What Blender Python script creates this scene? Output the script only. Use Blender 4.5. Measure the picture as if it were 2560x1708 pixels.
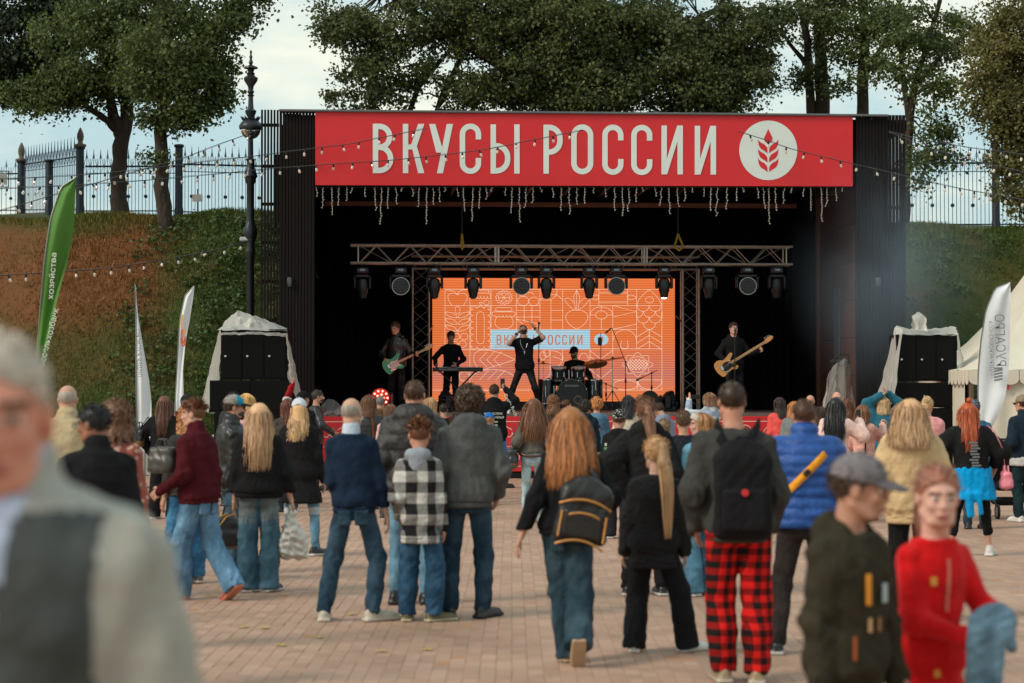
import bpy, math, random
import numpy as np
from mathutils import Vector, Matrix
R = math.radians
for o in list(bpy.data.objects): bpy.data.objects.remove(o)
scene = bpy.context.scene
COL = scene.collection
# ---------------------------------------------------------------- camera
CAMZ, FPX, PITCH = 1.78, 5000.0, math.atan(112 / 5000)
cd = bpy.data.cameras.new('camera'); cam = bpy.data.objects.new('camera', cd); COL.objects.link(cam)
cd.sensor_width = 36; cd.lens = FPX / 2560 * 36; cd.clip_start = .1; cd.clip_end = 3000
cam.location = (0, 0, CAMZ); cam.rotation_euler = (math.pi / 2 + PITCH, 0, 0)
cd.dof.use_dof = True; cd.dof.focus_distance = 39; cd.dof.aperture_fstop = 2.5; cd.dof.aperture_blades = 9
scene.camera = cam
# ---------------------------------------------------------------- sky and sun (soft evening light from the left)
SUN_EL, SUN_AZ = 38, -118          # azimuth measured from +Y towards +X
wd = bpy.data.worlds.new('World'); scene.world = wd; wd.use_nodes = True
wn, wl = wd.node_tree.nodes, wd.node_tree.links
wn.clear()
def wnode(t, **k):
    n = wn.new(t)
    for a, b in k.items(): setattr(n, a, b)
    return n
wo = wnode('ShaderNodeOutputWorld'); bg = wnode('ShaderNodeBackground'); bg.inputs[1].default_value = .1
sky = wnode('ShaderNodeTexSky', sky_type='NISHITA', sun_disc=False)
sky.sun_elevation = R(SUN_EL); sky.sun_rotation = R(SUN_AZ); sky.air_density = 1.3; sky.dust_density = 2.5
tc = wnode('ShaderNodeTexCoord'); sep = wnode('ShaderNodeSeparateXYZ'); wl.new(tc.outputs['Generated'], sep.inputs[0])
addz = wnode('ShaderNodeMath', operation='ADD'); addz.inputs[1].default_value = .22; wl.new(sep.outputs[2], addz.inputs[0])
mxz = wnode('ShaderNodeMath', operation='MAXIMUM'); mxz.inputs[1].default_value = .05; wl.new(addz.outputs[0], mxz.inputs[0])
dx = wnode('ShaderNodeMath', operation='DIVIDE'); wl.new(sep.outputs[0], dx.inputs[0]); wl.new(mxz.outputs[0], dx.inputs[1])
dy = wnode('ShaderNodeMath', operation='DIVIDE'); wl.new(sep.outputs[1], dy.inputs[0]); wl.new(mxz.outputs[0], dy.inputs[1])
cmb = wnode('ShaderNodeCombineXYZ'); wl.new(dx.outputs[0], cmb.inputs[0]); wl.new(dy.outputs[0], cmb.inputs[1]); cmb.inputs[2].default_value = 3.3
ns = wnode('ShaderNodeTexNoise'); ns.inputs['Scale'].default_value = 1.55; ns.inputs['Detail'].default_value = 7; ns.inputs['Roughness'].default_value = .55; ns.inputs['Distortion'].default_value = .25
wl.new(cmb.outputs[0], ns.inputs['Vector'])
cr = wnode('ShaderNodeValToRGB'); cr.color_ramp.elements[0].position = .43; cr.color_ramp.elements[1].position = .65
wl.new(ns.outputs[0], cr.inputs[0])
m1 = wnode('ShaderNodeMix', data_type='RGBA'); m1.inputs[0].default_value = .82   # thin high veil over the clear sky
wl.new(sky.outputs[0], m1.inputs['A']); m1.inputs['B'].default_value = (3.7, 5.15, 5.5, 1)
m2 = wnode('ShaderNodeMix', data_type='RGBA'); wl.new(cr.outputs[0], m2.inputs[0]); wl.new(m1.outputs['Result'], m2.inputs['A']); m2.inputs['B'].default_value = (6.8, 6.9, 5.8, 1)
wl.new(m2.outputs['Result'], bg.inputs[0]); wl.new(bg.outputs[0], wo.inputs[0])
sl = bpy.data.lights.new('sun', 'SUN'); so = bpy.data.objects.new('sun', sl); COL.objects.link(so)
sl.energy = 1.5; sl.angle = R(17); sl.color = (1, .88, .74)
_d = Vector((math.sin(R(SUN_AZ)) * math.cos(R(SUN_EL)), math.cos(R(SUN_AZ)) * math.cos(R(SUN_EL)), math.sin(R(SUN_EL))))
so.rotation_euler = _d.to_track_quat('Z', 'Y').to_euler(); so.location = _d * 60
vs = scene.view_settings
vs.view_transform = 'Standard'; vs.look = 'None'; vs.gamma = 1; vs.use_curve_mapping = False; vs.exposure = .55
scene.render.engine = 'CYCLES'
cy = scene.cycles
cy.max_bounces = 7; cy.diffuse_bounces = 3; cy.glossy_bounces = 3; cy.transmission_bounces = 5; cy.transparent_max_bounces = 8
cy.volume_bounces = 0; cy.use_denoising = True; cy.caustics_reflective = False; cy.caustics_refractive = False
cy.sample_clamp_indirect = 6
# ---------------------------------------------------------------- helpers
SP, CP = math.sin(PITCH), math.cos(PITCH)
def ray(u, v):
    cx, cyy = (u - 1280) / FPX, (854 - v) / FPX
    d = Vector((cx, CP - cyy * SP, SP + cyy * CP)); return d / d.y
def at(u, v, Y):
    d = ray(u, v); return Vector((d.x * Y, Y, CAMZ + d.z * Y))
def tag(o, label=None, cat=None, group=None, kind=None):
    if label: o['label'] = label
    if cat: o['category'] = cat
    if group: o['group'] = group
    if kind: o['kind'] = kind
    return o
def link(name, me, parent=None, M=None):
    o = bpy.data.objects.new(name, me); COL.objects.link(o)
    if parent is not None: o.parent = parent
    if M is not None:
        if parent is None: o.matrix_world = M
        else: o.matrix_local = M
    return o
def empty(name, label, cat, group=None, M=None, loc=None):
    o = bpy.data.objects.new(name, None); COL.objects.link(o); o.empty_display_size = .2
    if M is not None: o.matrix_world = M
    if loc is not None: o.location = loc
    return tag(o, label, cat, group)
def npmesh(name, V, F, mats, mi=None, smooth=False):
    V = np.asarray(V, np.float32); F = np.asarray(F, np.int32)
    me = bpy.data.meshes.new(name); n, k = F.shape
    me.vertices.add(len(V)); me.vertices.foreach_set('co', V.ravel())
    me.loops.add(n * k); me.loops.foreach_set('vertex_index', F.ravel())
    me.polygons.add(n); me.polygons.foreach_set('loop_start', np.arange(0, n * k, k, dtype=np.int32))
    for m in (mats if isinstance(mats, (list, tuple)) else [mats]): me.materials.append(m)
    if mi is not None: me.polygons.foreach_set('material_index', np.asarray(mi, np.int32))
    me.polygons.foreach_set('use_smooth', np.full(n, smooth, bool))
    me.update(calc_edges=True); return me
class MB:
    def __init__(s): s.v = []; s.f = []; s.m = []
    def add(s, V, F, mi=0):
        b = len(s.v); s.v += [tuple(p) for p in V]; s.f += [tuple(i + b for i in f) for f in F]; s.m += [mi] * len(F); return s
    def box(s, c, d, mi=0, rz=0, M=None, bev=0):
        x, y, z = d[0] / 2, d[1] / 2, d[2] / 2
        if bev:
            b = min(bev, x * .9, y * .9, z * .9); V = []
            for sx in (-1, 1):
                for sy in (-1, 1):
                    for sz in (-1, 1):
                        V += [(sx * x, sy * (y - b), sz * (z - b)), (sx * (x - b), sy * y, sz * (z - b)), (sx * (x - b), sy * (y - b), sz * z)]
            idx = lambda a, b_, c_, k: (((a > 0) * 2 + (b_ > 0)) * 2 + (c_ > 0)) * 3 + k
            F = []
            for sg in (-1, 1):
                o1 = [(-1, -1), (1, -1), (1, 1), (-1, 1)]; o1 = o1 if sg > 0 else o1[::-1]
                F.append([idx(sg, a, b_, 0) for a, b_ in o1]); F.append([idx(b_, sg, a, 1) for a, b_ in o1]); F.append([idx(a, b_, sg, 2) for a, b_ in o1])
            for a in (-1, 1):
                for b_ in (-1, 1):
                    e = [[idx(a, b_, -1, 0), idx(a, b_, -1, 1), idx(a, b_, 1, 1), idx(a, b_, 1, 0)],
                         [idx(a, -1, b_, 0), idx(a, 1, b_, 0), idx(a, 1, b_, 2), idx(a, -1, b_, 2)],
                         [idx(-1, a, b_, 1), idx(-1, a, b_, 2), idx(1, a, b_, 2), idx(1, a, b_, 1)]]
                    F += [q if (a * b_ > 0) else q[::-1] for q in (e[0], e[1], e[2])]
                    for c_ in (-1, 1):
                        t = [idx(a, b_, c_, 0), idx(a, b_, c_, 1), idx(a, b_, c_, 2)]; F.append(t if a * b_ * c_ > 0 else t[::-1])
        else:
            V = [(a * x, b * y, c_ * z) for a in (-1, 1) for b in (-1, 1) for c_ in (-1, 1)]
            F = [(0, 1, 3, 2), (4, 6, 7, 5), (0, 4, 5, 1), (2, 3, 7, 6), (0, 2, 6, 4), (1, 5, 7, 3)]
        C = Vector(c); rm = M if M is not None else Matrix.Rotation(rz, 3, 'Z')
        return s.add([C + rm @ Vector(p) for p in V], F, mi)
    def tube(s, P, r, n=8, mi=0, cap=True):
        P = [Vector(p) for p in P]; rr = r if isinstance(r, (list, tuple)) else [r] * len(P)
        V = []; F = []; up = None
        for i, p in enumerate(P):
            t = (P[min(i + 1, len(P) - 1)] - P[max(i - 1, 0)])
            t = t.normalized() if t.length > 1e-9 else Vector((0, 0, 1))
            if up is None: up = Vector((0, 0, 1)) if abs(t.z) < .9 else Vector((1, 0, 0))
            a = t.cross(up)
            if a.length < 1e-6: a = t.orthogonal()
            a.normalize(); b = a.cross(t); up = b
            for k in range(n):
                w = 2 * math.pi * k / n; V.append(p + (a * math.cos(w) + b * math.sin(w)) * rr[i])
        for i in range(len(P) - 1):
            for k in range(n):
                F.append((i * n + k, i * n + (k + 1) % n, (i + 1) * n + (k + 1) % n, (i + 1) * n + k))
        if cap: F.append(tuple(range(n - 1, -1, -1))); F.append(tuple((len(P) - 1) * n + k for k in range(n)))
        return s.add(V, F, mi)
    def lathe(s, prof, n=16, c=(0, 0, 0), mi=0, M=None, cap=True):
        V = []; F = []; C = Vector(c)
        for r, z in prof:
            for k in range(n):
                w = 2 * math.pi * k / n; q = Vector((r * math.cos(w), r * math.sin(w), z)); V.append(C + (M @ q if M is not None else q))
        for i in range(len(prof) - 1):
            for k in range(n): F.append((i * n + k, i * n + (k + 1) % n, (i + 1) * n + (k + 1) % n, (i + 1) * n + k))
        if cap: F.append(tuple(range(n - 1, -1, -1))); F.append(tuple((len(prof) - 1) * n + k for k in range(n)))
        return s.add(V, F, mi)
    def prism(s, poly, t, M=None, mi=0):      # poly in local xz-plane, thickness t along +y
        n = len(poly); V = [(x, 0, z) for x, z in poly] + [(x, t, z) for x, z in poly]
        F = [tuple(range(n)), tuple(range(2 * n - 1, n - 1, -1))] + [(i, i + n, (i + 1) % n + n, (i + 1) % n) for i in range(n)]
        if M is not None: V = [M @ Vector(p) for p in V]
        return s.add(V, F, mi)
    def mesh(s, name, mats, smooth=False):
        me = bpy.data.meshes.new(name); me.from_pydata([tuple(p) for p in s.v], [], s.f)
        for m in (mats if isinstance(mats, (list, tuple)) else [mats]): me.materials.append(m)
        me.polygons.foreach_set('material_index', s.m)
        if smooth:
            me.polygons.foreach_set('use_smooth', [True] * len(s.f))
            if smooth != 'all': me.set_sharp_from_angle(angle=R(38))
        me.update(); return me
    def build(s, name, mats, parent=None, M=None, smooth=False):
        return link(name, s.mesh(name, mats, smooth), parent, M)
def ribbon(P, w, closed=False):
    """flat 2-D ribbon along a polyline: quads as four 2-D points each"""
    P = [Vector((p[0], p[1])) for p in P]; P = [p for i, p in enumerate(P) if i == 0 or (p - P[i - 1]).length > 1e-5]
    if closed and (P[0] - P[-1]).length < 1e-5: P.pop()
    n = len(P); out = []
    for i in range(n):
        a = P[(i - 1) % n] if (closed or i) else None; b = P[(i + 1) % n] if (closed or i < n - 1) else None
        d1 = (P[i] - a).normalized() if a is not None else None; d2 = (b - P[i]).normalized() if b is not None else None
        if d1 is None: d1 = d2
        if d2 is None: d2 = d1
        t = d1 + d2
        t = t.normalized() if t.length > 1e-6 else d1
        nn = Vector((-t.y, t.x)); c = max(.45, nn.dot(Vector((-d1.y, d1.x))))
        out.append((P[i] + nn * w / 2 / c, P[i] - nn * w / 2 / c))
    return [(out[i][0], out[i][1], out[(i + 1) % n][1], out[(i + 1) % n][0]) for i in range(n if closed else n - 1)]
def arc(cx, cy_, rx, ry, a0, a1, n=10):
    return [(cx + rx * math.cos(R(a0 + (a1 - a0) * i / n)), cy_ + ry * math.sin(R(a0 + (a1 - a0) * i / n))) for i in range(n + 1)]
# ---------------------------------------------------------------- materials
MATS = {}
def nodes_of(name):
    m = bpy.data.materials.new(name); m.use_nodes = True
    return m, m.node_tree.nodes, m.node_tree.links, m.node_tree.nodes['Principled BSDF']
def mat(name, col, rough=.65, metal=0, var=.14, vs=6, bump=0, bs=60, bd=.01, spec=.5, trans=0, alpha=1, emit=0, stretch=(1, 1, 1), coat=0, sheen=0):
    if name in MATS: return MATS[name]
    m, N, L, B = nodes_of(name); MATS[name] = m
    tcn = N.new('ShaderNodeTexCoord'); mp = N.new('ShaderNodeMapping'); mp.inputs['Scale'].default_value = stretch
    L.new(tcn.outputs['Object'], mp.inputs[0])
    B.inputs['Roughness'].default_value = rough; B.inputs['Metallic'].default_value = metal
    B.inputs['Specular IOR Level'].default_value = spec
    if var:
        n1 = N.new('ShaderNodeTexNoise'); n1.inputs['Scale'].default_value = vs; n1.inputs['Detail'].default_value = 6; n1.inputs['Roughness'].default_value = .62
        L.new(mp.outputs[0], n1.inputs['Vector'])
        mr = N.new('ShaderNodeMapRange'); mr.inputs[1].default_value = .25; mr.inputs[2].default_value = .75; mr.inputs[3].default_value = 1 - var; mr.inputs[4].default_value = 1 + var
        L.new(n1.outputs[0], mr.inputs[0])
        mm = N.new('ShaderNodeVectorMath'); mm.operation = 'SCALE'; mm.inputs[0].default_value = col[:3]; L.new(mr.outputs[0], mm.inputs['Scale'])
        L.new(mm.outputs[0], B.inputs['Base Color'])
        if emit: L.new(mm.outputs[0], B.inputs['Emission Color'])
    else:
        B.inputs['Base Color'].default_value = (*col[:3], 1)
        if emit: B.inputs['Emission Color'].default_value = (*col[:3], 1)
    if emit: B.inputs['Emission Strength'].default_value = emit
    if trans: B.inputs['Transmission Weight'].default_value = trans
    if alpha < 1: B.inputs['Alpha'].default_value = alpha
    if coat: B.inputs['Coat Weight'].default_value = coat
    if sheen: B.inputs['Sheen Weight'].default_value = sheen; B.inputs['Sheen Roughness'].default_value = .5
    if bump:
        n2 = N.new('ShaderNodeTexNoise'); n2.inputs['Scale'].default_value = bs; n2.inputs['Detail'].default_value = 4
        L.new(mp.outputs[0], n2.inputs['Vector'])
        bu = N.new('ShaderNodeBump'); bu.inputs['Strength'].default_value = bump; bu.inputs['Distance'].default_value = bd
        L.new(n2.outputs[0], bu.inputs['Height']); L.new(bu.outputs[0], B.inputs['Normal'])
    return m
def srgb(r, g, b):
    f = lambda c: (c / 255 / 12.92) if c <= 10 else ((c / 255 + .055) / 1.055) ** 2.4
    return (f(r), f(g), f(b))
black_paint = mat('black_paint', (.010, .0105, .012), .5, var=.25, vs=3)
dark_metal = mat('dark_metal', (.018, .02, .024), .42, .3, var=.3, vs=4, bump=.15, bs=40)
chrome = mat('chrome', (.62, .62, .63), .22, 1, var=.1)
alu = mat('truss_aluminium', (.42, .37, .33), .42, .85, var=.25, vs=9)
rubber = mat('rubber', (.012, .012, .012), .8)
white_plastic = mat('white_plastic', (.72, .73, .72), .5, var=.06)
rng = random.Random(7)
# ================================================================ setting: plaza, bank, grass
def foot(x):          # distance at which the bank starts to rise (numpy)
    x = np.asarray(x, float)
    l = 40.6 + .05 * (x + 8); r = 44.5 + .1 * (x - 9)
    mid = 48.6
    sl_ = 1 / (1 + np.exp(-np.clip((x + 4.5) / .07, -50, 50))); sr_ = 1 / (1 + np.exp(-np.clip((x - 7.85) / .07, -50, 50)))
    return l * (1 - sl_) + mid * sl_ * (1 - sr_) + r * sr_
def fbm(x, y, seed=0):
    r = np.random.default_rng(seed); s = 0; a = 1
    for i in range(6):
        th = r.uniform(0, 6.28, 2); f = .5 * 1.9 ** i
        s = s + a * (np.sin(f * (x * np.cos(th[0]) + y * np.sin(th[0])) + r.uniform(0, 6) + 1.3 * np.sin(f * .7 * (x * np.sin(th[1]) - y * np.cos(th[1]))))); a *= .58
    return s
def hillz(x, y):
    f = foot(x); t = np.clip((y - f) / 5.3, 0, 1.0)
    top = 5.62 + .10 * np.sin(x * .7) + .07 * np.sin(x * 1.9 + 1)
    s = t * t * (3 - 2 * t) * .55 + t * .45
    z = .42 * (1 / (1 + np.exp(-np.clip((y - f) / .25, -50, 50)))) + (top - .42) * s
    z = z + np.clip(y - f - 5.3, 0, 60) * .083
    return z + np.where(y > f, fbm(x * 1.3, y * 1.3, 3) * .045, 0)
xs = np.unique(np.concatenate([np.arange(-60, 60.1, .4), np.arange(-5.2, -4.0, .08), np.arange(7.4, 8.4, .08)])); ys = np.concatenate([np.arange(40.2, 58, .35), np.arange(58.5, 150, 6)])
GX, GY = np.meshgrid(xs, ys, indexing='ij'); GZ = hillz(GX, GY)
GZ = np.where(GY < foot(GX) - .02, -.25, GZ)
nx_, ny_ = GX.shape; I = np.arange(nx_ * ny_).reshape(nx_, ny_)
F_ = np.stack([I[:-1, :-1], I[1:, :-1], I[1:, 1:], I[:-1, 1:]], -1).reshape(-1, 4)
def grass_mat(name, blades):
    m, N, L, B = nodes_of(name)
    g = N.new('ShaderNodeNewGeometry'); n1 = N.new('ShaderNodeTexNoise'); n1.inputs['Scale'].default_value = .55; n1.inputs['Detail'].default_value = 5; n1.inputs['Roughness'].default_value = .65
    L.new(g.outputs['Position'], n1.inputs['Vector'])
    n2 = N.new('ShaderNodeTexNoise'); n2.inputs['Scale'].default_value = 7; n2.inputs['Detail'].default_value = 5; L.new(g.outputs['Position'], n2.inputs['Vector'])
    sp = N.new('ShaderNodeSeparateXYZ'); L.new(g.outputs['Position'], sp.inputs[0])
    # dry on the upper left of the bank, green to the right and along the foot and the crest
    mx = N.new('ShaderNodeMapRange'); mx.inputs[1].default_value = -8.3; mx.inputs[2].default_value = -7.2; L.new(sp.outputs[0], mx.inputs[0])
    mz = N.new('ShaderNodeMapRange'); mz.inputs[1].default_value = 2.5; mz.inputs[2].default_value = 3.7; mz.inputs[3].default_value = .85; mz.inputs[4].default_value = 0; L.new(sp.outputs[2], mz.inputs[0])
    mz2 = N.new('ShaderNodeMapRange'); mz2.inputs[1].default_value = 5.1; mz2.inputs[2].default_value = 5.6; mz2.inputs[3].default_value = 0; mz2.inputs[4].default_value = .8; L.new(sp.outputs[2], mz2.inputs[0])
    a1 = N.new('ShaderNodeMath'); a1.operation = 'MAXIMUM'; L.new(mx.outputs[0], a1.inputs[0]); L.new(mz.outputs[0], a1.inputs[1])
    a2 = N.new('ShaderNodeMath'); a2.operation = 'MAXIMUM'; L.new(a1.outputs[0], a2.inputs[0]); L.new(mz2.outputs[0], a2.inputs[1])
    nn = N.new('ShaderNodeMapRange'); nn.inputs[1].default_value = .3; nn.inputs[2].default_value = .7; nn.inputs[3].default_value = -.45; nn.inputs[4].default_value = .45; L.new(n1.outputs[0], nn.inputs[0])
    a3 = N.new('ShaderNodeMath'); a3.operation = 'ADD'; a3.use_clamp = True; L.new(a2.outputs[0], a3.inputs[0]); L.new(nn.outputs[0], a3.inputs[1])
    dry = N.new('ShaderNodeMix'); dry.data_type = 'RGBA'
    L.new(n2.outputs[0], dry.inputs[0])
    dry.inputs['A'].default_value = (.14, .054, .020, 1) if not blades else (.20, .082, .026, 1)
    dry.inputs['B'].default_value = (.19, .078, .030, 1) if not blades else (.32, .155, .05, 1)
    gr = N.new('ShaderNodeMix'); gr.data_type = 'RGBA'; L.new(n2.outputs[0], gr.inputs[0])
    gr.inputs['A'].default_value = (.026, .042, .009, 1) if not blades else (.05, .092, .014, 1)
    gr.inputs['B'].default_value = (.06, .075, .02, 1) if not blades else (.15, .19, .04, 1)
    mm = N.new('ShaderNodeMix'); mm.data_type = 'RGBA'; L.new(a3.outputs[0], mm.inputs[0]); L.new(dry.outputs['Result'], mm.inputs['A']); L.new(gr.outputs['Result'], mm.inputs['B'])
    if blades:
        hs = N.new('ShaderNodeHueSaturation'); mv = N.new('ShaderNodeMapRange'); mv.inputs[3].default_value = .55; mv.inputs[4].default_value = 1.35
        L.new(g.outputs['Random Per Island'], mv.inputs[0]); L.new(mv.outputs[0], hs.inputs['Value']); L.new(mm.outputs['Result'], hs.inputs['Color']); L.new(hs.outputs[0], B.inputs['Base Color'])
    else:
        L.new(mm.outputs['Result'], B.inputs['Base Color'])
        bu = N.new('ShaderNodeBump'); bu.inputs['Strength'].default_value = .8; bu.inputs['Distance'].default_value = .05; L.new(n2.outputs[0], bu.inputs['Height']); L.new(bu.outputs[0], B.inputs['Normal'])
    B.inputs['Roughness'].default_value = .85; B.inputs['Specular IOR Level'].default_value = .2
    return m
bank_m, blade_m = grass_mat('bank_soil', False), grass_mat('grass_blade', True)
hill = link('hill', npmesh('hill', np.stack([GX, GY, GZ], -1).reshape(-1, 3), F_, bank_m, smooth=True)); tag(hill, kind='structure')
def scatter_xy(n, seed):
    r = np.random.default_rng(seed); out = []
    xl = r.uniform(-15, -4.2, int(n * .68)); xr = r.uniform(7.6, 16, n - len(xl)); x = np.concatenate([xl, xr])
    t = r.uniform(0, 1, n) ** .9; y = foot(x) + t * 8.0
    return x, y, r
def blades(n, seed, h0, h1, w):
    x, y, r = scatter_xy(n, seed); z = hillz(x, y)
    clump = fbm(x * 2.2, y * 2.2, 11); keep = clump > r.uniform(-1.6, .9, n); x, y, z = x[keep], y[keep], z[keep]; n = len(x)
    h = r.uniform(h0, h1, n) * np.where((y - foot(x)) > 5.0, 1.25, 1); a = r.uniform(0, 6.28, n); lean = r.uniform(.1, .6, n) * h; la = r.uniform(0, 6.28, n)
    b = np.stack([x, y, z - .02], -1); d = np.stack([np.cos(a), np.sin(a), 0 * a], -1) * (w * r.uniform(.6, 1.3, n))[:, None]
    tip = b + np.stack([np.cos(la) * lean, np.sin(la) * lean - .25 * h, h], -1); mid = b * .55 + tip * .45 + np.stack([0 * h, 0 * h, .12 * h], -1)
    V = np.stack([b - d, b + d, mid + d * .7, tip, mid - d * .7], 1).reshape(-1, 3); i = np.arange(n)[:, None] * 5
    return V, np.concatenate([i + np.array([[0, 1, 2, 4]])]), np.concatenate([i + np.array([[4, 2, 3, 3]])])
V1, Fa, Fb = blades(120000, 5, .045, .15, .010)
tri = np.concatenate([Fa[:, [0, 1, 2]], Fa[:, [0, 2, 3]], Fb[:, [0, 1, 2]]])
tag(link('grass', npmesh('grass', V1, tri, blade_m)), 'dry and green grass growing over the steep banks beside the stage', 'grass', kind='stuff')
def leaf_mat(name, c0, c1, tr=.25):
    m, N, L, B = nodes_of(name); g = N.new('ShaderNodeNewGeometry')
    mx = N.new('ShaderNodeMix'); mx.data_type = 'RGBA'; mx.inputs['A'].default_value = (*c0, 1); mx.inputs['B'].default_value = (*c1, 1)
    n1 = N.new('ShaderNodeTexNoise'); n1.inputs['Scale'].default_value = .8; L.new(g.outputs['Position'], n1.inputs['Vector'])
    ad = N.new('ShaderNodeMath'); ad.operation = 'MULTIPLY_ADD'; ad.inputs[1].default_value = .7; L.new(g.outputs['Random Per Island'], ad.inputs[0])
    sb = N.new('ShaderNodeMath'); sb.operation = 'SUBTRACT'; sb.inputs[1].default_value = .33; L.new(n1.outputs[0], sb.inputs[0]); L.new(sb.outputs[0], ad.inputs[2])
    ad.use_clamp = True; L.new(ad.outputs[0], mx.inputs[0]); L.new(mx.outputs['Result'], B.inputs['Base Color'])
    B.inputs['Roughness'].default_value = .5; B.inputs['Specular IOR Level'].default_value = .35
    t = N.new('ShaderNodeBsdfTranslucent'); L.new(mx.outputs['Result'], t.inputs[0]); ms = N.new('ShaderNodeMixShader'); ms.inputs[0].default_value = tr
    L.new(B.outputs[0], ms.inputs[1]); L.new(t.outputs[0], ms.inputs[2]); L.new(ms.outputs[0], N['Material Output'].inputs[0]); return m
# broad-leaved undergrowth right of the dry slope, beside the lamp post
def leaves_mesh(C, size, r, droop=.5, nrm=None):
    n = len(C); s = size * r.uniform(.65, 1.35, n)
    a = r.uniform(0, 6.28, n); el = r.normal(-droop, .45, n)
    d = np.stack([np.cos(a) * np.cos(el), np.sin(a) * np.cos(el), np.sin(el)], -1)
    up = r.normal(0, 1, (n, 3)) + np.array([0, -.5, 1.1]); sd = np.cross(d, up); sd /= np.linalg.norm(sd, axis=1)[:, None] + 1e-9
    nn = np.cross(sd, d)
    V = np.stack([C, C + (d * .45 + sd * .42 + nn * .1) * s[:, None], C + (d * 1.05 - nn * .08) * s[:, None], C + (d * .45 - sd * .42 + nn * .1) * s[:, None]], 1).reshape(-1, 3)
    i = np.arange(n)[:, None] * 4
    return V, np.concatenate([i + np.array([[0, 1, 2]]), i + np.array([[0, 2, 3]])])
r_ = np.random.default_rng(21); cs = []
for k in range(420):
    x = r_.uniform(-8.4, -4.3) if k % 6 else r_.uniform(7.8, 13); y = float(foot(x)) + r_.uniform(.1, 5.0)
    if x < -6.9 and r_.random() < .5: continue
    n = int(r_.integers(18, 46)); c = np.array([x, y, float(hillz(x, y)) + .1]); cs.append(c + r_.normal(0, 1, (n, 3)) * np.array([.16, .16, .09]))
V2, T2 = leaves_mesh(np.concatenate(cs), .085, r_, .1)
tag(link('undergrowth', npmesh('undergrowth', V2, T2, leaf_mat('undergrowth_leaf', (.035, .075, .02), (.1, .16, .045)))), 'low broad leaved weeds covering the bank beside the lamp post', 'weeds', kind='stuff')
# ---- plaza
pv_m, N, L, B = nodes_of('paver')
g = N.new('ShaderNodeNewGeometry'); sn = N.new('ShaderNodeVectorMath'); sn.operation = 'SNAP'; sn.inputs[1].default_value = (.1, .1, 9)
L.new(g.outputs['Position'], sn.inputs[0]); wh = N.new('ShaderNodeTexWhiteNoise'); L.new(sn.outputs[0], wh.inputs['Vector'])
at_ = N.new('ShaderNodeAttribute'); at_.attribute_name = 'shade'
nz = N.new('ShaderNodeTexNoise'); nz.inputs['Scale'].default_value = .6; nz.inputs['Detail'].default_value = 6; nz.inputs['Roughness'].default_value = .7; L.new(g.outputs['Position'], nz.inputs['Vector'])
nf = N.new('ShaderNodeTexNoise'); nf.inputs['Scale'].default_value = 90; nf.inputs['Detail'].default_value = 3; L.new(g.outputs['Position'], nf.inputs['Vector'])
m1_ = N.new('ShaderNodeMix'); m1_.data_type = 'RGBA'; m1_.inputs['A'].default_value = (.375, .23, .16, 1); m1_.inputs['B'].default_value = (.50, .32, .235, 1); L.new(at_.outputs['Fac'], m1_.inputs[0])
m2_ = N.new('ShaderNodeMix'); m2_.data_type = 'RGBA'; m2_.blend_type = 'MULTIPLY'; m2_.inputs[0].default_value = 1; L.new(m1_.outputs['Result'], m2_.inputs['A'])
rp = N.new('ShaderNodeMapRange'); rp.inputs[1].default_value = .3; rp.inputs[2].default_value = .7; rp.inputs[3].default_value = .68; rp.inputs[4].default_value = 1.15; L.new(nz.outputs[0], rp.inputs[0])
L.new(rp.outputs[0], m2_.inputs['B']); L.new(m2_.outputs['Result'], B.inputs['Base Color']); B.inputs['Roughness'].default_value = .72
bu = N.new('ShaderNodeBump'); bu.inputs['Strength'].default_value = .35; bu.inputs['Distance'].default_value = .004; L.new(nf.outputs[0], bu.inputs['Height']); L.new(bu.outputs[0], B.inputs['Normal'])
joint_m = mat('joint_sand', (.40, .215, .125), .9, var=.2, vs=3)
gv = [(-400, -20, -.0025), (400, -20, -.0025), (400, 600, -.0025), (-400, 600, -.0025)]
ground = link('ground', npmesh('ground', gv, [(0, 1, 2, 3)], joint_m)); tag(ground, kind='structure')
PW, PL = .1, .2
def paver_grid():
    out = []; r = np.random.default_rng(3)
    for j in range(int(10.4 / PL), int(41 / PL)):
        y = j * PL; half = .262 * y + 3.2
        i = np.arange(int(-half / PW), int(half / PW)); x = i * PW + PW / 2
        off = np.where(i % 2 == 0, 0, PL / 2); out.append(np.stack([x, y + off], -1))
    return np.concatenate(out)
PG = paver_grid(); rp_ = np.random.default_rng(8)
ins = np.abs(PG[:, 0]) < .256 * PG[:, 1]
order = np.argsort(PG[:, 1] + np.where(ins, 0, 500) + np.where(PG[:, 1] < 11.95, 400, 0) + np.where((PG[:, 0] < -1.75) & (PG[:, 1] < 13), 300, 0), kind='stable')
near, rest = PG[order[:300]], PG[order[300:]]
def paver_block(C, jit):
    n = len(C); a, b, c = PW / 2 - .0015, PL / 2 - .0015, .003
    base = np.array([(-a, -b, -.005), (a, -b, -.005), (a, b, -.005), (-a, b, -.005), (-a + c, -b + c, 0), (a - c, -b + c, 0), (a - c, b - c, 0), (-a + c, b - c, 0)])
    V = base[None] + np.concatenate([C, jit[:, None]], 1)[:, None, :]
    f = np.array([(4, 5, 6, 7), (0, 1, 5, 4), (1, 2, 6, 5), (2, 3, 7, 6), (3, 0, 4, 7)])
    return V.reshape(-1, 3), (f[None] + (np.arange(n) * 8)[:, None, None]).reshape(-1, 4)
def shade_attr(me, vals, per):
    at = me.attributes.new('shade', 'FLOAT', 'POINT'); at.data.foreach_set('value', np.repeat(vals, per).astype(np.float32))
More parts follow.
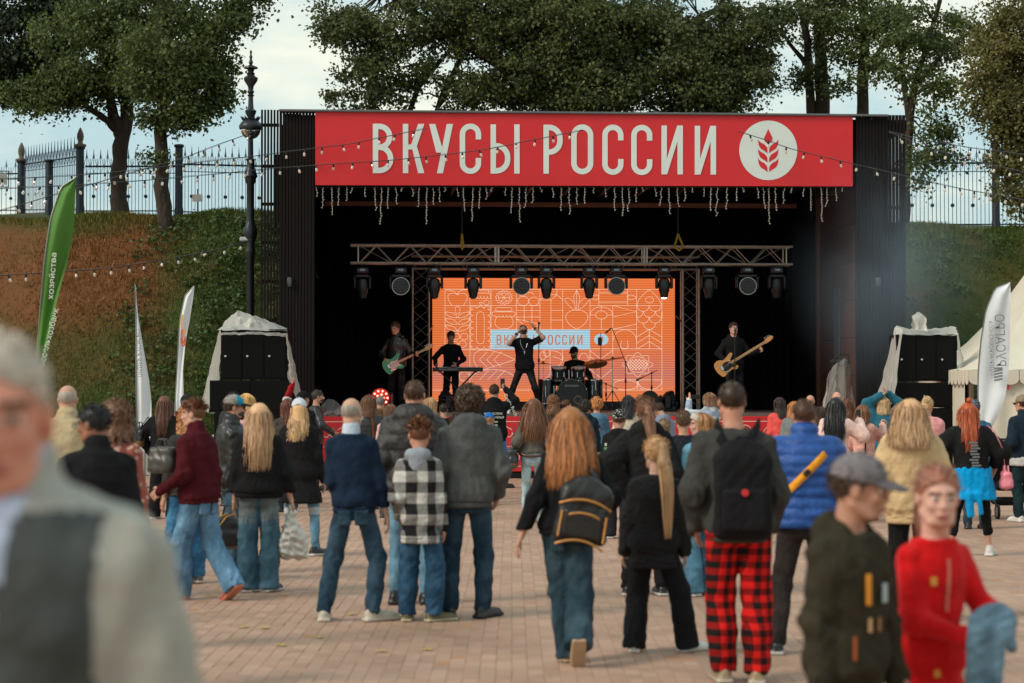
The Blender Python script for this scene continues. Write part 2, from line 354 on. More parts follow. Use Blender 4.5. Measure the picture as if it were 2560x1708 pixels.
Vp, Fp = paver_block(rest, rp_.normal(0, .0012, len(rest))); pm = npmesh('paving', Vp, Fp, pv_m); shade_attr(pm, np.clip(rp_.normal(.5, .2, len(rest)), 0, 1), 8)
tag(link('paving', pm, ground), kind='stuff')
pmesh = []
for s_ in (.2, .36, .46, .54, .66, .82):
    V_, Fq = paver_block(np.zeros((1, 2)), np.zeros(1)); me = npmesh('paver', V_, Fq, pv_m); shade_attr(me, np.array([s_]), 8); pmesh.append(me)
for c in near: link('paver', pmesh[rng.randrange(6)], ground).location = (c[0], c[1], rng.gauss(0, .0012))
# ---- fallen leaves and litter specks on the paving
# ================================================================ retaining wall, barrier
granite = mat('granite', (.42, .40, .37), .75, var=.28, vs=60, bump=.7, bs=45, bd=.03)
wall = empty('retaining_wall', 'rough grey granite retaining wall at the foot of the dry bank', 'wall', loc=(-9.5, 40.0, 0))
x = -5.2
while x < 4.2:
    w = rng.uniform(.9, 1.4); MB().box((x + w / 2, 0, .36), (w - .012, .42, .74), bev=.03).build('stone_block', granite, wall, smooth=True)
    MB().box((x + w / 2, .0, .77), (w - .008, .5, .07), bev=.015).build('coping_stone', mat('coping', (.5, .48, .43), .8, var=.2, vs=12, bump=.4), wall)
    x += w
steel = mat('galvanised_steel', (.16, .165, .17), .5, .7, var=.2)
bar = empty('crowd_barrier', 'grey tubular steel crowd barrier behind the white flag at the bank foot', 'barrier', loc=(-6.9, 33.0, 0))
MB().tube([(-.95, 0, .12), (-.95, 0, 1.08), (1.35, 0, 1.08), (1.35, 0, .12), (-.95, 0, .12)], .021, 8).build('frame', steel, bar, smooth=True)
for i in range(7): MB().tube([(-.65 + i * .3, 0, .13), (-.65 + i * .3, 0, 1.07)], .011, 6).build('rail', steel, bar, smooth=True)
for xx in (-.7, 1.1): MB().box((xx, 0, .03), (.05, .75, .05), bev=.01).box((xx, 0, .075), (.03, .03, .1)).build('foot', steel, bar)
plq = empty('information_sign', 'small pale sign plate on a stake in front of the left bank', 'sign', loc=at(540, 1000, 39.2) - Vector((0, 0, .62)))
MB().box((0, 0, .5), (.03, .03, 1.0)).build('stake', dark_metal, plq); MB().box((0, -.025, .62), (.16, .015, .22), bev=.004).build('plate', mat('sign_plate', (.5, .48, .42), .6), plq)
# ================================================================ lamp post
lamp_m = mat('lamp_iron', (.022, .026, .032), .36, .4, var=.3, vs=5, bump=.2, bs=30)
lp = empty('street_lamp', 'ornate black cast iron street lamp with a glass bowl left of the stage', 'street lamp', loc=(at(625, 900, 39.2).x, 39.2, 0))
zv = lambda v: CAMZ + (966 - v) / (FPX / 39.2)
pr = [(.11, 0), (.13, .05), (.13, .5), (.085, .6), (.075, zv(640)), (.10, zv(632)), (.10, zv(626)), (.07, zv(615)), (.13, zv(590)), (.14, zv(575)), (.085, zv(558)), (.08, zv(552)), (.075, zv(545)), (.075, zv(460)), (.11, zv(452)), (.11, zv(446)), (.14, zv(440)), (.10, zv(425)), (.075, zv(415)), (.075, zv(402)), (.1, zv(398)), (.055, zv(394)), (.05, zv(347))]
MB().lathe(pr, 20).build('post', lamp_m, lp, smooth=True)
pr2 = [(.035, zv(350)), (.036, zv(318)), (.05, zv(296)), (.115, zv(283)), (.135, zv(276)), (.07, zv(270)), (.06, zv(258)), (.055, zv(240)), (.085, zv(237)), (.05, zv(233)), (.085, zv(228)), (.055, zv(222)), (.07, zv(214)), (.155, zv(200)), (.165, zv(193)), (.08, zv(186)), (.1, zv(182)), (.06, zv(178)), (.085, zv(173)), (.055, zv(170)), (.165, zv(169)), (.15, zv(165)), (.05, zv(161)), (.03, zv(158)), (.055, zv(155)), (.025, zv(145)), (.04, zv(140)), (.018, zv(134)), (.03, zv(127)), (.006, zv(122))]
MB().lathe([(a * .85, b) for a, b in pr2], 14).build('finial', lamp_m, lp, smooth=True)
MB().lathe([(.055, zv(292)), (.15, zv(300)), (.205, zv(308)), (.225, zv(313)), (.232, zv(316)), (.22, zv(322)), (.19, zv(323)), (.03, zv(321))], 24).build('hood', lamp_m, lp, smooth=True)
crn = MB()
for k in range(12):
    a = k * math.pi / 6; c, s = math.cos(a), math.sin(a); crn.tube([(c * .13, s * .13, zv(299)), (c * .17, s * .17, zv(294)), (c * .2, s * .2, zv(290))], [.03, .02, .003], 5)
crn.build('crown_ring', lamp_m, lp)
glass = mat('lamp_glass', (.95, .97, .95), .03, trans=1, var=0, spec=.5)
MB().lathe([(.192 * math.cos(R(t)), zv(324) - .18 * math.sin(R(t))) for t in range(0, 90, 9)] + [(.012, zv(324) - .18)], 24, cap=False).build('glass_bowl', glass, lp, smooth=True)
MB().lathe([(.03, zv(323)), (.05, zv(330)), (.06, zv(338)), (.045, zv(346)), (.012, zv(348))], 12).build('bulb', mat('milk_glass', (.75, .75, .7), .3), lp, smooth=True)
cctv = empty('security_camera', 'small grey security camera clamped to the lamp post', 'camera', loc=at(612, 598, 39.15))
MB().box((0, 0, 0), (.2, .09, .085), bev=.02).build('housing', mat('camera_grey', (.42, .44, .45), .5), cctv); MB().lathe([(.03, 0), (.03, .025), (.024, .03)], 12, (-.1, 0, 0), M=Matrix.Rotation(R(-90), 3, 'Y')).build('lens', rubber, cctv); MB().tube([(.09, 0, 0), (.14, .04, .0)], .02, 8).build('bracket', steel, cctv)
# ================================================================ fences on the plateau
fence_m = mat('fence_iron', (.016, .022, .034), .5, .2, var=.3, vs=2)
fence_l = mat('fence_bar', (.022, .07, .12), .45, .1, var=.3, vs=2)
stone_m = mat('finial_stone', (.16, .12, .085), .8, var=.3, vs=20, bump=.6, bs=30)
def pillar(u, vt, vb, Y, cone, label):
    k = FPX / Y; p0 = at(u, vb, Y); h = (vb - vt) / k; r = 10 / k
    e = empty('fence_pillar', label, 'pillar', 'iron fence pillars', loc=(p0.x, Y, p0.z - .5)); z0 = 0
    MB().lathe([(r * 1.15, z0), (r * 1.15, .62), (r, .7), (r * .96, h + .42), (r * 1.25, h + .45), (r * 1.3, h + .5), (r * .9, h + .52)], 16).build('shaft', fence_m, e, smooth=True)
    if cone:
        c = MB(); hc = 31 / k; c.lathe([(r * 1.45, h + .5), (r * 1.5, h + .56), (r * .7, h + .58), (r * .6, h + .64)], 16); c.build('capital', stone_m, e, smooth=True)
        c = MB(); z1 = h + .63
        for i in range(8):
            t = i / 7; rr = r * (.78 * math.sin(math.pi * (.18 + .8 * t)) + .08)
            for j in range(9):
                a = 2 * math.pi * (j + .5 * (i % 2)) / 9; cc = Vector((math.cos(a) * rr * .8, math.sin(a) * rr * .8, z1 + hc * t))
                c.lathe([(0.001, -.05 * hc), (.07 * hc, 0), (.06 * hc, .08 * hc), (.001, .17 * hc)], 6, cc)
        c.lathe([(r * .6, z1 - .02), (r * .72, z1 + hc * .4), (r * .3, z1 + hc * .95), (.005, z1 + hc * 1.12)], 10); c.build('pine_cone_finial', stone_m, e, smooth=True)
def fence(P0, P1, h, n, label, rail=.86, spikes=True):
    P0, P1 = Vector(P0), Vector(P1); d = P1 - P0; ln = d.xy.length; ux = Vector((d.x, d.y, 0)).normalized(); ang = math.atan2(ux.y, ux.x)
    e = empty('iron_fence', label, 'fence', 'iron fence sections'); e.location = P0; e.rotation_euler = (0, 0, ang); sl = d.z / ln
    bm_ = MB().box((0, 0, 0), (.017, .017, h), bev=.003).mesh('bar', fence_l)
    spm = MB().tube([(0, 0, 0), (0, 0, h * .165)], [.024, .004], 6).mesh('spike', fence_l); spx = MB()
    for i in range(n):
        t = (i + .5) * ln / n; link('bar', bm_, e).location = (t, 0, h / 2 + t * sl)
    for zz, th in ((h * rail, .045), (h * (rail - .12), .02), (.12, .03)):
        MB().tube([(0, 0, zz), (ln, 0, zz + ln * sl)], th * .6, 4).build('rail', fence_m, e)
    if spikes:
        for i in range(0, n, 2):
            t = (i + .5) * ln / n; z0 = h * rail + t * sl; w = ln / n
            link('spike', spm, e).location = (t, 0, h + t * sl)
            MB().tube([(t - w * .85, 0, z0), (t, 0, h * 1.1 + t * sl), (t + w * .85, 0, z0)], .009, 4).tube([(t - w * .85, 0, z0), (t, 0, z0 - h * .12), (t + w * .85, 0, z0)], .007, 4).build('spear_brace', fence_l, e)
    rm = MB().lathe([(.006, -.012), (.055, -.012), (.055, .012), (.006, .012)], 12, M=Matrix.Rotation(R(90), 3, 'X')).mesh('rosette', fence_m)
    for i in range(2, n, 5): t = (i + .5) * ln / n; link('rosette', rm, e).location = (t, 0, h * .33 + t * sl)
pillar(53, 402, 530, 66, True, 'farthest left fence pillar topped by a stone pine cone')
pillar(200, 366, 530, 57, True, 'left fence corner pillar topped by a larger stone pine cone')
pillar(123, 400, 530, 61, False, 'plain fence post between the two pine cone pillars')
pillar(447, 362, 535, 57, False, 'plain round fence post between the tree trunk and the lamp')
pillar(2490, 352, 570, 55, False, 'plain round fence post right of the stage')
f0 = lambda u, v, Y: at(u, v, Y)
fence(f0(-60, 535, 66), f0(44, 535, 66), 1.55, 9, 'short end of iron fence at the left edge beyond the far pillar')
fence(f0(62, 534, 66), f0(192, 534, 57.2), 1.9, 34, 'foreshortened iron fence running between the two pine cone pillars')
fence(f0(212, 538, 57), f0(438, 538, 57), 1.62, 26, 'iron fence section behind the leaning tree trunks')
fence(f0(458, 540, 57), f0(660, 545, 57), 1.72, 24, 'iron fence section between the round post and the stage')
fence(f0(2255, 572, 55), f0(2478, 572, 55), 1.95, 22, 'iron fence section right of the stage', .93)
fence(f0(2502, 572, 55), f0(2680, 572, 55), 1.95, 17, 'iron fence section at the right edge behind leaves', .93)
ws = empty('notice_board', 'blank pale notice board on a post in front of the left fence', 'sign', loc=at(494, 545, 55))
MB().box((0, 0, .4), (.03, .03, .8)).build('post', dark_metal, ws); MB().box((0, -.03, .55), (.28, .02, .2), bev=.004).build('board', mat('board_pale', (.35, .34, .32), .7, var=.3, vs=9), ws)
ns_ = empty('fence_notice', 'framed pale notice hanging on the fence at the left edge', 'sign', loc=at(6, 448, 65.6))
MB().box((0, 0, 0), (.3, .02, .36), bev=.004).build('panel', mat('notice_pale', (.34, .33, .3), .7, var=.4, vs=14), ns_)
fr = MB()
for a in (-1, 1): fr.box((a * .2, 0, 0), (.03, .03, .5)).box((0, .002, a * .26), (.43, .026, .03))
fr.build('frame', fence_m, ns_)
# ================================================================ trees
bark = mat('bark', (.040, .027, .018), .9, var=.4, vs=5, bump=1, bs=14, bd=.06, stretch=(1, 1, .3))
def wob(P0, P1, n, amp, r):
    P0, P1 = np.array(P0, float), np.array(P1, float); out = []
    for i in range(n + 1):
        t = i / n; out.append(P0 * (1 - t) + P1 * t + r.normal(0, amp, 3) * math.sin(math.pi * t))
    return out
def tree(label, base, limbs, blobs, leafm, lsize, seed, dens=1.0, group='trees on the bank', low=0):
    """base: world point; limbs: lists of (point, radius); blobs: (centre, radii, clumps); everything in world space"""
    r = np.random.default_rng(seed); B0 = Vector(base)
    e = empty('tree', label, 'tree', group, loc=B0); w = MB(); ends = []
    for lb in limbs:
        pts = [np.array(p) - np.array(B0) for p, q in lb]; rad = [q for p, q in lb]
        P, Q = [], []
        for i in range(len(pts) - 1):
            for j in range(4):
                t = j / 4; P.append(pts[i] * (1 - t) + pts[i + 1] * t + r.normal(0, rad[i] * .10, 3) * (0 if (i + j) == 0 else 1)); Q.append((rad[i] * (1 - t) + rad[i + 1] * t) * r.uniform(.93, 1.08))
        P.append(pts[-1]); Q.append(rad[-1]); w.tube(P, Q, 12); ends += P[len(P) // 3:]
    w.build('trunk', bark, e, smooth='all')
    ends = np.array(ends); C = []; tw = MB()
    for c, rd, n in blobs:
        c = np.array(c) - np.array(B0); rd = np.array(rd)
        for k in range(int(n * dens)):
            d = r.normal(0, 1, 3); d /= np.linalg.norm(d); p = c + d * rd * r.uniform(.15, 1) ** .45
            cl = int(r.integers(130, 260)); sg = r.uniform(.6, 1.15)
            C.append(p + r.normal(0, 1, (cl, 3)) * np.array([.25, .25, .15]) * sg + np.array([0, 0, -.1]) * (r.uniform(0, 1, (cl, 1)) ** 2) * 2)
            if r.random() < .5:
                j = np.argmin(np.linalg.norm(ends - p, axis=1) + r.uniform(0, .8, len(ends))); tw.tube(wob(ends[j], p, 4, .1, r), [.03, .022, .016, .01, .005], 4, cap=False)
    if tw.v: tw.build('branches', bark, e)
    V, T = leaves_mesh(np.concatenate(C), lsize, r, .55)
    link('crown', npmesh('crown', V, T, leafm), e); return e
def bl(u, v, Y, ru, rv, ry, n): k = FPX / Y; return (at(u, v, Y), (ru / k, ry, rv / k), n)
lf_dark = leaf_mat('leaf_dark', (.010, .018, .008), (.03, .046, .014), .22)
lf_maple = leaf_mat('leaf_maple', (.026, .046, .016), (.15, .19, .05), .3)
lf_lin = leaf_mat('leaf_linden', (.028, .050, .024), (.18, .20, .062), .3)
lf_lit = leaf_mat('leaf_pale', (.07, .076, .022), (.25, .22, .075), .32)
A = lambda u, v, Y, r: (at(u, v, Y), r)
# left: forked trunk
tree('large maple with a thick forked trunk behind the left fence pillar', at(308, 530, 50),
     [[A(300, 555, 50, .25), A(297, 480, 50, .205), A(300, 400, 50, .19), A(306, 335, 50, .2), A(318, 290, 50, .16), A(322, 200, 50.3, .14), A(335, 90, 50.5, .12), A(340, -60, 50.6, .1)],
      [A(303, 345, 50, .15), A(284, 290, 49.8, .13), A(272, 220, 49.7, .11), A(255, 120, 49.6, .09), A(240, -40, 49.6, .08)],
      [A(290, 325, 49.9, .10), A(265, 298, 49.6, .085), A(232, 278, 49.3, .075), A(198, 250, 49.1, .06), A(150, 190, 49, .05)],
      [A(340, 150, 50.4, .12), A(420, 80, 50.2, .08), A(520, 20, 50, .05)]],
     [bl(230, 130, 49.3, 170, 110, 1.6, 42), bl(120, 225, 49, 100, 50, 1.0, 14), bl(110, 262, 48.8, 60, 30, .7, 6), bl(330, 60, 49.8, 190, 100, 1.6, 42), bl(360, 190, 49.6, 130, 70, 1.3, 24), bl(300, -120, 50, 300, 120, 2, 40), bl(200, 215, 49.2, 90, 55, 1, 12)],
     lf_maple, .092, 1, 1.0)
tree('slimmer straight maple standing on the bank slope with ivy at its foot', at(414, 575, 45.6),
     [[A(420, 620, 45.6, .22), A(411, 545, 45.6, .175), A(404, 440, 45.6, .16), A(403, 330, 45.6, .15), A(404, 240, 45.6, .13), A(408, 130, 45.7, .11), A(405, -40, 45.8, .09)],
      [A(404, 255, 45.6, .1), A(370, 215, 45.4, .07), A(330, 190, 45.2, .04)], [A(405, 230, 45.6, .1), A(470, 190, 45.5, .07), A(530, 175, 45.4, .04)], [A(406, 150, 45.6, .1), A(500, 90, 45.5, .07), A(600, 20, 45.4, .03)]],
     [bl(450, 110, 45.4, 130, 100, 1.3, 36), bl(500, 220, 45.4, 80, 50, .9, 13), bl(545, 40, 45.4, 75, 65, 1, 14), bl(440, 258, 45.3, 60, 38, .6, 7), bl(460, 285, 45.2, 45, 28, .4, 4), bl(375, 300, 45.2, 14, 45, .2, 2), bl(386, 395, 45.3, 9, 22, .15, 1), bl(480, -60, 45.6, 200, 90, 1.6, 26), bl(610, 15, 45.4, 22, 22, .4, 3), bl(520, 255, 45.4, 35, 20, .4, 3), bl(380, 190, 45.3, 70, 60, .9, 10)],
     lf_maple, .088, 2, 1.0)
tree('dense dark tree filling the upper left corner', at(-60, 545, 56),
     [[A(-60, 560, 56, .5), A(-55, 400, 56, .42), A(-50, 200, 56, .35), A(-30, 0, 56, .25)], [A(-50, 220, 56, .2), A(40, 120, 55.5, .12), A(120, 60, 55, .08)]],
     [bl(40, 90, 55.5, 150, 150, 2, 62), bl(20, 200, 55.3, 90, 70, 1.4, 20), bl(150, 30, 55.5, 120, 90, 1.6, 26), bl(50, -120, 56, 220, 120, 2, 24)], lf_dark, .12, 3)
# behind the stage
tree('huge spreading linden whose crown rises behind the stage roof', at(1420, 520, 56),
     [[A(1420, 560, 56, .6), A(1410, 380, 56, .5), A(1400, 200, 56, .42), A(1380, 0, 56, .3)],
      [A(1400, 250, 56, .25), A(1200, 130, 55.4, .16), A(1050, 40, 55, .1), A(930, -40, 54.6, .05)], [A(1400, 330, 56, .16), A(1090, 280, 55, .12), A(1150, 150, 54.6, .06)], [A(1005, 330, 55.6, .09), A(1045, 220, 55.2, .07), A(1130, 118, 55, .05), A(1200, 60, 55, .03)], [A(1400, 210, 56, .2), A(1600, 120, 55.5, .14), A(1800, 20, 55, .07)]],
     [bl(940, 85, 54.5, 120, 70, 1.3, 22), bl(860, 45, 54.3, 70, 45, .8, 10), bl(960, 175, 54.6, 130, 55, 1.2, 15), bl(905, 245, 54.5, 100, 36, .9, 9), bl(1090, 65, 54.8, 130, 80, 1.5, 18), bl(1230, 60, 54.6, 140, 100, 1.6, 42), bl(1190, 225, 54.8, 100, 55, 1.2, 15), bl(1330, 190, 54.6, 130, 80, 1.5, 44), bl(1420, 70, 54.3, 160, 100, 1.8, 52), bl(1500, 210, 54.3, 160, 80, 1.5, 52), bl(1640, 120, 54.3, 180, 110, 1.6, 62), bl(1760, 225, 54.2, 130, 60, 1.2, 36), bl(1830, 90, 54.4, 120, 80, 1.2, 30), bl(1880, 200, 54.4, 65, 50, 1, 7), bl(1400, -140, 55, 620, 150, 3, 70), bl(1970, 40, 54.6, 60, 45, 1, 5), bl(1600, 60, 55, 380, 130, 1.5, 50)],
     lf_lin, .098, 4, 1.3)
# right group
lbr = [('twin trunked tree behind the right part of the roof', 2035, 56, [bl(2010, 60, 55.6, 110, 75, 1.3, 20), bl(2060, 150, 55.4, 70, 60, 1, 8), bl(1960, 200, 55.6, 60, 45, .8, 5), bl(2090, 20, 55.6, 100, 60, 1.2, 16), bl(2050, -100, 56, 180, 90, 2, 16)]),
       ('single trunked tree with drooping boughs behind the roof corner', 2155, 55, [bl(2160, 90, 54.6, 120, 70, 1.3, 20), bl(2200, 30, 54.8, 130, 60, 1.3, 18), bl(2110, 215, 54.6, 45, 35, .6, 4), bl(2215, 180, 54.4, 55, 50, .8, 7), bl(2180, -100, 55, 180, 90, 2, 14), bl(2330, 60, 54.6, 90, 60, 1.1, 12)]),
       ('slender forked tree leaning at the right end of the stage', 2268, 51, [bl(2290, 60, 50.6, 110, 70, 1.2, 18), bl(2250, 150, 50.6, 60, 50, .8, 7), bl(2340, 200, 50.4, 60, 70, .8, 9), bl(2390, 100, 50.4, 80, 60, .9, 11), bl(2320, 290, 50.2, 40, 35, .5, 4), bl(2370, 330, 50.2, 50, 25, .5, 5), bl(2290, 430, 50.2, 40, 60, .4, 5), bl(2330, 370, 50.2, 60, 30, .5, 5), bl(2390, 250, 50.2, 30, 25, .4, 2), bl(2300, -90, 51, 180, 90, 2, 14)])]
for i, (lab, u, Y, bb) in enumerate(lbr):
    if i == 0:
        lm = [[A(2058, 400, Y, .22), A(2056, 240, Y, .19), A(2050, 120, Y, .17), A(2045, -40, Y, .13)], [A(2032, 380, Y, .15), A(2026, 240, Y, .13), A(2018, 100, Y, .11), A(1995, -20, Y, .1)], [A(2024, 170, Y, .08), A(1975, 110, Y, .05), A(1940, 60, Y, .03)]]
    elif i == 1:
        lm = [[A(2154, 420, Y, .18), A(2156, 260, Y, .16), A(2162, 140, Y, .15), A(2160, -40, Y, .11)], [A(2165, 180, Y, .1), A(2210, 110, Y - .3, .07), A(2260, 60, Y - .5, .03)]]
    else:
        lm = [[A(2262, 560, Y, .13), A(2266, 420, Y, .12), A(2275, 290, Y, .105), A(2288, 200, Y, .085), A(2320, 110, Y, .06), A(2350, 0, Y, .06)], [A(2272, 300, Y, .08), A(2258, 200, Y, .07), A(2250, 80, Y, .07)], [A(2286, 220, Y, .07), A(2330, 165, Y - .3, .05), A(2390, 100, Y - .5, .02)], [A(2282, 240, Y, .05), A(2330, 212, Y - .2, .035), A(2337, 240, Y - .3, .015)]]
    tree(lab, lm[0][0][0], lm, bb, lf_maple if i else lf_lin, .092, 10 + i, .62)
tree('pale leaved tree hanging over the fence at the right edge', at(2720, 590, 49),
     [[A(2720, 620, 49, .35), A(2700, 400, 49, .3), A(2680, 150, 49, .22), A(2640, -40, 49, .12)], [A(2690, 260, 49, .12), A(2600, 180, 48.6, .08), A(2500, 140, 48.3, .04)], [A(2695, 380, 49, .08), A(2600, 380, 48.7, .05), A(2520, 400, 48.4, .02)]],
     [bl(2510, 170, 48.2, 90, 80, 1.1, 34), bl(2480, 260, 48.2, 60, 40, .8, 12), bl(2540, 300, 48.1, 60, 60, .8, 18), bl(2590, 60, 48.3, 110, 90, 1.2, 34), bl(2520, 380, 48.1, 40, 45, .5, 9), bl(2545, 470, 48.1, 25, 60, .4, 7), bl(2640, 250, 48.3, 90, 150, 1.2, 34), bl(2560, -60, 48.6, 150, 80, 1.5, 16), bl(2470, 95, 48.3, 40, 30, .6, 5)], lf_lit, .088, 30)
# ================================================================ stage building
SL = Vector((-4.835, 38.37, 0)); SYAW = math.atan2(.78, 12.55)
EX = Vector((math.cos(SYAW), math.sin(SYAW), 0)); EY = Vector((-math.sin(SYAW), math.cos(SYAW), 0))
SM = Matrix.Translation(SL) @ Matrix.Rotation(SYAW, 4, 'Z')
CAM = Vector((0, 0, CAMZ))
def ST(u, v, sy):
    d = ray(u, v); t = (sy + (SL - CAM).dot(EY)) / d.dot(EY); p = CAM + d * t - SL
    return Vector((p.dot(EX), sy, p.z + 0))
def sx(u, sy=0): return ST(u, 700, sy).x
def sz(v, sy=0, u=1400): return ST(u, v, sy).z
SMT = lambda x, y, z: SM @ Matrix.Translation((x, y, z))
FLOOR, STH = 1.25, 7.1
slat_m = mat('charred_slat', (.010, .0076, .0076), .8, spec=.15, var=.4, vs=3, bump=.5, bs=30, stretch=(1, 1, .08))
blk = mat('black_drape', (.0065, .0065, .0075), .95, var=.2, vs=2, spec=.1)
roofm = mat('roof_trim', (.12, .125, .13), .5, .3)
wood = mat('brown_panel', (.06, .024, .014), .6, var=.3, vs=2, bump=.2, bs=20, stretch=(1, 1, 6))
stage = empty('stage_building', 'dark slatted open air stage building with a deep black interior', 'stage', M=SM)
XL1, XR0, XR1 = sx(786), sx(2140), sx(2265)
XL0 = sx(697)
def slats(x0, x1, n, wfrac, y, name='slat', h=STH, z0=0.0):
    p = (x1 - x0) / n; mesh = [MB().box((0, 0, 0), (p * wfrac, .045, h), bev=.004).mesh('slat', slat_m) for _ in range(1)][0]
    for i in range(n): link(name, mesh, stage).location = (x0 + (i + .5) * p, y + rng.uniform(-.004, .004), z0 + h / 2)
slats(sx(650), XL0, 6, .64, 0.0); slats(XL0, XL1, 11, .84, 0.0); slats(XR0, sx(2222), 10, .87, 0.0); slats(sx(2222), XR1, 5, .82, 0.0)
for x0, x1 in ((sx(650), XL0), (sx(2222), XR1)):
    for v in (318, 420, 514, 610, 706, 802, 898, 990): MB().box(((x0 + x1) / 2, .06, sz(v)), (x1 - x0 - .01, .05, .06)).build('cross_rail', slat_m, stage)
MB().box(((XL0 + XL1) / 2 + .02, .07, STH / 2 - .14), (XL1 - XL0 - .02, .06, STH - .28)).build('backing_board', blk, stage)
MB().box(((XR0 + sx(2222)) / 2, .07, STH / 2 - .05), (sx(2222) - XR0 - .02, .06, STH - .1)).build('backing_board', blk, stage)
DEP = 7.0
MB().box((XL0 + .25, DEP / 2 + .12, STH / 2), (.3, DEP - .1, STH - .1)).build('side_wall', blk, stage)
MB().box((XR0 + .35, DEP / 2 + 1.95, STH / 2), (.4, DEP - 3.9, STH - .1)).build('side_wall', blk, stage)
for i in range(7):
    z0 = FLOOR + i * .75; MB().box((XR0 + .1, .15 + 1.72, z0 + .37), (.06, 3.44, .735), bev=.006).build('wall_board', wood, stage)
MB().box((XR0 + .06, 3.66, FLOOR + 2.45), (.12, .1, 4.9)).build('door_jamb', mat('brown_jamb', (.10, .032, .014), .5), stage)
MB().box((XR0 + .055, 1.9, FLOOR + 1.3), (.03, .55, 2.5), bev=.01).build('door', mat('grey_door', (.055, .07, .08), .5), stage)
MB().box((XL0 + 5.6, DEP + .1, STH / 2), (12.2, .2, STH - .1)).build('back_wall', blk, stage)
MB().box(((XL0 + XR1) / 2 + .1, DEP / 2 + .1, STH - .19), (XR1 - XL0 - .1, DEP, .22)).build('roof', blk, stage)
MB().box(((XL0 + sx(2220)) / 2, .0, STH - .022), (sx(2220) - XL0, .26, .044), bev=.01).build('roof_edge', roofm, stage)
MB().box(((XL1 + XR0) / 2, .2, 6.33), (XR0 - XL1, .28, 1.30)).build('fascia', blk, stage)
for i in range(14): MB().box((XL1 + .4 + i * .78, 1.9, 5.86), (.06, 3.0, .16)).build('joist', black_paint, stage)
MB().box(((XL1 + XR0) / 2 - .2, 3.3, 5.6), (XR0 - XL1 - .6, .1, .09)).build('beam', mat('brown_beam', (.16, .055, .025), .6), stage)
stm = mat('stage_floor', (.14, .105, .085), .6, var=.3, vs=5)
x = XL1 - .1
while x < XR0 + .1:
    w = min(1.22, XR0 + .1 - x); MB().box((x + w / 2, DEP / 2, FLOOR - .04), (w - .006, DEP - .02, .08)).build('deck_panel', stm, stage); x += 1.22
drs = MB()
for i in range(120):
    x0 = XL1 + .05 + i * (XR0 - XL1) / 120; x1 = x0 + (XR0 - XL1) / 120
    y0, y1 = DEP - .25 + .06 * (i % 2), DEP - .25 + .06 * ((i + 1) % 2); drs.add([(x0, y0, FLOOR), (x1, y1, FLOOR), (x1, y1, 5.8), (x0, y0, 5.8)], [(0, 1, 2, 3)])
drs.build('back_curtain', blk, stage, smooth=True)
for u in (724, 2195):
    p = ST(u, 704, -.06); MB().box(p, (.09, .1, .16), bev=.02).box(p + Vector((0, 0, -.085)), (.07, .07, .02)).build('wall_lamp', mat('lamp_box', (.06, .065, .07), .5), stage, smooth=True)
# ---- red skirt with white line drawing
red_m = mat('red_vinyl', (.62, .014, .020), .55, var=.06, vs=1.5, bump=.12, bs=2.5, bd=.06)
wline = mat('white_print', (.80, .62, .56), .6, var=.03)
skirt = empty('stage_skirt', 'red stage skirt printed with thin white food outlines', 'stage skirt', M=SM)
SKY = -.06
u0 = 806
while u0 < 2130:
    u1 = min(u0 + 128, 2134); a, b = ST(u0, 1040, SKY), ST(u1, 1040, SKY)
    MB().box(((a.x + b.x) / 2, SKY, (1.2 + .14) / 2), (b.x - a.x - .01, .02, 1.2 - .14), bev=.003).build('panel', red_m, skirt)
    ln = MB(); cx, w = (a.x + b.x) / 2, b.x - a.x; k = int(u0) % 3; y = SKY - .013; q = []
    q.append([(a.x, 1.1), (b.x, 1.1)]); q.append([(a.x, .24), (b.x, .24)]); q.append([(a.x + .02, .62), (b.x - .02, .62)] if k else [(cx, .24), (cx, 1.1)])
    if k == 0: q += [arc(cx - .25, .67, .2, .36, 0, 360, 24), arc(cx + .27, .67, .2, .36, 0, 360, 24)]
    elif k == 1: q += [[(cx - .3, .95), (cx, 1.08), (cx + .3, .95)], arc(cx, .85, .17, .17, 0, 360, 20), arc(cx - .3, .48, .18, .14, 180, 360, 10), arc(cx + .3, .48, .18, .14, 180, 360, 10), arc(cx, .34, .2, .1, 180, 360, 10)]
    else: q += [arc(cx + j * .14, .9, .07, .1, 180, 360, 6) for j in range(-3, 4)] + [[(cx - .2, .94), (cx, 1.3 - .24), (cx + .2, .94)], arc(cx, .42, .35, .16, 0, 360, 24)]
    for P in q:
        for qd in ribbon(P, .013): ln.add([(p.x, y, p.y) for p in qd], [(0, 1, 2, 3)])
    ln.build('print', wline, skirt); u0 += 128
MB().box(((XL1 + XR0) / 2, .3, .06), (XR0 - XL1, .5, .12)).build('plinth', black_paint, skirt)
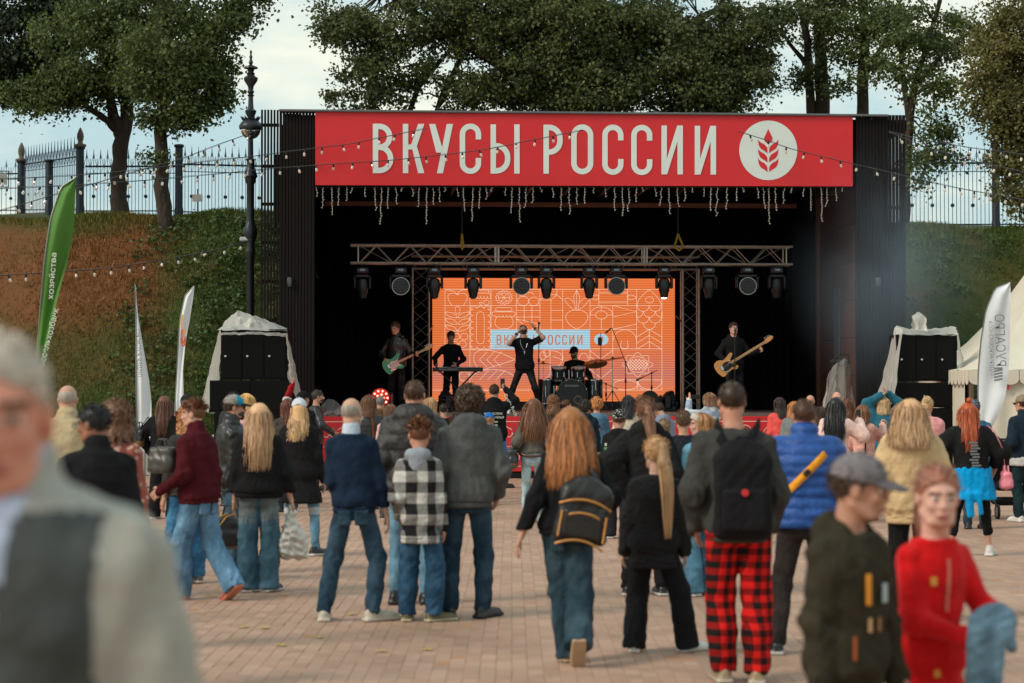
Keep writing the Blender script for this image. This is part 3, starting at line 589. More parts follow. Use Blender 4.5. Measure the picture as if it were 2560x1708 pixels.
# ---- banner
white_vinyl = mat('white_vinyl', srgb(214, 224, 220), .6, var=.05, vs=2)
banner = empty('banner', 'wide red banner across the stage top with white lettering and wheat emblem', 'banner', M=SM)
BY = -.075
def glyph(ch, W, H, w):
    h = w / 2; rb = []; pl = []
    def bowl(y0, y1, x1):
        r = min((y1 - y0) / 2 - h, x1 - h - w) * .98; cyb = (y0 + y1) / 2
        return [(w, y1 - h), (x1 - h - r, y1 - h)] + arc(x1 - h - r, y1 - h - r, r, r, 90, 0, 8) + arc(x1 - h - r, y0 + h + r, r, r, 0, -90, 8) + [(w, y0 + h)]
    if ch in 'ВКРЫИ': pl.append([(0, 0), (w, 0), (w, H), (0, H)])
    if ch == 'В': rb += [bowl(.47 * H, H, W * .95), bowl(0, .47 * H + w, W)]
    if ch == 'Р': rb.append(bowl(.385 * H, H, W))
    if ch == 'Ы': rb.append(bowl(0, .62 * H, W * .68)); pl.append([(W - w, 0), (W, 0), (W, H), (W - w, H)])
    if ch == 'И': pl += [[(W - w, 0), (W, 0), (W, H), (W - w, H)], [(w * .25, 0), (w * 1.0, 0), (w, .02 * H), (W - w * 0, H), (W - w * 1.15, H), (w, .36 * H)][0:0] or [(w * .1, 0), (w * 1.05, 0), (W - w * .1, H), (W - w * 1.05, H)]]
    if ch == 'К': pl += [[(w, .48 * H), (w * 1.9, .48 * H), (w * 1.9, .58 * H), (w, .58 * H)], [(w * 1.35, .52 * H), (w * 2.25, .44 * H), (W, H), (W - w * 1.15, H)][:], [(w * 1.6, .55 * H), (W - w * 1.15, 0), (W, 0), (w * 2.5, .58 * H)]]
    if ch == 'У': pl += [[(W - w * 1.15, H), (W * .33, 0), (W * .33 + w * 1.1, 0), (W, H)], [(0, H), (w * 1.15, H), (W * .56, .5 * H), (W * .50, .42 * H), (W * .30, .42 * H)]]
    if ch in 'ОС':
        r = W / 2 - h; t = arc(W / 2, H - h - r, r, r, 0, 180, 14); b = arc(W / 2, h + r, r, r, 180, 360, 14)
        if ch == 'О': rb.append(('c', t + b))
        else: rb.append([(W - h, .685 * H)] + t + b + [(W - h, .315 * H)])
    return rb, pl
def put_glyphs(mb, items, plane, w, step=.0015, base=0.0, mi=0):
    """items: (ch, u0, u1, vtop, vbot); plane: function (u, v, depth) -> point; w stroke in px"""
    for ch, ua, ub, vt, vb in items:
        rb, pl = glyph(ch, ub - ua, vb - vt, w); d = base
        for p in pl:
            mb.add([plane(ua + x, vb - y, d) for x, y in p], [tuple(range(len(p)))], mi); d += step
        for P in rb:
            cl = isinstance(P, tuple); P = P[1] if cl else P
            for q in ribbon(P, w, cl): mb.add([plane(ua + p.x, vb - p.y, d) for p in q], [(0, 1, 2, 3)], mi)
            d += step
c2 = lambda x: 920 + x * .25532; c2y = lambda y: 280 + y * .25532; c3 = lambda x: 1500 + x * .28085; c3y = lambda y: 280 + y * .28085
LET = [('В', c2(47), c2(248), c2y(115), c2y(600)), ('К', c2(341), c2(552), c2y(117), c2y(600)), ('У', c2(598), c2(832), c2y(118), c2y(601)), ('С', c2(898), c2(1108), c2y(114), c2y(607)), ('Ы', c2(1200), c2(1485), c2y(122), c2y(604)), ('Р', c2(1718), c2(1906), c2y(125), c2y(605)), ('О', c2(1990), c2(2206), c2y(122), c2y(611)),
       ('С', c3(20), c3(209), c3y(113), c3y(560)), ('С', c3(278), c3(466), c3y(115), c3y(562)), ('И', c3(547), c3(738), c3y(121), c3y(556)), ('И', c3(843), c3(1033), c3y(124), c3y(558))]
bp = [ST(788, 280, BY), ST(2132, 291, BY), ST(2132, 466, BY), ST(788, 463, BY)]
bb = MB(); n = 60; m_ = 8; V = []
for i in range(n + 1):
    for j in range(m_ + 1):
        s, t = i / n, j / m_; p = (bp[0] * (1 - s) + bp[1] * s) * (1 - t) + (bp[3] * (1 - s) + bp[2] * s) * t
        V.append((p.x, p.y + .004 * math.sin(s * 40 + 3 * t) * t ** 4, p.z))
bb.add(V, [(i * (m_ + 1) + j + 1, (i + 1) * (m_ + 1) + j + 1, (i + 1) * (m_ + 1) + j, i * (m_ + 1) + j) for i in range(n) for j in range(m_)])
V2_ = [(x_, y_ + .02, z_) for x_, y_, z_ in V]; bb.add(V2_, [(i * (m_ + 1) + j, (i + 1) * (m_ + 1) + j, (i + 1) * (m_ + 1) + j + 1, i * (m_ + 1) + j + 1) for i in range(n) for j in range(m_)])
bb.build('cloth', red_m, banner, smooth=True)
pb = lambda u, v, d: ST(u, v, BY - .008 - d)
for it in LET:
    g_ = MB(); put_glyphs(g_, [it], pb, 13.6); g_.build('letter', white_vinyl, banner)
em = MB(); cu, cv = c3(1498), c3y(342)
em.add([pb(cu + 72.5 * math.cos(R(a)), cv + 74.5 * math.sin(R(a)), 0) for a in range(0, 360, 6)], [tuple(range(59, -1, -1))]); em.build('emblem_disc', white_vinyl, banner)
em = MB(); e3 = lambda x, y: pb(c3(x), c3y(y), .004)
def qb(a, b, c, n=7): return [((1 - t) ** 2 * a[0] + 2 * t * (1 - t) * b[0] + t * t * c[0], (1 - t) ** 2 * a[1] + 2 * t * (1 - t) * b[1] + t * t * c[1]) for t in [i / n for i in range(n + 1)]]
drop = qb((1498, 152), (1478, 195), (1463, 225)) + qb((1460, 235), (1462, 272), (1498, 283)) + qb((1498, 283), (1534, 272), (1536, 235)) + qb((1533, 225), (1518, 195), (1498, 152))
em.add([e3(*p) for p in drop], [tuple(range(len(drop)))])
for y in (240, 323, 407):
    for s in (-1, 1):
        X = lambda x: 1498 + s * x
        P = qb((X(90), y), (X(88), y + 22), (X(48), y + 42)) + qb((X(48), y + 42), (X(10), y + 62), (X(8), y + 96)) + [(X(7), y + 128)] + qb((X(7), y + 128), (X(30), y + 108), (X(55), y + 95)) + qb((X(55), y + 95), (X(92), y + 72), (X(90), y))
        em.add([e3(*p) for p in P], [tuple(range(len(P)))])
em.build('wheat_emblem', red_m, banner)
# ---- icicle lights
ice_m = mat('light_wire', (.6, .57, .52), .6)
ice = empty('icicle_lights', 'row of thin white icicle light strands hanging below the red banner', 'string lights', M=SM)
MB().tube([ST(u, 468, -.02) for u in range(786, 2132, 60)], .008, 5).build('cable', rubber, ice)
lens = [.18, .42, .62, .4, .28, .1]; i = 0; u = 790
while u < 2130:
    L_ = lens[i % 6] * rng.uniform(.85, 1.2); p = ST(u, 468, -.03); st = MB(); P = []; n = max(3, int(L_ / .05)); dxx = rng.uniform(-.03, .03)
    for j in range(n + 1): P.append(p + Vector((dxx * j / n * (1 + .6 * math.sin(j)) + rng.uniform(-.008, .008), rng.uniform(-.01, .01), -L_ * j / n)))
    st.tube(P, .0032, 4)
    for j in range(1, n + 1):
        a = P[j]; s = rng.choice((-1, 1)); st.tube([a, a + Vector((s * .022, -.005, .018))], [.004, .0045], 4)
    st.build('light_strand', ice_m, ice); i += 1; u += rng.uniform(14, 25) + (10 if i % 6 == 0 else 0)
# ================================================================ truss, screen, stage lights
def lattice(mb, a, b, off, pitch, r):
    a, b = Vector(a), Vector(b); n = max(1, round((b - a).length / pitch)); P = []
    for i in range(n + 1):
        P.append(a + (b - a) * i / n + (Vector(off) if i % 2 else Vector((0, 0, 0))))
    for i in range(n): mb.tube([P[i], P[i + 1]], r, 6)
ft = empty('front_truss', 'long horizontal aluminium box truss hung with moving head lights', 'truss', M=SM)
y0, dz_ = 1.7, .36; a, b = ST(876, 657, y0), ST(1982, 660, y0); tz = a.z
for zz in (tz, tz + dz_):
    for yy in (y0, y0 + .34): MB().tube([(a.x, yy, zz), (b.x, yy, zz)], .024, 8).build('chord', alu, ft, smooth=True)
uu = [a.x + .12, ST(1243, 640, y0).x, ST(1614, 640, y0).x, b.x - .1]
for s in range(3):
    for yy in (y0, y0 + .34):
        m_ = MB(); lattice(m_, (uu[s] + .06, yy, tz), (uu[s + 1] - .06, yy, tz), (0, 0, dz_), .34, .0105); lattice(m_, (uu[s] + .06, yy, tz + dz_), (uu[s + 1] - .06, yy, tz + dz_), (0, 0, -dz_), .68, .0105) if yy > y0 else None
        m_.build('lattice', alu, ft, smooth=True)
    for xx in (uu[s] + .03, uu[s + 1] - .03):
        MB().tube([(xx, y0, tz), (xx, y0, tz + dz_)], .016, 6).tube([(xx, y0 + .34, tz), (xx, y0 + .34, tz + dz_)], .016, 6).tube([(xx, y0, tz), (xx, y0 + .34, tz)], .016, 6).build('end_frame', alu, ft, smooth=True)
sling_m = mat('yellow_sling', (.35, .22, .02), .8)
for u, wd_ in ((1155, 6), (1695, 22)):
    p = ST(u, 585, y0 + .1); e = empty('lifting_sling', 'yellow lifting sling looped over the %s of the front truss' % ('left half' if u < 1400 else 'right half'), 'sling', M=SM)
    q = wd_ / 118
    MB().tube([(p.x, p.y, p.z), (p.x - q / 2, y0 - .03, tz + dz_ - .02), (p.x, y0 - .035, tz + dz_ - .09), (p.x + q / 2, y0 - .03, tz + dz_ - .02), (p.x, p.y, p.z)], .022, 6).build('webbing', sling_m, e, smooth=True)
    MB().tube([(p.x, p.y, p.z), (p.x, p.y, 6.4)], .012, 6).build('chain', dark_metal, e)
gp = empty('screen_truss', 'aluminium goalpost truss of two towers and a beam around the screen', 'truss', M=SM)
yg = 4.6
tw = [(ST(1031, 800, yg).x, ST(1072, 800, yg).x), (ST(1708, 800, yg).x, ST(1748, 800, yg).x)]; zt = sz(641, yg); zb = sz(672, yg)
for x0, x1 in tw:
    for xx in (x0, x1):
        for yy in (yg, yg + .3): MB().tube([(xx, yy, FLOOR), (xx, yy, zb)], .024, 8).build('chord', alu, gp, smooth=True)
    m_ = MB(); lattice(m_, (x0, yg, FLOOR + .1), (x0, yg, zb), (x1 - x0, 0, 0), .31, .010); m_.build('lattice', alu, gp, smooth=True); m_ = MB(); lattice(m_, (x1, yg + .3, FLOOR + .1), (x1, yg + .3, zb), (x0 - x1, 0, 0), .31, .010); m_.build('lattice', alu, gp, smooth=True)
    MB().box(((x0 + x1) / 2, yg + .15, FLOOR + .012), (.5, .5, .02)).build('base_plate', alu, gp)
for zz in (zb, zt):
    for yy in (yg, yg + .3): MB().tube([(tw[0][0] - .02, yy, zz), (tw[1][1] + .02, yy, zz)], .022, 8).build('chord', alu, gp, smooth=True)
m_ = MB(); lattice(m_, (tw[0][0], yg, zb), (tw[1][1], yg, zb), (0, 0, zt - zb), .29, .009); m_.build('lattice', alu, gp, smooth=True)
for u, v0_, v1_ in ((1068, 838, 815), (1690, 790, 812)):
    MB().tube([ST(u, v0_, yg - .1), ST(u + (14 if u < 1400 else 22), v1_, yg + .4)], .016, 6).build('brace', alu, gp, smooth=True)
# screen
YS = 5.1
scr = empty('led_screen', 'glowing orange led screen with white outline drawings behind the band', 'screen', M=SM)
sm_, N, L, B = nodes_of('screen_image')
tcn = N.new('ShaderNodeTexCoord'); spx = N.new('ShaderNodeSeparateXYZ'); L.new(tcn.outputs['Object'], spx.inputs[0])
wv = N.new('ShaderNodeMath'); wv.operation = 'MULTIPLY'; wv.inputs[1].default_value = 2 * math.pi / .052; L.new(spx.outputs[2], wv.inputs[0])
sn_ = N.new('ShaderNodeMath'); sn_.operation = 'SINE'; L.new(wv.outputs[0], sn_.inputs[0])
mr = N.new('ShaderNodeMapRange'); mr.inputs[1].default_value = .2; mr.inputs[2].default_value = 1; L.new(sn_.outputs[0], mr.inputs[0])
rmp = N.new('ShaderNodeValToRGB'); e_ = rmp.color_ramp.elements; zb_, zt_ = sz(1004, YS), sz(697, YS)
e_[0].position = 0; e_[0].color = (.84, .16, .03, 1); e_[1].position = 1; e_[1].color = (.86, .15, .03, 1)
for p_, c_ in ((.10, (.74, .17, .07, 1)), (.22, (.52, .15, .14, 1)), (.34, (.64, .14, .08, 1)), (.5, (.74, .135, .022, 1)), (.86, (.76, .135, .02, 1))):
    q = e_.new(p_); q.color = c_
mz = N.new('ShaderNodeMapRange'); mz.inputs[1].default_value = zb_; mz.inputs[2].default_value = zt_; L.new(spx.outputs[2], mz.inputs[0]); L.new(mz.outputs[0], rmp.inputs[0])
mx = N.new('ShaderNodeMix'); mx.data_type = 'RGBA'; L.new(mr.outputs[0], mx.inputs[0]); L.new(rmp.outputs[0], mx.inputs['A']); mx.inputs['B'].default_value = (.9, .29, .10, 1)
L.new(mx.outputs['Result'], B.inputs['Emission Color']); B.inputs['Emission Strength'].default_value = .64; B.inputs['Base Color'].default_value = (.02, .02, .02, 1); B.inputs['Roughness'].default_value = .6
c4 = lambda x, y: (900 + x * .25532, 660 + y * .25532); c5 = lambda x, y: (1400 + x * .25532, 660 + y * .25532)
p0_, p1_ = ST(1081, 1004, YS), ST(1687, 697, YS)
MB().box(((p0_.x + p1_.x) / 2, YS + .052, (p0_.z + p1_.z) / 2), (p1_.x - p0_.x, .1, p1_.z - p0_.z)).build('display', sm_, scr)
MB().box(((p0_.x + p1_.x) / 2, YS + .16, (FLOOR + p1_.z) / 2), (p1_.x - p0_.x + .02, .1, p1_.z - FLOOR)).build('frame', black_paint, scr)
MB().box(((p0_.x + p1_.x) / 2, YS + .05, (FLOOR + p0_.z) / 2 - .003), (p1_.x - p0_.x + .1, .3, p0_.z - FLOOR - .006)).build('base', black_paint, scr)
ART = []
def art(f, P, closed=False): ART.append(([f(*p) for p in P], closed))
def el(f, cx, cy_, rx, ry, a0=0, a1=360, n=22): art(f, arc(cx, cy_, rx, ry, a0, a1, n))
# column grid
for x in (832, 1076, 1283, 1532, 1762, 1984, 2252): art(c4, [(x, 250), (x, 640 if x > 1283 else 838)])
art(c4, [(832, 250), (2252, 250)]); art(c4, [(832, 408), (1762, 408)]); art(c4, [(1283, 640), (2252, 640)]); art(c4, [(832, 838), (1283, 838)]); art(c5, [(293, 250), (998, 250), (998, 1235), (293, 1235)]); art(c5, [(293, 408), (998, 408)]); art(c5, [(293, 640), (750, 640)]); art(c5, [(293, 832), (998, 832)]); art(c5, [(293, 832), (293, 1235)]); art(c5, [(517, 408), (517, 1235)]); art(c5, [(750, 250), (750, 832)])
# apple, sprout
art(c4, qb((955, 300), (890, 270), (862, 310)) + qb((862, 310), (855, 350), (900, 408)), False); art(c4, qb((955, 300), (1020, 270), (1050, 310)) + qb((1050, 310), (1055, 350), (1010, 408))); art(c4, qb((955, 300), (960, 250), (1050, 252))); art(c4, qb((955, 300), (930, 260), (840, 252)))
el(c4, 955, 452, 24, 38)
for y in (470, 535, 600):
    art(c4, qb((950, y + 58), (940, y), (835, y)) + qb((835, y), (850, y + 55), (950, y + 58))); art(c4, qb((960, y + 58), (970, y), (1074, y)) + qb((1074, y), (1060, y + 55), (960, y + 58)))
for a_, b_ in ((1020, 712), (940, 712), (1005, 785), (925, 790)): el(c4, a_, b_, 36, 32)
art(c4, [(955, 650), (965, 690)])
# jar, biscuit
art(c4, [(1095, 255), (1262, 255), (1262, 285), (1095, 285)], True); art(c4, [p for k in range(6) for p in arc(1098 + k * 33, 322, 16, 18, 180, 0, 5)] + [(1280, 300), (1262, 285)]); el(c4, 1238, 378, 27, 24); el(c4, 1182, 385, 14, 12)
sc = []
for k in range(3): sc += arc(1112 + k * 68, 440, 34, 28, 180, 360, 6)
for k in range(6): sc += arc(1250, 474 + k * 62, 30, 31, -90, 90, 5)
for k in range(3): sc += arc(1248 - k * 68, 810, 34, 25, 0, 180, 6)
for k in range(6): sc += arc(1108, 784 - k * 62, 30, 31, 90, 270, 5)
art(c4, sc, True); art(c4, arc(1178, 505, 38, 38, 180, 360, 8) + arc(1178, 745, 38, 38, 0, 180, 8), True)
# lid, pot
art(c4, [(1410 + (78 + 6 * math.sin(14 * t)) * math.cos(t), 330 + (64 + 5 * math.sin(14 * t)) * math.sin(t)) for t in [i * 2 * math.pi / 84 for i in range(84)]], True); el(c4, 1410, 330, 56, 46)
for a_ in (0, 60, 120): art(c4, [(1410 - 56 * math.cos(R(a_)), 330 - 46 * math.sin(R(a_))), (1410 + 56 * math.cos(R(a_)), 330 + 46 * math.sin(R(a_)))])
art(c4, arc(1345, 446, 18, 18, 90, 270, 6) + arc(1470, 446, 18, 18, -90, 90, 6), True); art(c4, arc(1315, 490, 22, 22, 90, 270, 6) + arc(1502, 490, 22, 22, -90, 90, 6) + [p for k in range(5) for p in arc(1490 - k * 36, 508, 18, 12, 0, 180, 4)], True)
art(c4, qb((1340, 515), (1290, 600), (1370, 632)) + [(1450, 632)] + qb((1450, 632), (1530, 600), (1480, 515)))
# berries, crates, carton, beet
el(c4, 1598, 363, 55, 45); el(c4, 1702, 367, 50, 42); el(c4, 1662, 306, 40, 28, 180, 360); art(c4, qb((1610, 318), (1540, 310), (1532, 254)) + qb((1532, 254), (1600, 250), (1610, 318)))
for y in (456, 520): art(c4, [(1532, y), (1762, y)])
for x in (1608, 1683): art(c4, [(x, 408), (x, 570)])
art(c4, [(1532, 540), (1762, 590), (1680, 640)]); art(c4, [(1532, 540), (1640, 625)])
art(c4, [(1818, 250), (1818, 302), (1928, 302), (1928, 250)]); art(c4, [(1818, 302), (1764, 352), (1870, 352), (1928, 302), (1984, 352)]); art(c4, [(1870, 352), (1870, 640)])
for y in (456, 550): art(c4, [(1870, y), (1984, y)])
art(c4, qb((2122, 640), (2010, 580), (2014, 515)) + qb((2014, 515), (2030, 452), (2122, 452)) + qb((2122, 452), (2220, 452), (2231, 515)) + qb((2231, 515), (2235, 580), (2122, 640)), True)
art(c4, [(2110, 450), (2090, 320), (2120, 258), (2152, 320), (2136, 450)]); art(c4, [(2121, 258), (2121, 450)]); art(c4, qb((2100, 450), (2040, 420), (2003, 345)) + qb((2003, 345), (2050, 310), (2090, 380))); art(c4, qb((2140, 450), (2200, 420), (2248, 345)) + qb((2248, 345), (2200, 310), (2150, 380)))
# right block
art(c5, [(380, 250), (380, 404)]); art(c5, [(662, 250), (662, 404)]); art(c5, [(380, 284), (662, 284)]); art(c5, [(380, 374), (662, 374)]); art(c5, qb((295, 330), (320, 300), (378, 308)) + [(378, 348)] + qb((378, 348), (320, 355), (295, 330))); art(c5, qb((748, 330), (720, 300), (664, 308)) + [(664, 348)] + qb((664, 348), (720, 355), (748, 330)))
art(c5, arc(405, 500, 110, 80, 180, 360, 14)); el(c5, 405, 500, 56, 40); art(c5, [(405, 420), (405, 460)]); art(c5, [(405, 540), (405, 640)]); art(c5, [(295, 500), (349, 500)]); art(c5, [(461, 500), (517, 500)])
art(c5, [(517, 408), (745, 468), (517, 520)]); art(c5, [(517, 640), (750, 590)])
art(c5, qb((873, 252), (760, 330), (755, 408)) + arc(815, 408, 60, 58, 180, 0, 8)[0:0] or qb((873, 252), (770, 330), (755, 404))); art(c5, qb((873, 252), (975, 330), (996, 404))); el(c5, 876, 352, 40, 30)
for j, y in enumerate((408, 465, 522)):
    for k in range(3):
        cx = 815 + k * 118 - (58 if j % 2 else 0)
        if cx < 745 or cx > 1000: continue
        art(c5, [(max(752, min(998, p[0])), p[1]) for p in arc(cx, y, 58, 58, 180, 0, 10)])
el(c5, 876, 585, 58, 55, 0, 180)
for y in (640, 700, 760): art(c5, [(752, y + 76), (874, y), (996, y + 76)])
art(c5, [(874, 640), (874, 832)]); art(c5, arc(635, 750, 112, 105, 180, 360, 16)); art(c5, [(605, 750), (590, 815)] + qb((590, 815), (630, 845), (668, 815)) + [(660, 750)])
el(c5, 760, 985, 95, 78); art(c5, [(760 + (132 + 18 * math.cos(8 * t)) * math.cos(t), 985 + (104 + 14 * math.cos(8 * t)) * math.sin(t)) for t in [i * 2 * math.pi / 90 for i in range(90)]], True)
for k in range(-3, 4):
    w_ = math.sqrt(max(0, 1 - (k / 3.6) ** 2)); art(c5, [(760 + k * 26 - 55 * w_, 985 + k * 5 + 52 * w_), (760 + k * 26 + 55 * w_, 985 + k * 5 - 52 * w_)]); art(c5, [(760 + k * 26 - 55 * w_, 985 - k * 5 - 52 * w_), (760 + k * 26 + 55 * w_, 985 - k * 5 + 52 * w_)])
art(c5, [(293, 850), (400, 930), (515, 850)]); art(c5, [(293, 905), (400, 990), (515, 905)]); art(c5, [(293, 1030), (400, 1120), (515, 1030)])
art(c5, [(517, 1136), (998, 1136)]); el(c5, 640, 1185, 118, 50); el(c5, 820, 1136, 60, 95, 90, 180, 8); el(c5, 880, 1136, 118, 95, 0, 180, 14); art(c5, [(757, 1136), (757, 1230)])
# fish and leaves lower left
art(c4, qb((1515, 938), (1330, 830), (1180, 845)) + qb((1180, 845), (1090, 870), (1120, 960)) + qb((1120, 960), (1150, 1040), (1220, 1032)) + [(1515, 938)])
for x in (1170, 1240, 1310): art(c4, [(x + 75, 860), (x, 940), (x + 75, 1010)])
art(c4, arc(1300, 1130, 215, 95, 180, 360, 16)); art(c4, arc(1290, 1160, 215, 82, 0, 180, 16))
for x in (1170, 1250, 1330): art(c4, [(x, 1135), (x + 60, 1075), (x + 90, 1045)])
el(c4, 1020, 1100, 50, 45); art(c4, [(710, 1235), (2250, 1235)]); art(c4, [(1076, 838), (1076, 1235)])
for a_, b_ in ((1790, 900), (1830, 870)): el(c4, a_, b_, 30, 40)
art(c4, qb((1862, 850), (1990, 850), (1985, 940)) + qb((1985, 940), (1960, 1020), (1862, 1010))); art(c4, [(1862, 850), (1862, 1080), (1800, 1150)]); art(c4, [(1984, 838), (1984, 940), (1890, 905)]); el(c4, 2190, 930, 45, 55)
ln = MB()
for P, cl in ART:
    for q in ribbon(P, .9, cl): ln.add([ST(p.x, p.y, YS - .004) for p in q], [(0, 1, 2, 3)])
lit = mat('screen_line', (.95, .74, .58), .6, var=0, emit=.55)
ln.build('line_drawing', lit, scr)
pale, N, L, B = nodes_of('screen_title'); 
tcn = N.new('ShaderNodeTexCoord'); spx = N.new('ShaderNodeSeparateXYZ'); L.new(tcn.outputs['Object'], spx.inputs[0])
wv = N.new('ShaderNodeMath'); wv.operation = 'MULTIPLY'; wv.inputs[1].default_value = 2 * math.pi / .052; L.new(spx.outputs[2], wv.inputs[0]); sn_ = N.new('ShaderNodeMath'); sn_.operation = 'SINE'; L.new(wv.outputs[0], sn_.inputs[0])
mr = N.new('ShaderNodeMapRange'); mr.inputs[1].default_value = 0; L.new(sn_.outputs[0], mr.inputs[0]); mx = N.new('ShaderNodeMix'); mx.data_type = 'RGBA'; L.new(mr.outputs[0], mx.inputs[0]); mx.inputs['A'].default_value = (.34, .60, .74, 1); mx.inputs['B'].default_value = (.62, .80, .85, 1)
L.new(mx.outputs['Result'], B.inputs['Emission Color']); B.inputs['Emission Strength'].default_value = .6; B.inputs['Base Color'].default_value = (0, 0, 0, 1)
tp = MB(); q = [c4(1283, 646), c4(2252, 646), c4(2252, 838), c4(1283, 838)]; tp.add([ST(*p, YS - .008) for p in q], [(3, 2, 1, 0)])
cu, cv = c5(404, 740); tp.add([ST(cu + 18 * math.cos(R(a)), cv + 14.6 * math.sin(R(a)), YS - .008) for a in range(0, 360, 10)], [tuple(range(35, -1, -1))]); tp.build('title_panel', pale, scr)
tt = MB(); X4 = lambda x: 900 + x * .25532
ws_ = [('В', 1338, 1388), ('К', 1412, 1464), ('У', 1480, 1540), ('С', 1560, 1610), ('Ы', 1632, 1706), ('Р', 1762, 1812), ('О', 1838, 1890), ('С', 1912, 1960), ('С', 1980, 2028), ('И', 2050, 2100), ('И', 2128, 2178)]
so2 = mat('screen_orange', (.62, .18, .06), .6, var=0, emit=.5)
for c, a_, b_ in ws_:
    tl2 = MB(); put_glyphs(tl2, [(c, X4(a_), X4(b_), 660 + 695 * .25532, 660 + 792 * .25532)], lambda u, v, d: ST(u, v, YS - .012 - d), 2.9); tl2.build('title_letter', so2, scr)
for s in (-1, 1):
    for k in range(3):
        y = cv - 7 + k * 5; tt.add([ST(cu + s * x_, y + y_, YS - .013) for x_, y_ in ((5, -2), (1, 2.2), (1, 5), (5, 2))], [(0, 1, 2, 3)])
tt.build('wheat_emblem', mat('screen_orange', (.62, .18, .06), .6, var=0, emit=.5), scr)
def text_mesh(txt, size, name='txt', ext=0.0):
    cu_ = bpy.data.curves.new(name, 'FONT'); cu_.body = txt; cu_.size = size; cu_.align_x = 'CENTER'; cu_.align_y = 'CENTER'; cu_.extrude = ext
    o = bpy.data.objects.new(name, cu_); COL.objects.link(o); dg = bpy.context.evaluated_depsgraph_get(); me = bpy.data.meshes.new_from_object(o.evaluated_get(dg))
    bpy.data.objects.remove(o); bpy.data.curves.remove(cu_); return me
def text_on(txt, size, name, m, parent, M):
    me = text_mesh(txt, size); me.materials.clear(); me.materials.append(m); return link(name, me, parent, M)
p = ST(*c4(1416, 813), YS - .012); text_on('В РЕГИОНЕ', .075, 'title_lettering', MATS['screen_orange'], scr, Matrix.Translation(p) @ Matrix.Rotation(R(90), 4, 'X'))
# moving heads
mh = mat('fixture_black', (.007, .0075, .0085), .45, var=.3, vs=5); lensm = mat('lens', (.05, .055, .06), .12, .4, var=.1); ringm = mat('lens_ring', (.35, .34, .33), .35, .6); dispm = mat('fixture_display', (.25, .28, .35), .4, var=.5, vs=60)
ledm = mat('lit_lens', (.8, .95, 1), .3, var=0, emit=6)
def mover(u, kind, label, lit_=False, vy=668, yy=1.72, tilt=0, floor=False):
    p = ST(u, vy, yy); e = empty('moving_head_light', label, 'stage light', 'moving head stage lights', M=SM @ Matrix.Translation(p))
    if not floor:
        MB().tube([(0, 0, .02), (0, 0, tz - p.z)], .012, 6).box((0, .0, tz - p.z - .01), (.05, .07, .07)).build('clamp', dark_metal, e)
    MB().box((0, 0, -.07), (.25, .2, .13), bev=.025).build('base', mh, e, smooth=True); MB().box((0, -.104, -.06), (.1, .006, .04)).build('display_panel', dispm, e)
    s = .5 if kind == 'w' else .36; z0 = -.15
    MB().box((0, 0, z0 - .03), (s * .8, .12, .07), bev=.02).box((-s * .42, 0, z0 - .16), (.055, .12, .26), bev=.02).box((s * .42, 0, z0 - .16), (.055, .12, .26), bev=.02).build('yoke', mh, e, smooth=True)
    if kind == 'w':
        hd = Matrix.Rotation(R(90 + tilt), 3, 'X'); c = Vector((0, 0, z0 - .24))
        MB().lathe([(.09, -.12), (.15, -.06), (.175, 0), (.175, .07), (.16, .085)], 24, c, M=hd).build('head', mh, e, smooth=True); MB().lathe([(.168, .08), (.18, .085), (.18, .1), (.165, .1)], 28, c, M=hd, cap=False).build('ring', ringm, e, smooth=True)
        l = MB(); l.lathe([(.001, .09), (.16, .09)], 24, c, M=hd, cap=False); l.build('lens_plate', mh, e)
        d = MB()
        for rr, nn in ((0, 1), (.055, 6), (.115, 12)):
            for k in range(nn):
                a = 2 * math.pi * k / nn; d.lathe([(.02, 0), (.017, .012), (.001, .018)], 8, c + hd @ Vector((rr * math.cos(a), rr * math.sin(a), .091)), M=hd)
        d.build('led_lenses', lensm, e, smooth=True)
    else:
        hd = Matrix.Rotation(R(180 + tilt), 3, 'X'); c = Vector((0, 0, z0 - .2))
        MB().lathe([(.04, -.13), (.1, -.1), (.125, .0), (.11, .12), (.085, .2), (.075, .27), (.06, .275)], 18, c, M=hd).build('head', mh, e, smooth=True)
        MB().lathe([(.062, .275), (.04, .29), (.001, .295)], 14, c, M=hd).build('lens', ledm if lit_ else lensm, e, smooth=True)
names = ['first', 'second', 'third', 'fourth', 'fifth', 'sixth', 'seventh', 'eighth', 'ninth', 'tenth', 'eleventh', 'twelfth']
for i, (u, kd) in enumerate(zip((906, 1002, 1086, 1183, 1303, 1366, 1473, 1540, 1660, 1772, 1868, 1942), 'swsswsswssws')):
    mover(u, kd, '%s light from the left on the front truss, %s' % (names[i], 'round faced wash head' if kd == 'w' else ('spot head with a lit lens' if u == 1660 else 'dark spot head pointing down')), u == 1660)
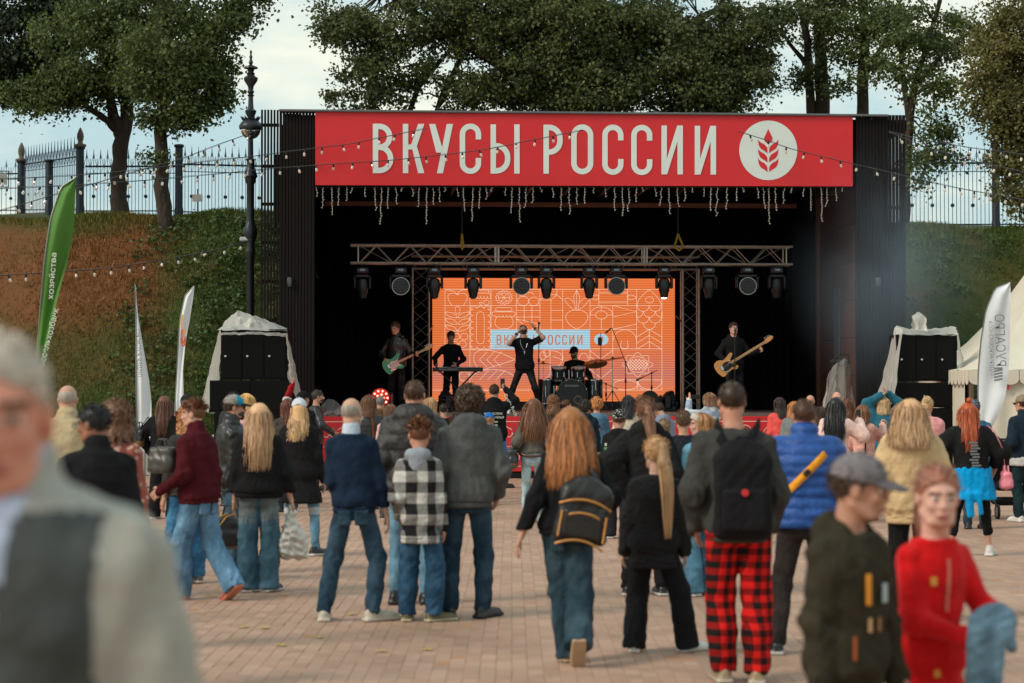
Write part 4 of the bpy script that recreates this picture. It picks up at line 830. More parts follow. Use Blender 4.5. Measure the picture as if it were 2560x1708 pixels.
# lights standing on the stage floor
def floor_wash(u, v, sy_, label, red=False, ang=0):
    p = ST(u, v, sy_); e = empty('floor_light', label, 'stage light', 'stage floor lights', M=SM @ Matrix.Translation((p.x, p.y, FLOOR)) @ Matrix.Rotation(R(ang), 4, 'Z'))
    zc = p.z - FLOOR; hd = Matrix.Rotation(R(90), 3, 'X'); c = Vector((0, 0, zc))
    MB().box((0, 0, .06), (.32, .3, .12), bev=.02).build('base', mh, e, smooth=True)
    for s in (-1, 1): MB().box((s * .23, 0, zc / 2 + .08), (.06, .14, zc + .04), bev=.02).build('yoke_arm', mh, e, smooth=True)
    MB().lathe([(.1, -.16), (.18, -.08), (.2, .02), (.19, .06)], 24, c, M=hd).build('head', mh, e, smooth=True)
    d = MB(); lm = mat('red_led', (1, .05, .03), .4, var=0, emit=26) if red else lensm
    for rr, nn in ((.0, 1), (.07, 5), (.14, 10)):
        for k in range(nn):
            a = 2 * math.pi * k / nn; d.lathe([(.019, 0), (.015, .014), (.001, .02)], 8, c + hd @ Vector((rr * math.cos(a), rr * math.sin(a), .061)), M=hd)
    d.build('led_lenses', lm, e, smooth=True)
    if red:
        pl_ = bpy.data.lights.new('red_glow', 'POINT'); pl_.energy = 14; pl_.color = (1, .03, .02); pl_.shadow_soft_size = .12
        po = bpy.data.objects.new('red_glow', pl_); COL.objects.link(po); po.parent = e; po.location = (0, -.35, zc + .1)
floor_wash(951, 995, 1.2, 'red glowing stage floor light left of the guitarist', True)
floor_wash(1624, 1000, 3.4, 'round studded floor light in front of the screen right part')
floor_wash(1676, 1000, 3.5, 'floor light turned sideways at the right corner of the screen', ang=70)
floor_wash(1112, 1000, 3.3, 'floor light turned sideways below the keyboard', ang=-75)
# ================================================================ loudspeaker stacks with plastic sheets
spk = mat('speaker_black', (.005, .0053, .006), .85, spec=.12, var=.25, vs=40, bump=.3, bs=200, bd=.003)
film, N, L, B = nodes_of('plastic_film')
B.inputs['Base Color'].default_value = (.86, .85, .80, 1); B.inputs['Roughness'].default_value = .28; B.inputs['Specular IOR Level'].default_value = .7
trn = N.new('ShaderNodeBsdfTransparent'); tl = N.new('ShaderNodeBsdfTranslucent'); tl.inputs[0].default_value = (.85, .83, .76, 1)
ms1 = N.new('ShaderNodeMixShader'); ms1.inputs[0].default_value = .4; L.new(B.outputs[0], ms1.inputs[1]); L.new(tl.outputs[0], ms1.inputs[2])
ms2 = N.new('ShaderNodeMixShader'); lw = N.new('ShaderNodeLayerWeight'); lw.inputs[0].default_value = .35; mr = N.new('ShaderNodeMapRange'); mr.inputs[3].default_value = .52; mr.inputs[4].default_value = .97; L.new(lw.outputs['Facing'], mr.inputs[0])
L.new(mr.outputs[0], ms2.inputs[0]); L.new(trn.outputs[0], ms2.inputs[1]); L.new(ms1.outputs[0], ms2.inputs[2]); L.new(ms2.outputs[0], N['Material Output'].inputs[0])
tcn = N.new('ShaderNodeTexCoord'); nb = N.new('ShaderNodeTexNoise'); nb.inputs['Scale'].default_value = 9; nb.inputs['Detail'].default_value = 5; nb.inputs['Distortion'].default_value = 1.5; L.new(tcn.outputs['Object'], nb.inputs['Vector']); bu = N.new('ShaderNodeBump'); bu.inputs['Strength'].default_value = .45; bu.inputs['Distance'].default_value = .03; L.new(nb.outputs[0], bu.inputs['Height']); L.new(bu.outputs[0], B.inputs['Normal'])
film_thin = film.copy(); film_thin.name = 'plastic_film_thin'
for nd in film_thin.node_tree.nodes:
    if nd.type == 'MAP_RANGE': nd.inputs[3].default_value = .16; nd.inputs[4].default_value = .75
def drape(A, Bp, n, m, amp, fr, seed, wf=1.0):
    """sheet hanging from polyline A to polyline B (world), with folds along the fall"""
    r = random.Random(seed); A = [Vector(p) for p in A]; Bp = [Vector(p) for p in Bp]
    def ev(P, t):
        x_ = t * (len(P) - 1); i = min(int(x_), len(P) - 2); return P[i].lerp(P[i + 1], x_ - i)
    ph = [r.uniform(0, 6.3) for _ in range(6)]; V = []
    for i in range(n + 1):
        s = i / n; a, b = ev(A, s), ev(Bp, s)
        for j in range(m + 1):
            t = j / m; p = a.lerp(b, t); w = (.25 + .75 * t) * wf
            f = amp * w * (math.sin(fr * s * 6.28 + ph[0] + 1.2 * math.sin(t * 3 + ph[1])) + .5 * math.sin(fr * 2.3 * s * 6.28 + ph[2] + t * 2) + .35 * math.sin(fr * .6 * s * 6.28 + t * 7 + ph[3]))
            V.append(p + Vector((.35 * f, -f, .25 * f * math.sin(t * 5))))
    return V, [(i * (m + 1) + j, i * (m + 1) + j + 1, (i + 1) * (m + 1) + j + 1, (i + 1) * (m + 1) + j) for i in range(n) for j in range(m)]
def wrinkle(V, amp, seed):
    A_ = np.array([tuple(v) for v in V]); r = np.random.default_rng(seed); o = np.zeros_like(A_)
    for _ in range(7):
        k = r.normal(0, 1, 3) * r.uniform(6, 22); d = r.normal(0, 1, 3); d /= np.linalg.norm(d); q = r.normal(0, 1, 3) * 7
        o += np.sin(A_ @ k + 2 * np.sin(A_ @ q) + r.uniform(0, 6))[:, None] * d
    return [Vector(v) for v in A_ + o * amp / 3]
def cabinets(u0, u1, v0, v1, n, Y, side, row, knobs=True):
    a, b = at(u0, v0, Y), at(u1, v1, Y); w = (b.x - a.x) / n; h = a.z - b.z
    for i in range(n):
        posn = ('left', 'middle', 'right')[i] if n == 3 else ('left', 'right')[i]
        e = empty('loudspeaker', '%s cabinet in the %s row of the black speaker stack %s' % (posn, row, side), 'loudspeaker', 'loudspeaker cabinets', loc=(a.x + w * (i + .5), Y + .35, b.z))
        MB().box((0, 0, h / 2), (w - .003, .7, h - .004), bev=.004).build('cabinet', spk, e, smooth=True)
        MB().box((0, -.352, h / 2), (w - .05, .012, h - .06), bev=.004).build('grille', spk, e)
        if knobs:
            q = Vector((-w / 2 + .09, -.362, h * .46)) if row != 'middle' else Vector((w / 2 - .1, -.362, h * .45))
            MB().lathe([(.02, 0), (.02, .012), (.012, .016)], 10, q, M=Matrix.Rotation(R(90), 3, 'X')).build('badge', chrome, e, smooth=True)
YSP = 36.6
cabinets(552, 716, 823, 949, 3, YSP, 'left of the stage', 'top'); cabinets(524, 730, 951, 1031, 2, YSP, 'left of the stage', 'middle'); cabinets(535, 715, 1033, 1211, 2, YSP, 'left of the stage', 'bottom', False)
cabinets(2241, 2393, 836, 953, 3, YSP, 'right of the stage', 'top'); cabinets(2228, 2420, 957, 1019, 2, YSP, 'right of the stage', 'middle'); cabinets(2228, 2405, 1021, 1211, 2, YSP, 'right of the stage', 'bottom', False)
W_ = lambda u, v, dy=0: at(u, v, YSP + dy)
def sheet(label, pieces, seed, mats=None, loc=None):
    e = empty('plastic_sheet', label, 'plastic sheet', loc=loc); L0 = Vector(loc)
    for i, (A_, B_, n, m, amp, fr) in enumerate(pieces):
        V, F = drape(A_, B_, n, m, amp, fr, seed + i); V = wrinkle(V, .02, seed + i); s = MB(); s.add([v - L0 for v in V], F); s.build(['top_cover', 'side_fall', 'side_fall', 'bunched_top', 'hem_edge'][min(i, 4)], (mats or film), e, smooth='all')
sheet('clear plastic sheet bunched over the left speaker stack', [
    ([W_(545, 826, -.05), W_(600, 826, -.06), W_(660, 826, -.06), W_(718, 828, -.05)], [W_(552, 818, .75), W_(590, 775, .6), W_(640, 790, .6), W_(716, 822, .75)], 36, 14, .05, 3.2),
    ([W_(556, 828, .02), W_(550, 824, .3), W_(548, 826, .7)], [W_(546, 952, .1), W_(520, 1030, .3), W_(497, 1030, .6)], 26, 24, .035, 2.2),
    ([W_(716, 832, -.06), W_(718, 834, .1), W_(717, 834, .4)], [W_(722, 950, -.1), W_(742, 1000, .05), W_(763, 1032, .3)], 24, 22, .03, 2.2),
    ([W_(580, 812, .3), W_(602, 790, .2), W_(630, 800, .2), W_(646, 800, .3)], [W_(592, 815, .4), W_(604, 822, .1), W_(622, 822, .1), W_(645, 815, .4)], 26, 10, .09, 2.5),
    ([W_(552, 832, -.08), W_(640, 830, -.09), W_(716, 834, -.08)], [W_(552, 838, -.085), W_(640, 836, -.1), W_(716, 842, -.08)], 30, 2, .01, 2)], 50, loc=W_(630, 823))
sheet('clear plastic sheet knotted over the right speaker stack', [
    ([W_(2236, 836, -.05), W_(2300, 838, -.06), W_(2350, 838, -.06), W_(2396, 838, -.05)], [W_(2244, 816, .75), W_(2290, 826, .6), W_(2340, 822, .6), W_(2390, 818, .75)], 36, 14, .045, 3.2),
    ([W_(2254, 822, -.08), W_(2242, 816, .1), W_(2234, 826, .4)], [W_(2232, 1012, -.1), W_(2212, 1018, .05), W_(2194, 1010, .3)], 26, 24, .04, 2.4),
    ([W_(2394, 838, -.04), W_(2396, 838, .2), W_(2394, 838, .5)], [W_(2396, 956, -.05), W_(2420, 992, .15), W_(2434, 1000, .4)], 24, 22, .03, 2.0),
    ([W_(2280, 790, .2), W_(2296, 780, .05), W_(2312, 788, .15), W_(2320, 800, .25), W_(2300, 782, .4), W_(2280, 790, .2)], [W_(2286, 824, .2), W_(2296, 826, .1), W_(2310, 826, .15), W_(2308, 824, .3), W_(2298, 824, .35), W_(2286, 824, .2)], 34, 10, .07, 2.6)], 70, loc=W_(2320, 836))
pf = [ST(2062, 1000, .7), ST(2140, 1000, .5)]
def stw(u, v, y): return SM @ ST(u, v, y)
sheet('crumpled clear plastic over equipment at the right edge of the stage', [
    ([stw(2072, 930, .9), stw(2090, 905, .8), stw(2110, 898, .8), stw(2138, 905, .9)], [stw(2052, 1028, .6), stw(2075, 1030, .35), stw(2105, 1030, .3), stw(2138, 1030, .4)], 30, 22, .09, 2.8)], 90, film_thin, loc=stw(2100, 1030, .6))
bag = empty('black_equipment_bag', 'black bag lying on the plastic covered equipment at the right stage edge', 'bag', loc=stw(2105, 905, 1.0))
MB().lathe([(.02, -.1), (.16, -.07), (.2, 0), (.14, .08), (.02, .1)], 14, M=Matrix.Diagonal((1.3, .9, .9))).build('pouch', rubber, bag, smooth=True); MB().tube([(-.18, -.1, .05), (-.08, -.14, .14), (.08, -.14, .14), (.18, -.1, .05)], .015, 6).build('handle', rubber, bag)
cov = empty('covered_monitor', 'grey plastic heap covering a monitor at the left stage edge', 'cover', loc=stw(828, 1025, .5))
V, F = drape([stw(805, 1012, .3), stw(820, 998, .5), stw(838, 1003, .5), stw(858, 1022, .3)], [stw(798, 1035, .1), stw(820, 1037, .0), stw(840, 1037, .0), stw(866, 1036, .1)], 24, 10, .05, 2, 5); s = MB(); s.add([v - cov.location for v in wrinkle(V, .03, 4)], F); s.build('sheet', mat('grey_film', (.16, .14, .14), .35), cov, smooth='all')
# ================================================================ feather flags
flag_w = mat('flag_white', (.72, .76, .80), .7, var=.05, vs=3, sheen=.2); flag_g, N, L, B = nodes_of('flag_green')
tcn = N.new('ShaderNodeTexCoord'); nb = N.new('ShaderNodeTexNoise'); nb.inputs['Scale'].default_value = 1.5; L.new(tcn.outputs['Object'], nb.inputs['Vector']); mx = N.new('ShaderNodeMix'); mx.data_type = 'RGBA'; L.new(nb.outputs[0], mx.inputs[0]); mx.inputs['A'].default_value = (.035, .14, .012, 1); mx.inputs['B'].default_value = (.10, .27, .03, 1); L.new(mx.outputs['Result'], B.inputs['Base Color']); B.inputs['Roughness'].default_value = .65
pole_m = mat('flag_pole', (.2, .21, .2), .4, .5)
def feather(label, Y, left, right, m, seed, amp=.03, twist=None):
    """left/right edges: (u, v) polylines from top to bottom; the pole follows the left edge"""
    top = at(*left[0], Y); e = empty('feather_flag', label, 'flag', 'feather flags', loc=(at(*left[-1], Y).x, Y, 0)); L0 = e.location
    n = 40; V = []; r = random.Random(seed); ph = r.uniform(0, 6)
    def ev(P, t):
        x_ = t * (len(P) - 1); i = min(int(x_), len(P) - 2); f = x_ - i; return (P[i][0] * (1 - f) + P[i + 1][0] * f, P[i][1] * (1 - f) + P[i + 1][1] * f)
    for i in range(n + 1):
        t = i / n; a, b = at(*ev(left, t), Y), at(*ev(right, t), Y)
        for j in range(11):
            s = j / 10; p = a.lerp(b, s); dep = (twist(t, s) if twist else 0)
            V.append(p - L0 + Vector((0, amp * math.sin(s * 7 + ph + 4 * t) * math.sin(math.pi * s) + amp * .7 * math.sin(t * 9 + s * 3 + ph) + dep, 0)))
    F = [(i * 11 + j, (i + 1) * 11 + j, (i + 1) * 11 + j + 1, i * 11 + j + 1) for i in range(n) for j in range(10)]
    s = MB(); s.add(V, F); s.build('cloth', m, e, smooth='all')
    P = [V[i * 11] for i in range(0, n + 1, 2)]; MB().tube(P + [Vector((0, 0, .02))], [.008 + .004 * i / 20 for i in range(len(P))] + [.014], 8).build('pole', pole_m, e, smooth=True)
    MB().box((0, 0, .03), (.5, .06, .04)).box((0, 0, .032), (.06, .5, .036)).build('base', dark_metal, e)
    return e, V, L0
gl = [(192, 440), (150, 468), (128, 545), (112, 660), (100, 770), (92, 860), (88, 960)]; gr_ = [(192, 440), (190, 500), (184, 570), (168, 650), (146, 740), (126, 850), (108, 960)]
eg, Vg, Lg = feather('tall curved green feather flag at the left edge', 22.0, gl, gr_, flag_g, 1, .05)
e1, Vw1, L1_ = feather('narrow white feather flag seen nearly edge on beside the barrier', 31.5, [(337, 712), (338, 760), (339, 830), (341, 920), (342, 1010), (342, 1070), (343, 1125)], [(338, 712), (345, 780), (356, 850), (372, 950), (378, 1010), (378, 1075), (372, 1130)], flag_w, 2, .05)
e2, Vw2, L2_ = feather('white feather flag with orange and red swirl left of the speakers', 33.5, [(484, 715), (462, 740), (450, 800), (446, 850), (442, 930), (439, 985), (438, 1028)], [(487, 715), (483, 745), (474, 800), (464, 850), (458, 925), (460, 990), (462, 1028)], flag_w, 3, .03)
e4, Vw4, L4_ = feather('large white feather flag with grey mirrored lettering by the tent', 33.0, [(2524, 706), (2488, 720), (2464, 775), (2452, 850), (2446, 930), (2445, 1000), (2446, 1085)], [(2525, 706), (2526, 760), (2526, 850), (2522, 930), (2514, 985), (2500, 1030), (2472, 1085)], flag_w, 4, .03)
gry = mat('flag_print_grey', (.22, .24, .26), .7); org = mat('flag_print_orange', (.75, .36, .05), .7); rdp = mat('flag_print_red', (.6, .12, .06), .7); wht = mat('flag_print_white', (.75, .8, .72), .7)
MIR = Matrix.Diagonal((-1, 1, 1, 1))
def ftext(txt, size, u, v, Y, L0, parent, m, rot, mirror=False, sxl=1.0):
    p = at(u, v, Y - .09) - L0; T = Matrix.Translation(p) @ (MIR if mirror else Matrix.Identity(4)) @ Matrix.Rotation(R(rot), 4, 'Y') @ Matrix.Rotation(R(90), 4, 'X') @ Matrix.Diagonal((sxl, 1, 1, 1)); return text_on(txt, size, 'lettering', m, parent, T)
ftext('РУСАГРО', .22, 2499, 851, 33, L4_, e4, gry, -88, True, .86); ftext('ЛИДЕР АГРОБИЗНЕСА', .085, 2478, 874, 33, L4_, e4, gry, -88, True, 1.0)
lg = MB(); p = at(2496, 936, 33 - .09) - L4_
for k in range(5): lg.add([(p.x + x_ + .0, p.y - .001 * k, p.z + z_) for x_, z_ in ((-.07, -.12 + k * .05), (.07, -.12 + k * .05 + (.03 if k < 4 else .0)), (.07, -.085 + k * .05 + (.03 if k < 4 else 0)), (-.07, -.085 + k * .05))], [(0, 1, 2, 3)])
lg.build('logo', gry, e4)
ftext('ЛИДЕР РУСАГРО', .09, 347, 884, 31.5, L1_, e1, gry, -87, True)
sw = MB(); c = at(460, 832, 33.35) - L2_
for k, (r_x, r_z, o_) in enumerate(((.035, .16, .14), (.03, .13, -.04), (.035, .1, -.12))):
    P = arc(0, 0, r_x, r_z, 100 + 30 * k, 330 + 20 * k, 14)
    for q in ribbon(P, .026): sw.add([(c.x + a_.x, c.y - .05 - .002 * k, c.z + o_ + a_.y) for a_ in q], [(0, 1, 2, 3)], 0 if k == 0 else 1)
sw.build('logo', [org, rdp], e2)
ftext('хозяйства', .085, 131, 690, 22, Lg, eg, wht, -86, False, 1.25); ftext('Россельхозбанк', .09, 121, 850, 22, Lg, eg, wht, -76, False, 1.0)
# ================================================================ white tent on the right
tent_m = mat('tent_canvas', (.66, .61, .50), .75, var=.06, vs=2, bump=.15, bs=5, bd=.05)
YT = 35.0; tl_ = at(2424, 925, YT); tn = empty('pagoda_tent', 'white peaked canvas tent with scalloped eaves at the right edge', 'tent', loc=(tl_.x + 2.5, YT + 2.5, 0)); ze = tl_.z; rf = MB(); n = 18; V = []
for j in range(9):
    t = j / 8; h = 1 - t; zz = ze + 3.1 * (h ** 1.75); w = 2.5 * (t ** .95) + .02
    for (ax, ay, bx, by) in ((-1, -1, 1, -1), (1, -1, 1, 1), (1, 1, -1, 1), (-1, 1, -1, -1)):
        for i in range(n): s = i / n; sag = -.12 * math.sin(math.pi * s) * t * (1 - t) * 2; V.append(((ax + (bx - ax) * s) * w, (ay + (by - ay) * s) * w, zz + sag + .012 * math.sin(s * 40)))
m4 = 4 * n; rf.add(V, [(j * m4 + i, (j + 1) * m4 + i, (j + 1) * m4 + (i + 1) % m4, j * m4 + (i + 1) % m4) for j in range(8) for i in range(m4)]); rf.build('roof', tent_m, tn, smooth=True)
vl = MB()
for (ax, ay, bx, by) in ((-1, -1, 1, -1), (-1, 1, -1, -1)):
    for i in range(17):
        P = [(0, 0), (1, 0), (1, -.16)] + [(.5 + .5 * math.cos(R(a)), -.16 - .1 * math.sin(R(a))) for a in range(20, 180, 20)] + [(0, -.16)]
        vl.add([((ax + (bx - ax) * (i + q[0] * .96) / 17) * 2.52, (ay + (by - ay) * (i + q[0] * .96) / 17) * 2.52, ze + q[1]) for q in P], [tuple(range(len(P)))])
vl.build('valance', tent_m, tn)
for (x0, y0_, x1, y1_) in ((-2.35, -2.42, 2.45, -2.42), (-2.45, 2.4, -2.45, -1.9)):
    wl_ = MB(); V = []
    for i in range(61):
        s = i / 60
        for zz in (0.02, ze - .05): V.append((x0 + (x1 - x0) * s, y0_ + (y1_ - y0_) * s + .03 * math.sin(i * 1.1), zz))
    wl_.add(V, [(2 * i, 2 * i + 2, 2 * i + 3, 2 * i + 1) for i in range(60)]); wl_.build('side_wall', tent_m, tn, smooth='all')
for ax in (-1, 1):
    for ay in (-1, 1): MB().box((ax * 2.46, ay * 2.46, ze / 2), (.07, .07, ze), bev=.01).build('leg', mat('tent_leg', (.12, .075, .05), .7), tn)
MB().box((at(2519, 960, YT).x - tn.location.x, -2.47, at(2519, 960, YT).z), (.07, .02, .2)).build('red_tab', mat('red_tab', (.6, .03, .03), .6), tn)
# ================================================================ festoon lights
bulb_gl = mat('bulb_glass', (.82, .74, .64), .12, var=.08, trans=.35, emit=0)
bm2 = MB(); bm2.lathe([(.013, 0), (.016, -.01), (.017, -.05), (.013, -.055)], 8, mi=0); bm2.lathe([(.013, -.055), (.021, -.075), (.024, -.095), (.017, -.115), (.003, -.122)], 8, mi=1); bulb_me = bm2.mesh('bulb', [rubber, bulb_gl], True)
def festoon(label, pts, first=.25, pitch=.36):
    W = [at(u, v, Y) for u, v, Y in pts]; P = []
    for i in range(len(W) - 1):
        p0, p1, p2, p3 = W[max(i - 1, 0)], W[i], W[i + 1], W[min(i + 2, len(W) - 1)]
        for j in range(8):
            t = j / 8; P.append(.5 * ((2 * p1) + (p2 - p0) * t + (2 * p0 - 5 * p1 + 4 * p2 - p3) * t * t + (3 * p1 - p0 - 3 * p2 + p3) * t ** 3))
    P.append(W[-1]); L0 = P[0].copy(); e = empty('festoon_lights', label, 'string lights', 'festoon light strings', loc=L0)
    MB().tube([p - L0 for p in P], .005, 5).build('cable', rubber, e); MB().tube([p - L0 + Vector((0, .01, .014 + .006 * math.sin(i * .7))) for i, p in enumerate(P)], .004, 4).build('support_wire', steel, e)
    acc = 0; nxt = first
    for a, b in zip(P[:-1], P[1:]):
        d = (b - a).length
        while acc + d >= nxt:
            p = a.lerp(b, (nxt - acc) / d); o = link('bulb', bulb_me, e); o.location = p - L0; o.rotation_euler = (rng.gauss(0, .2), rng.gauss(0, .25), rng.uniform(0, 6)); o.scale = [1.08] * 3; nxt += pitch * rng.uniform(.9, 1.1)
        acc += d
YF = lambda u: 38.15 if u > 640 else 38.15 - (640 - u) * .006
festoon('upper light string crossing the left letters of the banner', [(u, v, YF(u)) for u, v in ((1068, 322), (960, 343), (870, 361), (789, 371), (651, 389), (502, 406), (314, 429), (160, 441), (0, 448), (-80, 451))])
festoon('lower light string crossing the banner up to its middle letters', [(u, v, YF(u)) for u, v in ((1458, 326), (1330, 351), (1200, 376), (1000, 399), (789, 414), (651, 425), (452, 444), (276, 458), (100, 468), (-80, 476))])
festoon('light string running from the lamp head down to the left edge', [(u, v, YF(u) + .7) for u, v in ((647, 327), (574, 352), (452, 398), (383, 417), (268, 450), (115, 494), (0, 528), (-70, 550))])
festoon('light string running from the security camera across the bank', [(u, v, YF(u) + .8) for u, v in ((629, 601), (525, 629), (414, 649), (270, 671), (78, 685), (-70, 693))])
YR = lambda u: 38.5 - max(0, u - 2260) * .006
festoon('light string running from the wheat emblem down to the right', [(u, v, YR(u)) for u, v in ((1844, 329), (1900, 346), (1990, 376), (2131, 410), (2261, 441), (2381, 468), (2517, 493), (2640, 515))])
festoon('steeper light string leaving the right column top', [(u, v, YR(u)) for u, v in ((2222, 332), (2270, 350), (2317, 369), (2431, 402), (2560, 432), (2640, 450))])
festoon('flatter light string leaving the right column top', [(u, v, YR(u) + .25) for u, v in ((2222, 330), (2317, 352), (2442, 372), (2560, 387), (2640, 396))])
# ================================================================ stage smoke
smk = bpy.data.materials.new('smoke'); smk.use_nodes = True; N, L = smk.node_tree.nodes, smk.node_tree.links; N.clear()
out = N.new('ShaderNodeOutputMaterial'); pv = N.new('ShaderNodeVolumePrincipled'); pv.inputs['Color'].default_value = (.62, .80, .98, 1)
tcn = N.new('ShaderNodeTexCoord'); nb = N.new('ShaderNodeTexNoise'); nb.inputs['Scale'].default_value = 1.1; nb.inputs['Detail'].default_value = 4; L.new(tcn.outputs['Object'], nb.inputs['Vector'])
ln_ = N.new('ShaderNodeVectorMath'); ln_.operation = 'LENGTH'; L.new(tcn.outputs['Generated'], (sb := N.new('ShaderNodeVectorMath')).inputs[0]); sb.operation = 'SUBTRACT'; sb.inputs[1].default_value = (.5, .5, .5); L.new(sb.outputs[0], ln_.inputs[0])
fo = N.new('ShaderNodeMapRange'); fo.inputs[1].default_value = .5; fo.inputs[2].default_value = .0; fo.inputs[3].default_value = 0; fo.inputs[4].default_value = 1; L.new(ln_.outputs['Value'], fo.inputs[0])
th = N.new('ShaderNodeMapRange'); th.inputs[1].default_value = .38; th.inputs[2].default_value = .75; L.new(nb.outputs[0], th.inputs[0])
mu = N.new('ShaderNodeMath'); mu.operation = 'MULTIPLY'; f2 = N.new('ShaderNodeMath'); f2.operation = 'POWER'; f2.inputs[1].default_value = 2.0; L.new(fo.outputs[0], f2.inputs[0]); L.new(f2.outputs[0], mu.inputs[0]); L.new(th.outputs[0], mu.inputs[1]); m3 = N.new('ShaderNodeMath'); m3.operation = 'MULTIPLY'; m3.inputs[1].default_value = 1.0; L.new(mu.outputs[0], m3.inputs[0]); L.new(m3.outputs[0], pv.inputs['Density']); L.new(pv.outputs[0], out.inputs['Volume'])
s = MB(); s.lathe([(.02, -1)] + [(math.cos(R(a)), math.sin(R(a))) for a in range(-75, 90, 15)] + [(.02, 1)], 20)
so_ = s.build('smoke', smk, M=SMT(XR0 + .55, -.7, 4.0) @ Matrix.Diagonal((2.4, 1.3, 2.9, 1)), smooth='all'); tag(so_, 'thin bluish stage smoke drifting before the right column', 'smoke', kind='stuff')
# ================================================================ people: distance-field bodies meshed with surface nets
def _interp(z, zs, a): return np.interp(z, zs, a)
def sd_eval(p, P):
    t = p[0]
    if t == 'rc':
        a, b = np.array(p[1]), np.array(p[2]); ba = b - a; L2 = max(ba @ ba, 1e-9); q = P - a
        h = np.clip((q @ ba) / L2, 0, 1); return np.linalg.norm(q - h[..., None] * ba, axis=-1) - (p[3] + (p[4] - p[3]) * h)
    if t == 'rcf':
        a, b = np.array(p[1]), np.array(p[2]); ba = b - a; Lb = max(np.linalg.norm(ba), 1e-6); q = P - a; s_ = (q @ ba) / Lb
        h = np.clip(s_ / Lb, 0, 1.3); return np.maximum(np.linalg.norm(q - h[..., None] * ba, axis=-1) - (p[3] + (p[4] - p[3]) * h), s_ - Lb)
    if t == 'el':
        q = P - np.array(p[1])
        if len(p) > 3 and p[3] is not None: q = q @ np.array(p[3])
        r = np.array(p[2]); k0 = np.linalg.norm(q / r, axis=-1); k1 = np.linalg.norm(q / (r * r), axis=-1) + 1e-9
        return k0 * (k0 - 1) / k1
    if t == 'box':
        q = P - np.array(p[1])
        if len(p) > 4 and p[4] is not None: q = q @ np.array(p[4])
        d = np.abs(q) - (np.array(p[2]) - p[3]); return np.linalg.norm(np.maximum(d, 0), axis=-1) + np.minimum(d.max(-1), 0) - p[3]
    if t == 'loft':
        zs, ax, ay, cx, cyy = [np.array(v) for v in p[1:6]]; z = P[..., 2]
        a, b = _interp(z, zs, ax), _interp(z, zs, ay); x = np.abs(P[..., 0] - _interp(z, zs, cx)) / a; y = np.abs(P[..., 1] - _interp(z, zs, cyy)) / b
        e = p[6] if len(p) > 6 else 2.4
        d = ((x ** e + y ** e) ** (1 / e) - 1) * np.minimum(a, b); dz = np.maximum(zs[0] - z, z - zs[-1])
        return np.maximum(d, dz)
def sd_box(p):
    t = p[0]
    if t in ('rc', 'rcf'):
        a, b = np.array(p[1]), np.array(p[2]); r = max(p[3], p[4]) * 1.1; return np.minimum(a, b) - r, np.maximum(a, b) + r
    if t == 'el':
        c = np.array(p[1]); r = np.array(p[2]) if (len(p) < 4 or p[3] is None) else np.full(3, max(p[2])); return c - r, c + r
    if t == 'box':
        c = np.array(p[1]); r = np.array(p[2]) if (len(p) < 5 or p[4] is None) else np.full(3, np.linalg.norm(p[2])); return c - r, c + r
    zs, ax, ay, cx, cyy = [np.array(v) for v in p[1:6]]
    return np.array([(cx - ax).min(), (cyy - ay).min(), zs[0]]), np.array([(cx + ax).max(), (cyy + ay).max(), zs[-1]])
EDG = [((0, 0, 0), (1, 0, 0)), ((0, 1, 0), (1, 1, 0)), ((0, 0, 1), (1, 0, 1)), ((0, 1, 1), (1, 1, 1)), ((0, 0, 0), (0, 1, 0)), ((1, 0, 0), (1, 1, 0)), ((0, 0, 1), (0, 1, 1)), ((1, 0, 1), (1, 1, 1)), ((0, 0, 0), (0, 0, 1)), ((1, 0, 0), (1, 0, 1)), ((0, 1, 0), (0, 1, 1)), ((1, 1, 0), (1, 1, 1))]
def surfnets(D, o, h):
    ins = D < 0; n = np.array(D.shape); c = np.zeros(n - 1, np.int8)
    for i in (0, 1):
        for j in (0, 1):
            for k in (0, 1): c += ins[i:n[0] - 1 + i, j:n[1] - 1 + j, k:n[2] - 1 + k]
    mask = (c > 0) & (c < 8); ijk = np.argwhere(mask); idx = np.full(mask.shape, -1, np.int64); idx[mask] = np.arange(len(ijk))
    pos = np.zeros((len(ijk), 3)); cnt = np.zeros(len(ijk))
    for a, b in EDG:
        A, B_ = ijk + a, ijk + b; da, db = D[A[:, 0], A[:, 1], A[:, 2]], D[B_[:, 0], B_[:, 1], B_[:, 2]]; cr_ = (da < 0) != (db < 0)
        t = np.where(cr_, da / np.where(da - db == 0, 1, da - db), 0); pos += np.where(cr_[:, None], np.array(a) + (np.array(b) - np.array(a)) * t[:, None], 0); cnt += cr_
    V = (ijk + pos / cnt[:, None]) * h + o; Q = []
    for ax in range(3):
        s0 = [slice(None)] * 3; s1 = [slice(None)] * 3; s0[ax] = slice(0, -1); s1[ax] = slice(1, None); ch = ins[tuple(s0)] != ins[tuple(s1)]
        e = np.argwhere(ch); u, v = (ax + 1) % 3, (ax + 2) % 3; e = e[(e[:, u] > 0) & (e[:, v] > 0) & (e[:, u] < n[u] - 1) & (e[:, v] < n[v] - 1)]
        if not len(e): continue
        du = np.zeros(3, int); du[u] = 1; dv = np.zeros(3, int); dv[v] = 1
        g = lambda x: idx[x[:, 0], x[:, 1], x[:, 2]]
        q = np.stack([g(e - du - dv), g(e - dv), g(e), g(e - du)], -1); fl = ~ins[e[:, 0], e[:, 1], e[:, 2]]; q[fl] = q[fl][:, ::-1]; Q.append(q)
    return V, np.concatenate(Q)
